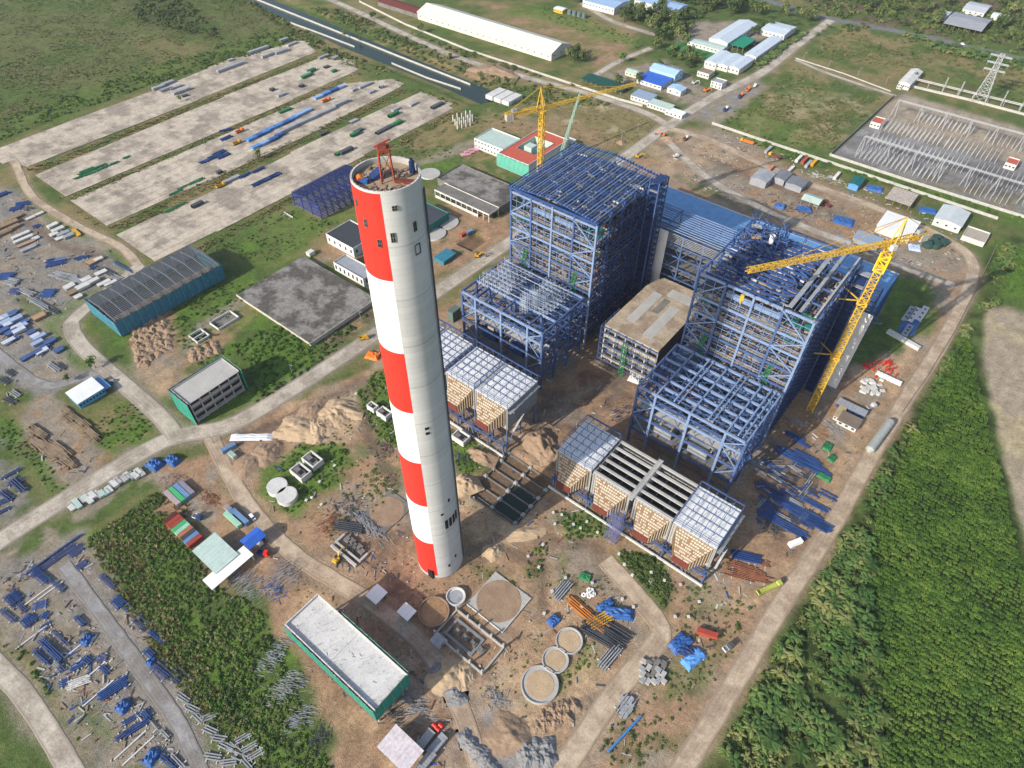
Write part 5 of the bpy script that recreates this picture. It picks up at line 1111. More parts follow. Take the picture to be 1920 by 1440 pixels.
part('stair_head', Acc().box(-338, -330, 440, 448, 3.4, 14), PALEG, tm)
for s in range(3):
    for k in range(7): y = x0+2.5+k*4.4; part('window', Acc().box(y-.6, y+.6, y0-.05, y0+.1, 2+s*3.7, 4+s*3.7), BLACK, tm)
netting(tm, x0, x1, y0, y1, 1, 12.5, mat('pale_green_net', (.10,.38,.28), .8), 'f', 1.0)
shed('substation_shed', 'small pale concrete block beside the red roofed admin building', 'shed', [(1060,262),(1068,257),(1080,263),(1072,268)], 5, CONC, CONCW, 'flat', win=2)
# culvert blocks by the canal basin
tk = thing('culvert', 'pale concrete box culvert units at the canal basin', 'culvert', (*G2(945,186), 0))
for k in range(3): p = G2(930+k*15, 180+k*5); part('culvert_box', Acc().obox(*p, .05, 9, 22, 4, 0).obox(p[0], p[1]-11.1, .4, 6, .3, 2.6, 0), CONCW, tk)
# ---------------------------------------------------------------- far buildings
shed('warehouse', 'very long cream warehouse with white ridged roof behind the boundary wall', 'warehouse', None, 8, mat('cream_roof_sheet', (.62,.60,.52), .6), mat('cream_wall', (.60,.57,.48)), 'x', 6, 22, 0, 34, .8, rect=(-655, -450, 632, 668))
shed('warehouse', 'low maroon roofed shed left of the long cream warehouse', 'shed', [(712,4),(725,-6),(800,18),(788,28)], 5, MAROON, CONCD, 'x', 2, 0, 0, 12)
shed('factory', 'blue roofed factory at the top edge, left of two', 'factory', [(1090,-2),(1130,-14),(1180,2),(1150,16)], 8, mat('sky_blue_roof', (.28,.40,.58), .5), CONCW, 'x', 2, 10, 0, 10)
shed('factory', 'blue roofed factory at the top edge, right of two', 'factory', [(1195,-2),(1210,-12),(1285,10),(1270,22)], 8, MATS['sky_blue_roof'], CONCW, 'x', 2, 12, 0, 12)
shed('kiosk', 'yellow walled kiosk with pale roof near the tanks behind the warehouse', 'kiosk', [(1040,15),(1048,11),(1062,16),(1054,21)], 4, ROOFW, YEL, 'x', .8, 3)
for k in range(4): tag(single('water_tank', Acc().tube((*G2(1068+k*9, 27+k*2.2), 0), (*G2(1068+k*9, 27+k*2.2), 5), 3, n=14).tube((*G2(1068+k*9, 27+k*2.2), 5.01), (*G2(1068+k*9, 27+k*2.2), 5.8), 2.9, .6, n=14), mat('grey_green_tank', (.12,.16,.15)), 'round grey green tank in the row beside the yellow kiosk', 'tank', 'tanks beside the yellow kiosk'))
shed('school_hall', 'large pale blue roofed hall in the compound beside the green canopy', 'hall', [(1333,70),(1385,38),(1418,44),(1364,84)], 8, mat('pale_blue_sheet', (.50,.56,.62), .5), CONCW, 'y', 2.5, 8, 0, 12)
shed('long_block', 'long white single storey block above the striped lawn', 'building', [(1295,75),(1303,68),(1360,90),(1350,97)], 5, PALEG, CONCW, 'x', 1, 9)
shed('canopy', 'bright green canopy with pale ribs in the compound', 'canopy', [(1366,80),(1388,66),(1414,74),(1394,92)], 6, mat('green_canopy', (.01,.22,.12), .6), GALV, None, .3, sheets=5, open_front=True)
shed('corner_block', 'pale blue roofed wing at the far right of the compound', 'building', [(1440,50),(1447,38),(1492,52),(1462,72)], 6, MATS['pale_blue_sheet'], CONCW, 'x', 1.5, 6)
shed('side_block', 'long narrow grey roofed block beside the banana hedge', 'building', [(1402,100),(1445,66),(1463,73),(1418,110)], 6, MATS['pale_blue_sheet'], CONCW, 'y', 1.2, 4)
for k in range(3): shed('work_shed', ('left', 'middle', 'right')[k]+' of three ridged pale blue sheds in the compound', 'shed', [(1322+k*22,113+k*5),(1352+k*20,95+k*5),(1372+k*20,101+k*5),(1342+k*22,121+k*5)], 6, MATS['pale_blue_sheet'], CONCW, 'y', 1.6, 3, sheets=8)
shed('work_shed', 'blue arched roof workshop in the gravel compound', 'workshop', [(1222,128),(1232,117),(1278,132),(1268,143)], 8, mat('light_blue_sheet', (.34,.50,.64), .5), MATS['light_blue_sheet'], 'x', 2.5, 5)
shed('shelter', 'bright blue lean-to roof beside the arched workshop', 'shelter', [(1185,148),(1222,136),(1258,148),(1246,160)], 4.5, mat('royal_blue_sheet', (.03,.12,.50), .5), CONCW, None, .8, 6)
shed('cottage', 'small cream house beside the bright blue lean-to roof', 'house', [(1173,132),(1183,128),(1202,134),(1192,141)], 4, PALEG, mat('cream_wall2', (.6,.55,.4)), 'x', 1.4, 3)
shed('cottage', 'brown flat roofed house in the compound by the road', 'house', [(1310,132),(1320,126),(1340,132),(1328,142)], 5, mat('brown_roof', (.25,.18,.13)), CONCW, 'flat', 0, 4)
shed('cottage', 'small white two storey house near the parked excavator', 'house', [(1335,150),(1345,145),(1362,152),(1352,160)], 6, GREYSH, CONCW, 'flat', 0, 3, storeys=2)
shed('annex_shed', 'pale sheet shed with arched end beside the green crane', 'shed', [(1255,162),(1262,157),(1285,165),(1275,175)], 5, MATS['light_blue_sheet'], CONCW, 'y', 1.5, 2)
shed('road_sheds', 'long blue grey shed with flat roof along the road wall, near the crane jib', 'shed', [(1185,176),(1200,168),(1230,180),(1215,191)], 5, mat('steel_blue_roof', (.25,.32,.42), .5), CONCW, None, .6, 5)
shed('road_sheds', 'white roadside shed with pale roof next to the blue grey one', 'shed', [(1217,190),(1226,184),(1262,200),(1252,208)], 4.5, PALEG, CONCW, None, .6, 7)
shed('road_sheds', 'smallest white roadside shed near the road junction', 'shed', [(1250,205),(1258,200),(1284,213),(1276,219)], 4, ROOFW, CONCW, None, .5, 4)
shed('net_canopy', 'dark green shade net canopy beside the boundary wall', 'canopy', [(1089,150),(1103,138),(1180,160),(1170,171)], 3.2, mat('dark_green_shade', (.01,.07,.055), .7), GALV, None, .1, sheets=6, open_front=True)
sp = thing('sports_pitch', 'striped green lawn in the compound', 'lawn', (*G2(1290,95), 0)); sx0, sx1, sy0, sy1 = rectpx(0, [(1255,92),(1272,75),(1345,98),(1325,116)])
for k in range(9): part('turf_strip', Acc().box(sx0+(sx1-sx0)*k/9, sx0+(sx1-sx0)*(k+1)/9, sy0, sy1, .02, .12+.01*(k % 2)), mat('turf_dark', (.025,.13,.035)) if k % 2 else mat('turf_light', (.05,.19,.05)), sp)
shed('gatehouse', 'long white shed at the corner of the switchyard', 'shed', [(1684,152),(1712,130),(1730,135),(1706,160)], 6, CONCW, CONCW, 'y', 2, 5)
shed('kiosk', 'small white gate kiosk beside the long white shed', 'kiosk', [(1682,160),(1688,155),(1696,158),(1690,163)], 3, CONCW, CONCW, 'flat', 0, 2)
shed('farm_shed', 'big grey roofed open farm shed in the top right corner', 'shed', [(1770,45),(1790,22),(1858,38),(1842,58)], 6, GREYSH, WOOD, 'x', 2.5, 0, open_front=True, sheets=14)
shed('farm_house', 'pale roofed house behind the big grey farm shed', 'house', [(1805,15),(1822,2),(1858,12),(1845,26)], 5, mat('pale_grey_roof', (.45,.47,.5)), CONCW, 'x', 2, 4)
shed('farm_house', 'white shed right of the big grey farm shed', 'house', [(1858,28),(1868,22),(1892,30),(1884,38)], 4, ROOFW, CONCW, 'x', 1.2, 3)
shed('farm_house', 'low pale roof left of the big grey farm shed', 'house', [(1752,28),(1765,18),(1785,24),(1772,34)], 4, MATS['pale_grey_roof'], CONCW, 'x', 1.2, 3)
for lab, pts in (('left', [(1634,228),(1642,218),(1660,223),(1652,234)]), ('right', [(1886,304),(1892,294),(1912,300),(1906,312)])): shed('relay_house', lab+' white relay house with orange tiled roof in the switchyard', 'building', pts, 5, TILER, CONCW, 'flat', 0, 3)
# ---------------------------------------------------------------- upper right yard
shed('store_shed', 'grey sheet shed with dark end, left of the row below the wall', 'shed', [(1410,332),(1425,316),(1450,325),(1440,345)], 6, GREYSH, GREYSH, 'y', 1.2, 0)
shed('store_shed', 'dark grey sheet shed in the middle of the row below the wall', 'shed', [(1452,330),(1465,318),(1484,325),(1470,341)], 5, mat('dark_sheet', (.17,.18,.2)), GREYSH, 'y', 1, 0)
shed('store_shed', 'dark grey flat shed right of the other two grey sheds', 'shed', [(1474,340),(1488,330),(1515,340),(1502,354)], 5, MATS['dark_sheet'], GREYSH, 'y', 1, 0)
shed('store_shed', 'pale grey arched shelter beside the red loader', 'shelter', [(1503,372),(1515,362),(1546,374),(1532,385)], 5, PALEG, GALV, 'x', 2, 0, open_front=True)
shed('store_shed', 'teal green shed with blue front under the boundary wall', 'shed', [(1594,342),(1604,329),(1620,335),(1610,351)], 5, mat('dark_teal_roof', (.01,.12,.11)), ROOFB, 'y', 1, 0)
shed('open_store', 'rusty striped open store roof under the boundary wall', 'shelter', [(1660,368),(1680,352),(1722,368),(1702,388)], 5, mat('streaked_sheet', (.42,.36,.30), .6, .5, .5, 1.2), WOOD, None, .8, open_front=True, sheets=12)
shed('canteen', 'large pale roofed shed at the right end of the upper yard', 'shed', [(1752,402),(1775,383),(1822,402),(1795,430)], 6, mat('pale_canteen_roof', (.50,.53,.53), .5), CONCW, 'y', 1.6, 3)
shed('store_shed', 'white ribbed sheet shed under the jib of the right crane', 'shed', [(1645,420),(1665,398),(1725,420),(1705,446)], 6, ROOFW, CONCW, None, 1.2, 0, sheets=14)
shed('store_shed', 'blue grey flat shed hidden behind the right crane jib', 'shed', [(1600,444),(1612,432),(1655,450),(1645,464)], 4, MATS['steel_blue_roof'], GREYSH, None, .5, 0)
shed('stall', 'roofless pale block rooms at the bend of the perimeter road', 'building', [(1804,442),(1815,424),(1858,438),(1845,456)], 3.5, mat('sandy_floor', (.38,.33,.26)), CONCW, 'flat', 0, 0)
shed('crew_hut', 'brown ribbed roof crew hut beside the perimeter road', 'hut', [(1570,783),(1585,772),(1618,790),(1602,806)], 3.4, mat('brown_sheet', (.20,.155,.12), .6), CONCW, None, .4, 3, sheets=14)
shed('crew_hut', 'hut with dusty roof left of the brown ribbed one', 'hut', [(1563,778),(1578,760),(1588,766),(1574,784)], 3.2, mat('dusty_sheet', (.42,.33,.2), .7), CONCW, None, .3, 2, sheets=4)
shed('crew_hut', 'dark blue container hut behind the brown ribbed roof', 'hut', [(1570,752),(1578,746),(1626,774),(1618,782)], 3, GREYSH, BLUE2, None, .2, 4, sheets=8)
# ---------------------------------------------------------------- vegetation
def leaf_mat(name, c0, c1, c2, rough=.65):
    m = bpy.data.materials.new(name); m.use_nodes = True; t = m.node_tree; b = t.nodes['Principled BSDF']; b.inputs['Roughness'].default_value = rough; b.inputs['Specular IOR Level'].default_value = .25
    oi = t.nodes.new('ShaderNodeObjectInfo'); g = t.nodes.new('ShaderNodeNewGeometry'); nz_ = t.nodes.new('ShaderNodeTexNoise'); nz_.inputs['Scale'].default_value = .035; nz_.inputs['Detail'].default_value = 5; t.links.new(g.outputs['Position'], nz_.inputs['Vector'])
    ad = t.nodes.new('ShaderNodeMath'); ad.operation = 'MULTIPLY_ADD'; t.links.new(oi.outputs['Random'], ad.inputs[0]); ad.inputs[1].default_value = .55; 
    s2 = t.nodes.new('ShaderNodeMath'); s2.operation = 'MULTIPLY_ADD'; s2.inputs[1].default_value = 1.5; s2.inputs[2].default_value = -.52; t.links.new(nz_.outputs[0], s2.inputs[0]); t.links.new(s2.outputs[0], ad.inputs[2])
    cr_ = t.nodes.new('ShaderNodeValToRGB'); e = cr_.color_ramp.elements; e[0].color = (*c0, 1); e[0].position = .1; e[1].color = (*c2, 1); e[1].position = .95; k = e.new(.55); k.color = (*c1, 1)
    t.links.new(ad.outputs[0], cr_.inputs[0]); t.links.new(cr_.outputs[0], b.inputs['Base Color']); return m
LEAF = leaf_mat('shrub_leaf', (.05,.075,.02), (.10,.135,.034), (.20,.20,.07)); LEAFD = leaf_mat('dark_leaf', (.03,.055,.014), (.065,.10,.024), (.14,.165,.045))
LEAFB = leaf_mat('bright_leaf', (.03,.075,.010), (.065,.14,.016), (.13,.19,.03)); LEAFY = leaf_mat('dry_reed', (.11,.10,.035), (.18,.155,.06), (.26,.21,.09))
CROP = leaf_mat('cassava_leaf', (.035,.085,.010), (.078,.15,.018), (.14,.21,.03)); BANA = leaf_mat('banana_leaf', (.035,.08,.018), (.08,.14,.03), (.22,.20,.07))
PROTO = bpy.data.collections.new('plant_prototypes')
def quad(a, c, n, u, s, asp=.5):
    v = n.cross(u).normalized(); u = v.cross(n).normalized(); a.add([c-u*s, c+v*s*asp, c+u*s, c-v*s*asp], [(0,1,2,3)])
def rdir(up=.4):
    v = Vector((random.gauss(0, 1), random.gauss(0, 1), random.gauss(up, .8))); return v.normalized()
def bush_acc(n=64, ls=.26, lobes=5, flat=.8):
    a = Acc(); C = [(Vector((random.uniform(-.55, .55), random.uniform(-.55, .55), random.uniform(.25, .6)*flat)), random.uniform(.35, .6)) for _ in range(lobes)]
    for k in range(n):
        c, r = C[k % lobes]; d = rdir(.5); quad(a, c+Vector((d.x, d.y, d.z*flat))*r*random.uniform(.75, 1.05), (d+rdir(.8)*.6).normalized(), rdir(), ls*random.uniform(.7, 1.3), .6)
    return a
def tuft_acc(n=16):
    a = Acc()
    for _ in range(n):
        an = random.random()*6.28; r = random.uniform(0, .5); b = Vector((math.cos(an)*r, math.sin(an)*r, 0)); d = Vector((math.cos(an), math.sin(an), 0)); tip = b+d*random.uniform(.3, .8)+Vector((0,0,random.uniform(.5, 1))); s = Vector((-d.y, d.x, 0))*.09; mid = b.lerp(tip, .55)+Vector((0,0,.15))
        a.add([b-s, b+s, mid+s, mid-s, tip], [(0,1,2,3), (3,2,4)])
    return a
def crop_acc():
    a = Acc()
    for k in range(26):
        an = k*2.4+random.random()*.5; r = .95*math.sqrt((k+.5)/26); h = 1.25-.75*r*r+random.uniform(-.12, .12); d = Vector((math.cos(an), math.sin(an), 0)); c = d*r*.85+Vector((0,0,h)); s = Vector((-d.y, d.x, 0))
        for w in (-.9, 0, .9):
            e = d*math.cos(w)+s*math.sin(w); tip = c+e*random.uniform(.26, .38)-Vector((0,0,.06+.22*r)); sd = Vector((-e.y, e.x, .1))*.11; m_ = c.lerp(tip, .5)+Vector((0,0,.05)); a.add([c, m_+sd, tip, m_-sd], [(0,1,2,3)])
    return a
def banana_acc(nl=8):
    a = Acc()
    for k in range(nl):
        an = k*2.4+random.random(); d = Vector((math.cos(an), math.sin(an), 0)); s = Vector((-d.y, d.x, 0)); P = []; L = random.uniform(.7, 1.1); rise = random.uniform(.25, .8)
        for i in range(5): u = i/4; P.append((Vector((0,0,.75))+d*L*u+Vector((0,0,rise*u-1.0*rise*u*u*1.2)), .16*math.sin(math.pi*(.12+.86*u))))
        for (p, w), (q, w2) in zip(P[:-1], P[1:]):
            dr_ = Vector((0,0,.05)); a.add([p, p+s*w-dr_, q+s*w2-dr_, q, q-s*w2-dr_, p-s*w-dr_], [(0,1,2,3), (0,3,4,5)])
    for i in range(3): pass
    a.tube((0,0,0), (0,0,.8), .06, .04, 5, False); return a
def palm_crown_acc(nf=16, L=3.6):
    a = Acc()
    for k in range(nf):
        an = k*2.4+random.random()*.4; d = Vector((math.cos(an), math.sin(an), 0)); s = Vector((-d.y, d.x, 0)); el = random.uniform(.1, 1.0); pts = []
        for i in range(7): u = i/6; pts.append(d*L*u*math.cos(el*.5)+Vector((0,0,L*(el*u*.8-.75*u*u))))
        for i in range(6):
            p, q = pts[i], pts[i+1]; w = .75*math.sin(math.pi*(.1+.85*(i+.5)/6))*L/3.6
            for sg in (-1, 1):
                for f in (.15, .65): b = p.lerp(q, f); a.add([b-d*.09, b+d*.09, b+s*sg*w+d*.35-Vector((0,0,.28)), b+s*sg*w+d*.2-Vector((0,0,.3))], [(0,1,2,3)])
    return a
def protos(key, n, fn, m):
    c = bpy.data.collections.new('proto_'+key)
    for k in range(n): o = bpy.data.objects.new('proto_%s_%d' % (key, k), fn().mesh('leaves_'+key, m)); c.objects.link(o)
    return c
PC = dict(bush=protos('bush', 5, bush_acc, LEAF), dark=protos('dark', 4, bush_acc, LEAFD), bright=protos('bright', 4, bush_acc, LEAFB), reed=protos('reed', 4, tuft_acc, LEAFY), tuft=protos('tuft', 3, tuft_acc, LEAFB), crop=protos('crop', 5, crop_acc, CROP), banana=protos('banana', 4, banana_acc, BANA))
def scatter_group(key):
    ng = bpy.data.node_groups.new('scatter_'+key, 'GeometryNodeTree'); ng.interface.new_socket('Geometry', in_out='INPUT', socket_type='NodeSocketGeometry'); ng.interface.new_socket('Geometry', in_out='OUTPUT', socket_type='NodeSocketGeometry')
    N = ng.nodes; gi = N.new('NodeGroupInput'); go = N.new('NodeGroupOutput'); ip = N.new('GeometryNodeInstanceOnPoints'); ci = N.new('GeometryNodeCollectionInfo'); ci.inputs['Collection'].default_value = PC[key]; ci.inputs['Separate Children'].default_value = True; ci.inputs['Reset Children'].default_value = True
    def na(nm, ty): n = N.new('GeometryNodeInputNamedAttribute'); n.data_type = ty; n.inputs[0].default_value = nm; return n.outputs[0]
    ng.links.new(gi.outputs[0], ip.inputs['Points']); ng.links.new(ci.outputs[0], ip.inputs['Instance']); ip.inputs['Pick Instance'].default_value = True
    ng.links.new(na('pick', 'INT'), ip.inputs['Instance Index']); ng.links.new(na('rot', 'FLOAT_VECTOR'), ip.inputs['Rotation']); ng.links.new(na('scl', 'FLOAT_VECTOR'), ip.inputs['Scale']); ng.links.new(ip.outputs[0], go.inputs[0]); return ng
SG = {k: scatter_group(k) for k in PC}
ROADS = [o for o in bpy.data.objects if o.get('kind') == 'structure' and ('road' in o.name or 'lane' in o.name or 'track' in o.name or 'path' in o.name)]
RP = []
for o in ROADS: v = np.array([p.co[:] for p in o.data.vertices])[:, :2]; RP.append((v[1::4]+v[2::4])/2)
RPC = np.concatenate(RP)
def off_road(x, y, d=6.2):
    k = np.ones(len(x), bool)
    for i in range(0, len(RPC), 400): k &= (((x[:, None]-RPC[None, i:i+400, 0])**2+(y[:, None]-RPC[None, i:i+400, 1])**2) > d*d).all(1)
    return k
CANAL = W2([(400,-40),(470,-30),(890,152),(945,185),(900,197),(840,170),(640,95)])
def grow(key, name, label, zones, cat='plants', wild=True, grid=None):
    """zones: (photo polygon, spacing m, size lo, size hi, patchiness)"""
    X = []; Y = []; Sz = []
    for z in zones:
        pts, sp, lo, hi, patch = z[:5]; P = W2(pts); xs = [p[0] for p in P]; ys = [p[1] for p in P]
        gx, gy = np.meshgrid(np.arange(min(xs), max(xs), sp), np.arange(min(ys), max(ys), sp)); gx = gx.ravel(); gy = gy.ravel(); j = .5 if wild else .22
        gx = gx+rng.uniform(-j, j, gx.size)*sp*(1.6 if wild else 1); gy = gy+rng.uniform(-j, j, gy.size)*sp*(1.6 if wild else 1); k = inpoly(gx, gy, P)
        if patch > 0: k &= fbm(gx, gy, 16, 81, 3)+rng.uniform(-.12, .12, gx.size) > patch
        k &= ~inpoly(gx, gy, CANAL); k &= (((gx-BX)**2+(gy-BY)**2) > 14**2); gx, gy = gx[k], gy[k]; k = off_road(gx, gy, 6.0); gx, gy = gx[k], gy[k]
        X.append(gx); Y.append(gy); Sz.append(rng.uniform(lo, hi, gx.size)*(.75+.5*vnoise(gx, gy, 12, 7)))
    X = np.concatenate(X); Y = np.concatenate(Y); Sz = np.concatenate(Sz); n = len(X)
    me = bpy.data.meshes.new(name); me.vertices.add(n); me.vertices.foreach_set('co', np.stack([X, Y, ground_z(X, Y)-.05], 1).astype(np.float32).ravel())
    a = me.attributes.new('pick', 'INT', 'POINT'); a.data.foreach_set('value', rng.integers(0, 50, n).astype(np.int32))
    a = me.attributes.new('rot', 'FLOAT_VECTOR', 'POINT'); a.data.foreach_set('vector', np.stack([rng.uniform(-.12, .12, n), rng.uniform(-.12, .12, n), rng.uniform(0, 6.28, n)], 1).astype(np.float32).ravel())
    a = me.attributes.new('scl', 'FLOAT_VECTOR', 'POINT'); a.data.foreach_set('vector', np.stack([Sz, Sz, Sz*rng.uniform(.7, 1.1, n)], 1).astype(np.float32).ravel()); me.update()
    o = link(name, me); md = o.modifiers.new('scatter', 'NODES'); md.node_group = SG[key]; return tag(o, label, cat, None, 'stuff')
FIELD = [(1640,960),(1690,860),(1725,780),(1775,680),(1800,628),(1815,615),(1827,693),(1847,780),(1870,863),(1890,960),(1930,1110),(1980,1480),(1650,1480),(1640,1300),(1628,1130),(1630,1040)]
grow('crop', 'cassava_crop', 'dense green cassava crop filling the lower right field', [(FIELD, 2.25, 1.0, 1.7, 0)], 'crop', wild=False)
STRIP = [(1655,870),(1730,765),(1800,650),(1850,545),(1872,470),(1905,455),(1880,560),(1812,612),(1770,680),(1722,775),(1685,865),(1632,1000),(1628,1130),(1645,1300),(1655,1480),(1310,1480),(1420,1290),(1520,1120),(1605,970)]
grow('banana', 'banana_grove', 'banana plants crowding the strip between the perimeter road and the crop', [(STRIP, 3.3, 2.4, 4.6, .46), ([(1415,120),(1520,55),(1560,50),(1430,135)], 3.5, 3, 4.5, 0), ([(1700,60),(1760,75),(1920,115),(1990,135),(1990,155),(1700,85)], 5, 3, 5, .4), ([(1560,60),(1650,80),(1780,110),(1700,110)], 9, 2, 4, .5)], 'banana plants')
grow('dark', 'thicket', 'dark leafy undergrowth between the banana plants and along the left bush belt', [(STRIP, 3.0, 1.2, 2.8, .4), ([(380,1180),(480,1180),(540,1300),(600,1440),(500,1440),(420,1320)], 4.0, 1.2, 2.4, .5), ([(1165,1035),(1225,1042),(1258,1090),(1248,1148),(1190,1118),(1155,1072)], 1.6, 1.0, 1.7, 0), ([(1190,40),(1290,60),(1330,20),(1400,0),(1260,-30),(1230,-10)], 7, 3, 5.5, .3), ([(220,-40),(330,-20),(420,75),(345,60),(260,40)], 5, 1.5, 4, .4), ([(1530,50),(1960,110),(1960,20),(1500,-40)], 11, 3, 6, .45)], 'undergrowth')
grow('bush', 'scrub', 'olive scrub and weeds over the fallow land', [(STRIP, 3.4, 1.2, 3.2, .4), ([(160,1015),(235,965),(300,920),(350,1010),(400,1095),(500,1150),(525,1235),(560,1310),(625,1460),(480,1460),(330,1290),(250,1150)], 2.1, .6, 1.6, .3), ([(-60,290),(-60,-60),(430,-50),(640,70),(560,75),(280,160),(0,262)], 5.5, .7, 1.5, .48), ([(450,0),(640,20),(1180,195),(1010,205),(640,115),(560,75)], 4.4, 1.2, 3.4, .4), ([(600,110),(640,112),(870,200),(830,190),(760,160),(680,130)], 3.4, 1, 2.4, .35), ([(1350,230),(1490,125),(1660,182),(1552,290),(1440,262)], 5, .9, 2.0, .45), ([(1500,105),(1590,45),(1920,122),(1990,240),(1860,165),(1700,130)], 6, .9, 2.4, .45), ([(850,210),(930,195),(1000,240),(900,300),(720,300),(600,370),(430,470),(330,490),(560,360)], 4.5, .7, 1.6, .5), ([(560,980),(700,880),(760,920),(640,1000)], 3, .6, 1.3, .5), ([(1160,1290),(1250,1190),(1320,1200),(1280,1400),(1200,1440),(1120,1440)], 3, .5, 1.2, .52), ([(1260,1110),(1330,1090),(1420,1130),(1330,1270),(1290,1300)], 3, .5, 1.2, .5), ([(1440,-30),(1990,-50),(1990,100),(1760,70),(1570,30)], 8, 2, 4.5, .4)], 'scrub')
grow('bright', 'green_weeds', 'bright green weeds round the tanks, netted buildings and ditches', [([(440,850),(700,700),(860,800),(900,960),(1040,940),(1160,1030),(1290,1120),(1420,1120),(1290,1420),(900,1300),(700,1250),(520,1100)], 3.2, .25, .8, .57), ([(300,920),(350,1010),(400,1095),(500,1150),(525,1235),(560,1310),(625,1460),(560,1460),(400,1330),(300,1200),(200,1040),(160,1015)], 2.0, .6, 1.7, .3), ([(150,590),(250,505),(450,525),(560,500),(450,580),(400,640),(470,700),(440,760),(330,640),(280,560)], 3.4, .7, 1.7, .42), ([(430,650),(540,600),(590,650),(690,590),(600,690),(475,775),(470,690)], 2.8, .9, 2.0, .3), ([(525,860),(560,835),(640,830),(665,860),(650,895),(590,930),(540,965),(500,930)], 2.4, .5, 1.3, .35), ([(668,740),(700,700),(740,690),(760,850),(700,810)], 2.4, .8, 1.8, .3), ([(840,800),(900,830),(925,850),(900,880),(862,895)], 2.2, .7, 1.4, .3), ([(1050,960),(1150,960),(1140,1010),(1060,1010)], 2, .7, 1.4, .35), ([(990,1020),(1030,1030),(1015,1090),(985,1080)], 2, .6, 1.2, .35), ([(880,1060),(930,1060),(990,1110),(940,1095)], 2.4, .5, 1.0, .4), ([(1060,1220),(1110,1190),(1130,1250),(1030,1300),(980,1330),(1000,1290)], 2.4, .5, 1.1, .4), ([(410,880),(440,895),(600,1060),(640,1090),(590,1075),(420,920)], 2.2, .6, 1.4, .3), ([(0,225),(280,125),(400,90),(520,60),(560,78),(285,158),(0,262)], 4.5, 1.2, 2.6, .4), ([(430,465),(545,392),(640,420),(560,470),(470,510)], 3.5, .6, 1.3, .4), ([(165,800),(240,750),(285,790),(280,815),(200,850)], 2.6, .5, 1.2, .45), ([(0,790),(20,782),(145,930),(125,955),(60,880),(0,830)], 2.6, .5, 1.2, .4), ([(1345,240),(1560,302),(1930,412),(1925,422),(1600,330),(1450,285)], 4, .9, 2.2, .35), ([(-20,1180),(50,1220),(120,1330),(170,1440),(140,1440),(50,1290),(-20,1230)], 2.6, .7, 1.6, .4), ([(1860,450),(1990,490),(1990,590),(1870,560)], 4, .8, 1.8, .4), ([(1000,5),(1210,72),(1200,92),(1030,42)], 7, 1, 2, .4)], 'weeds')
GAPS = [[(53,318),(593,103),(597,108),(67,325)], [(125,372),(672,135),(680,140),(140,376)], [(202,427),(752,166),(765,172),(230,434)], [(300,500),(855,205),(870,212),(560,372),(320,505)], [(0,286),(30,290),(0,300)], [(60,335),(110,368),(160,410),(225,455),(215,450),(130,385)]]
grow('reed', 'dry_grass', 'tall dry grass between the concrete yards and over the fallow plots', [(g_, 2.4, .9, 1.9, .3) for g_ in GAPS]+[([(1400,225),(1450,160),(1640,190),(1560,282)], 3.6, 1.0, 2.0, .45), ([(1540,60),(1700,90),(1790,105),(1740,130),(1560,110)], 5, 1, 2, .45), ([(1020,205),(1160,190),(1240,235),(1190,278),(1090,262)], 4.5, .6, 1.3, .5), ([(-60,290),(-60,-60),(430,-50),(640,70),(560,75),(280,160),(0,262)], 4.2, .8, 1.7, .42), ([(300,920),(330,905),(360,960),(350,1000)], 2.5, 1, 2, .2), ([(170,1020),(230,1000),(300,1110),(420,1310),(480,1420),(440,1420),(330,1290),(240,1150)], 2.4, 1, 2.2, .35), ([(180,1000),(290,925),(340,1010),(250,1080)], 2.6, 1, 2, .4), ([(1040,1040),(1140,1065),(1160,1130),(1040,1090)], 3, .5, 1, .45)], 'grass')
# single trees
def tree_crown(n=230):
    a = Acc(); C = [(Vector((random.uniform(-.6, .6), random.uniform(-.6, .6), random.uniform(-.35, .6))), random.uniform(.35, .55)) for _ in range(9)]
    for k in range(n): c, r = C[k % 9]; d = rdir(.3); quad(a, c+d*r*random.uniform(.7, 1.08), (d+rdir(.6)*.7).normalized(), rdir(), random.uniform(.12, .24), .6)
    return a
def tree_trunk():
    a = Acc().tube((0,0,-1.4), (.03,.02,-.2), .07, .045, 6)
    for k in range(5): an = k*1.3; a.tube((.02,.01,-.45+.08*k), (.5*math.cos(an), .5*math.sin(an), .1+.1*(k % 3)), .035, .012, 5)
    return a
TCM = [tree_crown().mesh('crown', m) for m in (LEAFD, LEAF, LEAFB, LEAFD)]; TTM = tree_trunk().mesh('trunk', TRUNK)
def tree(px, py, s, v, label, group):
    x, y = G2(px, py); o = bpy.data.objects.new('tree', None); COL.objects.link(o); o.location = (x, y, 1.35*s); o.scale = (s, s, s*random.uniform(.85, 1.15)); o.rotation_euler[2] = random.random()*6.28; tag(o, label, 'tree', group)
    for nm, m in (('trunk', TTM), ('crown', TCM[v])): c = bpy.data.objects.new(nm, m); COL.objects.link(c); c.parent = o
def grove(pts, n, lo, hi, label, group, v=None):
    P = W2(pts); xs = [p[0] for p in P]; ys = [p[1] for p in P]; k = 0
    while k < n:
        x, y = random.uniform(min(xs), max(xs)), random.uniform(min(ys), max(ys))
        if not inpoly(np.array([x]), np.array([y]), P)[0]: continue
        d = np.array([x, y, 0])-np.array([0, 0, CH]); kk = d@_fw; tree(960+FPX*(d@_rt)/kk, 720-FPX*(d@_up)/kk, random.uniform(lo, hi), random.choice((0, 1, 3)) if v is None else v, label, group); k += 1
grove([(1195,60),(1235,45),(1300,70),(1280,90),(1240,80)], 16, 5, 7.5, 'leafy tree in the dense row above the striped lawn', 'trees above the striped lawn')
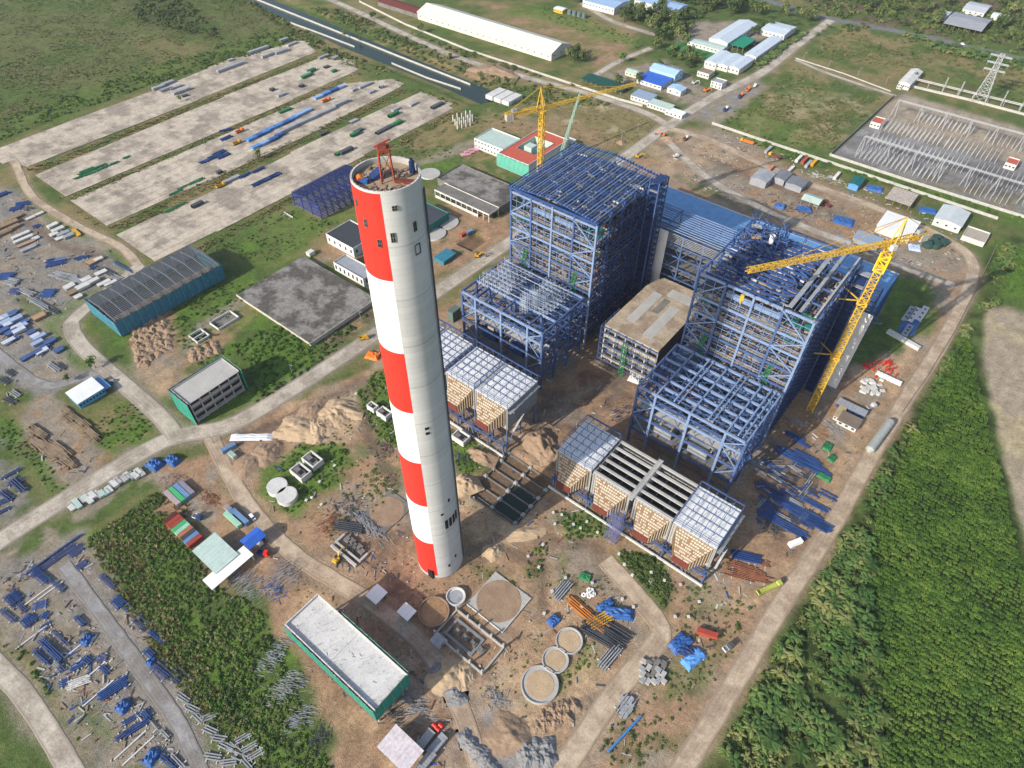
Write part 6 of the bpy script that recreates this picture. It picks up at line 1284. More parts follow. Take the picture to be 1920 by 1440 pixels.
grove([(1150,40),(1240,20),(1300,45),(1240,55)], 22, 5, 8, 'dark tree in the grove below the blue roofed factories', 'trees below the factories')
grove([(1215,85),(1250,95),(1330,120),(1300,125),(1250,110)], 14, 4, 6, 'tree along the near edge of the striped lawn', 'trees beside the lawn')
grove([(1300,0),(1420,20),(1430,30),(1320,25)], 16, 5, 8, 'tree in the row behind the compound', 'trees behind the compound')
grove([(1388,62),(1435,45),(1445,55),(1400,78)], 7, 3.5, 5.5, 'tree between the compound halls', 'trees between the halls')
grove([(1046,98),(1085,105),(1110,122),(1085,125)], 8, 4, 6, 'tree at the right end of the long cream warehouse', 'trees by the warehouse end')
grove([(1730,20),(1770,10),(1780,60),(1740,50)], 7, 4, 7, 'tree left of the grey farm shed', 'trees left of the farm shed'); grove([(1860,40),(1920,50),(1920,100),(1870,80)], 12, 4, 7, 'tree right of the grey farm shed', 'trees right of the farm shed'); grove([(1700,-10),(1900,-20),(1920,20),(1880,15),(1800,0)], 14, 4, 7, 'tree at the top right edge of the view', 'trees at the top right edge')
grove([(1580,0),(1700,5),(1740,40),(1620,30)], 14, 3.5, 6, 'tree beyond the asphalt district road', 'trees beyond the district road')
grove([(1000,-20),(1090,-5),(1080,8),(1010,0)], 12, 4, 6.5, 'tree at the top edge left of the blue roofed factories', 'trees left of the factories'); grove([(1420,15),(1500,25),(1560,45),(1450,40)], 12, 3.5, 6, 'tree behind the far wing of the compound', 'trees behind the far wing'); grove([(880,-25),(990,-30),(980,-5),(900,0)], 12, 4, 6, 'tree beyond the long cream warehouse', 'trees beyond the warehouse'); grove([(1850,-30),(1990,-20),(1990,60),(1900,40)], 14, 4, 7, 'tree in the far right corner of the view', 'trees in the far right corner'); grove([(640,40),(900,110),(880,130),(640,70)], 12, 2.2, 3.6, 'small tree between the back road and the canal', 'small trees by the canal')
for i, (x, y, s, lab) in enumerate(((1160,160,5.5,'round tree beside the bright blue lean-to'),(1198,158,5,'tree shading the bright blue lean-to roof'),(1165,118,4.5,'lone tree beside the compound road bend'),(1235,128,4.5,'tree behind the arched workshop'),(1290,128,4.5,'tree between the arched workshop and the lawn'),(485,300,4.2,'lone round tree on the grass strip between two concrete yards'),(340,190,2.6,'small tree on the first grass strip by the stacked crates'),(700,36,4,'lone tree beside the back road'),(790,62,4.5,'tall tree beside the back road near the warehouse'),(128,715,2.6,'bush tree at the left corner of the white roofed office'),(180,690,3.6,'dark tree behind the white roofed office'),(1712,150,4,'tree beside the long white shed of the switchyard'))): tree(x, y, s, i % 4, lab, None)
# palms along the perimeter road
PT = Acc().tube((0,0,0), (.15,.1,.5), .035, .028, 6).tube((.15,.1,.5), (.2,.18,1.0), .028, .024, 6); PTM = PT.mesh('trunk', TRUNK); PCM = [palm_crown_acc().mesh('crown', BANA) for _ in range(3)]
for i, (px, py) in enumerate(((1560,1135),(1530,1185),(1580,1180),(1590,1145),(1525,1250),(1590,1240),(1640,1235),(1470,1350),(1440,1400),(1500,1410),(1560,1390),(1600,1400),(1650,1400),(1580,1330),(1650,1345),(1625,1060),(1500,1300))):
    x, y = G2(px, py); o = bpy.data.objects.new('palm_tree', None); COL.objects.link(o); o.location = (x, y, 0); o.rotation_euler[2] = random.random()*6; tag(o, 'coconut palm among the banana plants beside the perimeter road', 'palm tree', 'palms beside the perimeter road')
    h = random.uniform(2.5, 4.5); c = bpy.data.objects.new('trunk', PTM); COL.objects.link(c); c.parent = o; c.scale = (5, 5, h); c = bpy.data.objects.new('crown', PCM[i % 3]); COL.objects.link(c); c.parent = o; c.location = (1.0, .9, h); s = random.uniform(.95, 1.35); c.scale = (s, s, s)
# ---------------------------------------------------------------- stacks, containers, vehicles and yard things
def rot(o, x, y, rz, z=0): o.location = (x, y, z); o.rotation_euler[2] = rz
def kid(root, name, mesh, loc=(0,0,0), scale=(1,1,1), rz=0, rx=0, ry=0):
    c = bpy.data.objects.new(name, mesh); COL.objects.link(c); c.parent = root; c.location = loc; c.scale = scale; c.rotation_euler = (rx, ry, rz); return c
def root_at(name, label, cat, px, py, rz=0, group=None, z=0, world=None):
    o = bpy.data.objects.new(name, None); COL.objects.link(o); x, y = world or G2(px, py, z); rot(o, x, y, rz, z); return tag(o, label, cat, group)
_mc = {}
def umesh(kind, m):
    k = (kind, m.name)
    if k not in _mc:
        a = Acc()
        if kind == 'ibeam': a.box(-.5,.5,-.3,.3,0,.09).box(-.5,.5,-.3,.3,.51,.6).box(-.5,.5,-.05,.05,.091,.509)
        elif kind == 'box': a.box(-.5,.5,-.5,.5,0,1)
        elif kind == 'pipe': a.tube((-.5,0,.5), (.5,0,.5), .5, n=10)
        elif kind == 'wheel': a.tube((0,-.15,0), (0,.15,0), .5, n=12)
        elif kind == 'crate':
            a.box(-.5,.5,-.5,.5,.06,.94)
            for i in range(7): a.box(-.5+i*.158, -.5+i*.158+.05, -.53, .53, .02, .97)
        elif kind == 'tarp':
            n = 9; V = [(-.5+i/(n-1), -.5+j/(n-1), (.62+.4*random.random())*min(1, 7*min(i, n-1-i, j, n-1-j)/(n-1)+.02)) for i in range(n) for j in range(n)]; a.add(V, [(i*n+j, (i+1)*n+j, (i+1)*n+j+1, i*n+j+1) for i in range(n-1) for j in range(n-1)])
        elif kind == 'corr':
            for i in range(24): a.box(-.5+i/24, -.5+(i+.55)/24, -.5, .5, 0, 1)
            a.box(-.497,.497,-.475,.475,.004,.975)
        _mc[k] = a.mesh(kind, m)
    return _mc[k]
def beam_stack(px, py, ang, L, n, layers, m, label, group, s=1.0, sleep=CONCW, kind='ibeam', name='steel_stack', cat='steel stack', jit=.12):
    o = root_at(name, label, cat, px, py, RAD(ang)+random.uniform(-.04, .04), group)
    w = 1.25*s
    for e in (-.32, .32): kid(o, 'sleeper', umesh('box', sleep), (e*L, 0, .02), (.4, n*w+1.2, .35))
    for l in range(layers):
        for k in range(n-(l % 2 and random.random() < .4)):
            if random.random() < .06: continue
            kid(o, 'beam' if kind == 'ibeam' else kind, umesh(kind, m), (random.uniform(-jit, jit)*L*.5, (k-(n-1)/2)*w, .37+l*.62*s), (L*random.uniform(.85, 1.05), s, s) if kind != 'pipe' else (L, .62*s, .62*s), random.uniform(-.02, .02))
    return o
def box_pile(name, px, py, ang, L, Wd, H, m, label, cat, group=None, kind='crate'):
    o = root_at(name, label, cat, px, py, RAD(ang)+random.uniform(-.05, .05), group); kid(o, 'body', umesh(kind, m), (0,0,.3), (L, Wd, H))
    for e in (-.35, .35): kid(o, 'sleeper', umesh('box', WOOD), (e*L, 0, 0), (.4, Wd*1.1, .3))
    return o
def tarp_pile(px, py, ang, L, Wd, H, label, m=TARP, group=None): return tag(link('tarpaulin_pile', umesh('tarp', m), None, (*G2(px, py), 0), RAD(ang)), label, 'tarpaulin', group), None
def tarp(px, py, ang, L, Wd, H, label, m=TARP, group=None):
    o = link('covered_pile', umesh('tarp', m), None, (*G2(px, py), 0), RAD(ang)); o.scale = (L, Wd, H); return tag(o, label, 'tarpaulin', group)
# lower left laydown yard: px py angle length count layers tone
BL = '''75 1080 5 17 5 2 b|97 1043 90 34 2 2 n|100 1052 90 26 4 1 n|143 1034 92 8 6 1 n|155 1060 88 6 5 1 n|110 1100 4 10 3 1 n|202 1092 6 15 3 1 n|222 1130 3 9 6 2 b|238 1140 3 6 4 1 n|264 1168 3 12 5 1 n|25 1122 4 10 7 2 b|42 1140 6 9 3 1 n|76 1135 60 8 5 1 b|15 1155 8 13 3 1 n|52 1165 4 8 6 2 b|62 1158 20 7 3 2 b|85 1155 25 5 4 1 b|87 1175 80 6 4 1 n|150 1165 4 9 3 2 b|115 1198 5 14 2 1 n|97 1220 4 20 4 3 b|78 1232 4 14 3 2 b|163 1200 30 7 5 2 t|145 1250 70 6 4 2 b|165 1238 10 6 4 2 b|190 1235 50 6 4 1 n|115 1255 0 5 3 1 n|198 1255 5 7 4 1 b|122 1280 70 5 4 1 b|148 1280 60 11 5 1 w|213 1292 78 14 6 2 b|233 1280 3 10 2 1 n|232 1325 15 8 5 3 t|295 1195 6 13 3 2 b|280 1225 4 7 4 2 b|285 1240 20 5 4 2 t|318 1260 6 17 5 1 n|300 1262 5 13 4 2 n|348 1260 5 16 2 1 n|275 1340 0 6 4 2 b|245 1350 75 9 3 1 b|240 1372 80 12 3 2 n|258 1365 78 12 3 2 b|285 1360 3 11 2 1 g|268 1343 0 5 4 1 w|285 1420 20 8 6 3 t|318 1430 5 10 3 2 b|335 1425 3 10 3 1 g|310 1378 4 7 2 1 g'''
STB = mat('bundle_blue', (.035,.08,.235), .5, .35, .4, 2)
TON = dict(b=STB, n=mat('steel_blue_stack', (.06,.085,.19), .55, .35), t=None, g=GALV, w=CONCW)
gl = 'steel stacks in the lower left laydown yard'
for row in BL.split('|'):
    px, py, an, L, n, ly, c = row.split(); px, py, an, L, n, ly = float(px), float(py), float(an), float(L)*.85, int(n), int(ly)
    if c == 't': tarp(px, py, an, L*.8, n*1.1, 2.2, 'crumpled blue tarpaulin over a pile in the lower left laydown yard', TARP, 'blue covered piles in the lower left yard')
    else: beam_stack(px, py, an, L, n, ly, TON[c], {'b': 'bright blue steel beams stacked on sleepers in the lower left yard', 'n': 'dark blue steel frames laid on sleepers in the lower left yard', 'g': 'grey galvanised steel frames in the lower left yard', 'w': 'small white concrete posts stacked in the lower left yard'}[c], gl+' '+c, .68)
for px, py, L in ((70,1118,14),(95,1108,12),(60,1195,14),(145,1215,12),(170,1265,14),(185,1300,14),(245,1397,14),(260,1408,14)):
    o = link('sleeper', umesh('box', CONCW), None, (*G2(px, py), 0), RAD(90)); o.scale = (L, .6, .5); tag(o, 'bare white concrete sleeper on the lower left yard', 'sleeper', 'bare sleepers in the lower left yard')
for px, py, an in ((345,1310,10),(362,1330,15),(372,1345,5),(392,1345,60),(395,1370,20),(410,1385,30),(425,1400,15),(440,1405,10),(450,1420,20),(465,1430,0),(400,1420,30),(430,1430,45),(455,1385,70),(468,1402,70),(480,1415,70)):
    beam_stack(px, py, an, 7, 3, 1, GALV, 'grey lattice steel piece lying in the weeds near the bottom edge', 'grey steel in the weeds', .8)
# left yards
LY = '''5 366 90 12 4 2 b|30 392 60 9 5 2 b|42 384 60 10 5 2 b|52 393 10 6 4 2 g|70 425 85 6 4 1 b|105 492 60 12 9 2 b|118 486 60 11 4 2 g|10 520 45 11 7 2 b|22 530 20 10 6 2 g|30 548 20 9 5 2 n|90 552 40 9 8 2 b|52 550 15 13 4 2 g|75 570 8 22 4 2 g|95 580 8 18 3 1 g|120 518 20 20 6 1 g|135 525 20 22 5 1 g|150 485 70 7 4 1 b|175 502 85 6 4 1 b|160 483 60 5 3 2 b|200 510 10 16 4 1 g|215 520 10 14 4 1 g|228 500 3 22 2 1 t2|75 665 40 5 3 1 g|102 690 5 12 3 1 g|115 687 5 9 2 1 g|20 700 10 9 3 1 g|10 715 10 9 3 1 g|30 740 10 8 3 1 g|18 752 12 10 3 1 g|28 905 70 8 3 1 n|35 912 3 14 3 2 n|10 940 70 9 3 1 n|20 890 85 10 2 1 n|12 930 8 10 3 2 n|5 960 80 9 2 1 n'''
for row in LY.split('|'):
    px, py, an, L, n, ly, c = row.split(); c = c[0]; m = {'b': STB, 'g': DGREY if random.random() < .4 else GALV, 'n': TON['n'], 't': BLUE}[c]
    beam_stack(float(px), float(py), float(an), float(L), int(n), int(ly), m, {'b': 'bright blue steel bundle in the left storage yard', 'g': 'grey steel sections stacked in the left storage yard', 'n': 'dark blue steel frame near the left edge', 't': 'long blue steel beam along the road bend by the left yard'}[c], 'steel stacks in the left storage yard '+c, .95, jit=.2)
for row in '40 442 90 13 3.2 1.2 w|45 450 90 14 3 1.4 w|50 458 90 13 3 1 r|55 467 90 11 3.5 1.2 s|68 448 90 5 4 1 w|100 424 90 8 4 1.4 w|110 432 90 9 4 1.6 w|120 440 90 9 4 1.6 s|130 444 90 8 4 1.6 s|102 440 90 6 4 1 w|113 448 90 7 4 1 w|128 437 0 4 4 1 w|58 410 90 7 3 1 w|75 402 90 6 3 1 w|176 492 90 9 5 1.4 r|186 488 90 6 3.5 1.5 w|190 512 90 8 4 .8 w|132 540 90 7 5 2 w|140 548 90 9 5 1.4 t|157 540 90 9 5 2.2 w|148 558 90 5 4 1.4 w|163 527 90 7 4.5 2 w|175 530 90 9 4 2 w|196 532 90 9 3.5 1.2 w|208 532 90 9 3 .9 w|75 596 90 8 5 1.8 r|24 412 90 14 4 1.6 t|10 425 90 20 5 1.8 t|16 433 90 18 4 1.6 t|5 440 90 14 4 1.4 t'.split('|'):
    px, py, an, L, w, h, c = row.split(); m = {'w': CONCW, 'r': mat('brown_crate', (.38,.24,.14)), 's': GALV, 't': WOOD}[c]
    box_pile('crate_stack', float(px), float(py), float(an), float(L), float(w), float(h), m, {'w': 'white packed panels stacked in the left storage yard', 'r': 'brown timber crate in the left storage yard', 's': 'silver ribbed panels stacked in the left storage yard', 't': 'long timber pile near the left edge'}[c], 'stack', 'stacks in the left storage yard '+c)
for px, py in ((5,598),(18,592),(32,600),(26,588),(3,612),(16,610),(33,615),(45,612),(8,622),(24,625),(38,622),(28,637),(18,642),(60,625),(68,632),(76,634),(72,645),(85,650),(95,642),(80,660),(112,658),(50,672),(70,662),(45,606),(12,605)):
    box_pile('packed_panel', px, py, 90, random.uniform(5, 8), random.uniform(3, 4.5), random.uniform(1, 2), random.choice((mat('pale_blue_pack', (.30,.38,.52)), mat('white_blue_pack', (.5,.53,.6)), BLUE)), 'blue or white wrapped panel pack near the left edge', 'panel pack', 'pale blue panel packs')
for k in range(26):
    px = 62+75*((k*0.37) % 1); py = 812+(px-62)*.62+random.uniform(-8, 14)+(k % 3)*6; beam_stack(px, py, 4, random.uniform(7, 11), 4, 2, WOOD, 'brown timber baulks in the stack nearest the left ditch', 'timber stacks by the ditch', .8, WOOD, name='timber_stack', cat='timber')
for k in range(18):
    u = k/17; beam_stack(122+58*u+random.uniform(-4, 4), 770+52*u+random.uniform(-8, 8), 4, random.uniform(6, 9), 3, 2, WOOD, 'brown timber baulks in the row below the white roofed office', 'timber stacks below the office', .8, WOOD, name='timber_stack', cat='timber')
for k in range(22):
    u = k/21; box_pile('pallet_stack', 138+128*u+random.uniform(-2, 2), 952-68*u+random.uniform(-5, 5), 0, random.uniform(4, 6), 2.6, random.uniform(.8, 1.8), random.choice((PALEG, CONC, GALV, CONCW)), 'pale pallet stack in the row along the main road verge', 'pallets', 'pallet row along the main road')
o = root_at('yellow_hull', 'yellow upturned boat shaped hull on the yard grass', 'hull', 143, 437, RAD(-5)); kid(o, 'hull', Acc().add([(-7,0,.6),(-5,-1.6,1.2),(5,-1.8,1.4),(7,-1,1.2),(7,1,1.2),(5,1.8,1.4),(-5,1.6,1.2),(-6,0,0),(-4,-1,0),(6,-1.2,0),(6,1.2,0),(-4,1,0)], [(0,1,2,3,4,5,6),(0,7,8,1),(1,8,9,2),(2,9,3),(3,9,10,4),(4,10,5),(5,10,11,6),(6,11,7,0)]).mesh('hull', YELD))
# concrete yards: crates, blue boxes, green girders
for row in 'w 433 128 90 33|w 485 96 90 26|w 508 104 90 24|w 528 99 90 16|w 533 77 90 11|w 548 84 90 14|w 433 114 90 6|w 298 166 90 13|w 315 158 90 14|w 312 170 90 12|w 330 165 90 14|w 345 172 90 15|w 335 174 90 13|d 347 181 90 6|w 607 108 90 14|w 629 111 90 8|w 574 142 90 13|d 613 127 90 6|d 511 170 90 5|w 528 180 90 9|d 566 163 90 5|g 585 134 90 9|g 627 135 90 6|g 575 145 90 12|w 685 162 90 17|w 697 174 90 8|w 663 170 90 6|w 716 165 90 5|w 540 245 90 20|w 575 228 90 26|w 610 212 90 26|w 640 196 90 18|w 663 229 90 10|w 775 197 90 10|w 742 207 90 9|d 720 245 90 20|g 735 237 90 12|g 738 217 90 13|g 747 232 90 9|d 820 200 90 16|g 666 254 90 10|d 672 247 90 10|d 650 285 90 14|g 635 290 90 7|d 371 386 90 10|d 412 325 90 5|w 435 338 90 15|g 535 209 90 14|d 606 252 90 8'.split('|'):
    c, px, py, an, L = row.split(); m = {'w': GREYSH, 'd': DGREY, 'g': GREENP}[c]
    box_pile('packing_case', float(px), float(py), float(an), float(L), random.uniform(3, 4), random.uniform(1.6, 2.8), m, {'w': 'long grey packing case on the concrete yards', 'd': 'dark steel part lying on the concrete yards', 'g': 'green steel part lying on the concrete yards'}[c], 'packing case', 'packing cases on the concrete yards '+c)
for px, py, L in ((150,333,12),(158,325,14),(165,319,16),(180,316,14),(190,312,13),(172,325,15),(178,322,14),(196,315,12),(215,307,11),(238,296,8),(330,362,14),(345,352,14),(365,342,14),(375,338,10),(320,395,13),(340,385,14)): beam_stack(px, py, 90, L*.8, 3, 1, GREENP, 'green steel girders lying on the second and third concrete yards', 'green girders on the yards', .9)
for px, py, L in ((598,184,10),(612,177,11),(628,170,10),(640,165,8),(473,262,10),(485,256,10),(497,250,10),(510,243,11),(523,237,10),(537,231,10),(550,224,10),(562,217,10),(576,210,10),(482,277,9),(497,270,10),(513,263,10),(525,255,9)): box_pile('blue_case', px, py, 90, L, 4, 2.2, random.choice((TARP, mat('mid_blue_case', (.08,.22,.52)), mat('pale_blue_case', (.22,.36,.58)))), 'blue covered case in the row on the third concrete yard', 'covered case', 'blue cases on the third yard')
for px, py, an, n in ((385,303,90,4),(393,300,90,4),(403,295,90,5),(412,288,90,5),(420,293,90,5),(425,260,90,4),(485,345,90,4),(495,340,90,4),(505,335,90,5),(515,330,90,5),(460,330,90,3),(485,320,90,3),(425,245,70,3)): beam_stack(px, py, an, 12, n, 2, BLUE2, 'bright blue steel bundle on the concrete yards', 'blue bundles on the concrete yards', .9)
# right laydown yard by the perimeter road
for k in range(84):  # darker steel colours here carry the shade lying over this yard
    u, v = random.random(), random.random(); px = 1418+u*105+v*8; py = 858+v*118+u*18; beam_stack(px, py, random.choice((2, 4, 40, 85, -8)), random.uniform(4, 10), random.choice((1, 2, 2, 3)), 1, random.choice((STB, BLUE2, TON['n'], GALV, DGREY)), 'steel section strewn in the crowded laydown yard beside the roofless boiler', 'strewn steel beside the boiler', .8, DGREY, jit=.25)
for px, py, L, n in ((1500,862,30,4),(1506,869,32,4),(1512,858,16,3),(1490,820,12,3),(1500,835,10,4),(1502,960,26,4),(1510,968,26,4),(1516,975,22,4),(1524,945,16,3),(1470,985,24,4),(1552,930,10,3)): beam_stack(px, py, 0, L, n, 1, STB, 'long bright blue beams laid in order beside the perimeter road', 'long beams beside the perimeter road', 1.0, DGREY)
for px, py, L in ((1420,1055,12),(1395,1065,16),(1405,1075,16),(1415,1083,14),(1390,1080,14)): beam_stack(px, py, 20, L, 5, 1, RUST, 'rusty pipes scattered in front of the last filter house', 'rusty pipes', .7, kind='pipe', name='pipe_stack', cat='pipes', jit=.3)
for px, py, an, L, m, lab in ((1398,1045,25,14,BLUE2,'single blue girder lying beside the rusty pipes'),(1240,1095,0,.1,GALV,''),(1052,1108,90,11,GALV,'grey ribbed panel stack on the dirt near the white rings'),(1100,1152,-4,22,mat('orange_pile', (.55,.20,.04), .6),'long orange rusty sheet piles on the dirt'),(1125,1165,70,12,YELD,'yellow sheet piles beside the blue covered pile'),(1133,1188,5,20,DGREY,'dark steel sheet piles left of the site lane'),(1143,1180,5,20,DGREY,'dark steel sheet piles touching the blue tarpaulin'),(1125,1196,5,18,DGREY,'dark steel sheet piles nearest the round basins'),(1142,1232,85,13,GALV,'grey grating stack beside the site lane'),(1172,1325,85,9,GALV,'silver steel stack on the far side of the site lane'),(655,990,30,16,DGREY,'dark rails beside the scaffolding heap')):
    if lab: beam_stack(px, py, an, L, 5, 2, m, lab, None, .9)
beam_stack(1170,1378,80,20,1,1,mat('pipe_blue', (.05,.2,.45)),'single long blue pipe lying by the site lane',None,1.6,DGREY,kind='pipe',name='pipe',cat='pipe')
for px, py, an, L, w, h, lab in ((1160,1150,30,14,6,2.4,'long crumpled blue tarpaulin over sheet piles beside the site lane'),(1135,1135,70,9,4,2,'blue tarpaulin at the head of the yellow sheet piles'),(1098,1082,20,6,4,1.6,'small blue and white tarpaulin near the green plot'),(1038,1164,80,6,5,2,'small blue tarpaulin left of the yellow sheet piles'),(1270,1202,80,10,4,2,'blue tarpaulin over the nearest of two low piles by the lane'),(1280,1210,70,12,4,2,'long blue tarpaulin beside the grey block stacks'),(1300,1235,75,12,6,2.2,'pale blue tarpaulin over a pile next to the red roofed shed'),(1290,1222,20,9,5,2,'dark blue tarpaulin between the two long ones'),(291,872,10,9,7,3,'blue tarpaulin hut by the road bend'),(324,864,10,9,6,3,'second blue tarpaulin hut beside the orange net'),(1545,895,0,8,4,1.4,'green covered pile among the blue beams'),(1552,838,90,7,5,1.4,'bright green net over a pile beside the brown hut'),(1560,860,80,6,4,1.2,'smaller green net pile beside the lane'),(1582,415,10,16,12,2,'wide dark blue tarpaulin on the upper yard floor'),(1640,355,10,14,9,2.5,'blue tarpaulin heap beside the teal shed'),(1740,395,15,14,9,1.6,'blue tarpaulin pieces beside the large pale shed'),(1462,388,10,9,7,3,'bright blue tarpaulin cube behind the turbine hall'),(1508,393,30,12,8,2,'blue tarpaulin heap behind the turbine hall'),(1705,610,90,20,10,1.2,'blue steel sheets under tarpaulin on the grass'),(1715,465,20,9,9,1.5,'pale tarpaulin beside the round green tanks'),(700,668,20,10,7,2.5,'orange tarpaulin heap beside the main road'),(430,1000,0,1,1,1,'')):
    if lab: tarp(px, py, an, L, w, h, lab, {'green': GREENP, 'brigh': GREENP if 'green' in lab else TARP, 'small': GREENP if 'green' in lab else TARP, 'orang': ORANGE, 'pale ': mat('pale_tarp', (.42,.5,.66)) if 'tanks' in lab else mat('mid_tarp', (.10,.28,.6)), 'dark ': NAVY}.get(lab[:5], TARP))
for k in range(20): box_pile('block_pallet', 1205+9.5*(k % 5)+random.uniform(-2, 2), 1243+12*(k//5)+random.uniform(-3, 3), random.choice((0, 90)), 2.8, 2.0, random.uniform(.8, 1.7), random.choice((CONC, GALV, CONCD)), 'grey concrete block pallet in the cluster left of the blue tarpaulins', 'block pallet', 'grey block pallets', 'box')
for k in range(14): box_pile('block_pallet', 1166+8*(k % 3)+random.uniform(-1, 1), 1312+7.5*(k//3)+random.uniform(-1, 1), 90, 2.4, 1.4, random.uniform(.6, 1.2), GALV, 'silver block pallet beside the site lane', 'block pallet', 'silver block pallets by the lane', 'box')
for k in range(40): # white packed blocks and red valves by the perimeter road
    px, py = 1630+random.uniform(-18, 28), 726+random.uniform(-12, 14)
    box_pile('white_block', px, py, random.choice((0, 45, 90)), random.uniform(1.6, 3), random.uniform(1.4, 2.2), random.uniform(.8, 1.6), CONCW, 'white wrapped block in the heap by the perimeter road bend', 'block', 'white wrapped blocks', 'box')
for k in range(46):
    px, py = random.choice(((1632, 688), (1660, 684), (1668, 700), (1645, 700))); px += random.uniform(-14, 14); py += random.uniform(-9, 9)
    o = root_at('red_valve', 'red valve standing in the group on the sand by the perimeter road', 'valve', px, py, random.random()*3, 'red valves'); kid(o, 'body', umesh('pipe', RED), (0,0,.2), (1.6, .5, .5)); kid(o, 'stem', umesh('box', MAROON), (0,0,.5), (.25, .25, 1.4)); kid(o, 'handwheel', umesh('box', RED), (0,0,1.8), (.8, .8, .12))
box_pile('white_case', 1665, 712, 0, 15, 2.6, 2, WHITE, 'long white case beside the red valves', 'case'); box_pile('crate', 1340, 0, 0, 1, 1, 1, WOOD, 'x', 'x') if False else None
for k, (px, py, lab) in enumerate(((1703,590,'left of three pale slotted duct panels on the shaded grass'),(1712,592,'middle of three pale slotted duct panels on the shaded grass'),(1728,590,'right of three pale slotted duct panels on the shaded grass'),(1700,622,'grey slotted duct panel below the three pale ones'))):
    o = root_at('duct_panel', lab, 'duct panel', px, py, RAD(88)); kid(o, 'body', umesh('box', GALV if k in (0, 3) else CONCW), (0,0,.1), (18 if k < 3 else 14, 4, 1.4))
    for e in (-.3, 0, .3): kid(o, 'slot', umesh('box', BLACK), (e*18*(1 if k < 3 else .7), 0, 1.45), (1.6, 1.2, .1))
box_pile('long_duct', 1692, 640, -12, 22, 3, 2.4, CONCW, 'long white duct piece lying near the perimeter road', 'duct', None, 'box')
# containers
def container(px, py, ang, m, label, L=12.2, z=0, group=None, world=None):
    o = root_at('container', label, 'container', px, py, RAD(ang), group, z, world); kid(o, 'body', umesh('corr', m), (0,0,.05), (L, 2.44, 2.55))
    for e in (-1, 1):
        dk_ = kid(o, 'door', umesh('box', m), (L/2+.06, e*.6, .15), (.1, 1.12, 2.35)); kid(dk_, 'lock_rod', umesh('box', GALV), (.7, 0, .05), (.5, .06, .9))
        for f in (-1, 1): kid(o, 'corner_post', umesh('box', m), (f*(L/2-.1), e*1.17, 0), (.26, .26, 2.68))
    return o
PUR = mat('grey_purple_container', (.27,.25,.30), .6); GRC = mat('mint_green_container', (.08,.42,.18), .6); BLC = mat('faded_blue_container', (.16,.28,.46), .6); PKC = mat('pinkish_grey_container', (.42,.36,.34), .6); RDC = mat('red_container', (.38,.07,.045), .6); ORC = mat('orange_brown_container', (.45,.18,.10), .6); MIN = mat('pale_mint_container', (.36,.60,.44), .6)
x, y = G2(342, 925); cs = (PKC, GRC, BLC, PUR); nm = ('pinkish grey', 'bright green', 'faded blue', 'grey purple')
for k in range(4): container(0, 0, 0, cs[k], nm[k]+' container in the row of four by the dirt track', world=(x, y-5.2+k*2.75))
x, y = G2(346, 997); cs = (MAROON, RDC, RDC, GRC, MIN, ORC, DGREY, BLC, RDC); nm = ('dark maroon', 'red', 'second red', 'green', 'pale mint', 'orange brown', 'black', 'slate blue', 'last red')
for k in range(9): container(0, 0, 90, cs[k], nm[k]+' container standing in the line of nine above the pale green shed', 7.6, world=(x-11+k*2.6, y))
for px, py, m, lab, L in ((429,956,PKC,'pale end container of the blue group beside the dirt track',4),(436,962,BLC,'short blue container in the group beside the dirt track',5),(452,972,BLC,'long slate blue container beside the parked white van',12.2),(438,977,MIN,'long pale mint container beside the slate blue one',12.2)): container(px, py, 0, m, lab, L)
for px, py, an, m, lab, L in ((1440,283,90,GREYSH,'long grey container under the white wall beside the mobile crane',12),(1497,300,90,CONCW,'white container in the yard row under the wall',12),(1508,303,90,RDC,'red roofed container beside the white one in the yard row',12),(1515,310,90,GREYSH,'grey container right of the red one in the yard row',12),(1445,318,90,ORC,'orange container behind the grey sheet sheds',8),(1480,322,90,CONCW,'long white container behind the grey sheet sheds',14),(1525,308,90,YELD,'yellow and white container in the upper yard',10),(1568,332,90,CONCW,'white container beside the teal shed',12),(870,442,80,RDC,'small red container near the dug pit',6),(880,438,80,BLC,'small blue container near the dug pit',6),(1325,1190,20,RDC,'red roofed shed container beside the blue tarpaulins',9),(1580,452,0,GREYSH,'grey container under the crane jib',12),(430,843,80,BLC,'blue guard container beside the dirt track junction',8),(437,856,0,PALEG,'small pale green hut beside the blue guard container',5),(1490,1020,60,WHITE,'white cabin beside the perimeter road',7),(485,1018,0,WHITE,'small white cabin under the blue canopy',5),(1600,800,0,GALV,'',1)):
    if lab: container(px, py, an, m, lab, L)
# lower-left workshops
shed('workshop_shed', 'pale green roofed workshop beside the container line', 'shed', [(366,1030),(405,1000),(445,1044),(400,1076)], 5, mat('mint_sheet', (.42,.53,.48), .5), GALV, None, .5, 0, sheets=9, open_front=True)
shed('workshop_shed', 'white roofed L shaped shelter against the pale green workshop', 'shed', [(383,1090),(455,1025),(475,1042),(398,1102)], 4.6, WHITE, CONCW, None, .3, 0, sheets=4, open_front=True)
shed('blue_canopy', 'royal blue ridge canopy beside the dirt track', 'canopy', [(448,1012),(485,992),(500,1008),(465,1025)], 5, MATS['royal_blue_sheet'], GALV, 'y', 1.6, sheets=1, open_front=True)
for lab, pts in (('white square canopy near the chimney foot, the upper of two', [(688,1115),(709,1097),(724,1113),(704,1132)]), ('white square canopy near the chimney foot, the lower of two', [(746,1147),(761,1132),(779,1147),(764,1162)])): shed('canopy', lab, 'canopy', pts, 5, WHITE, GALV, None, .3, sheets=3, open_front=True)
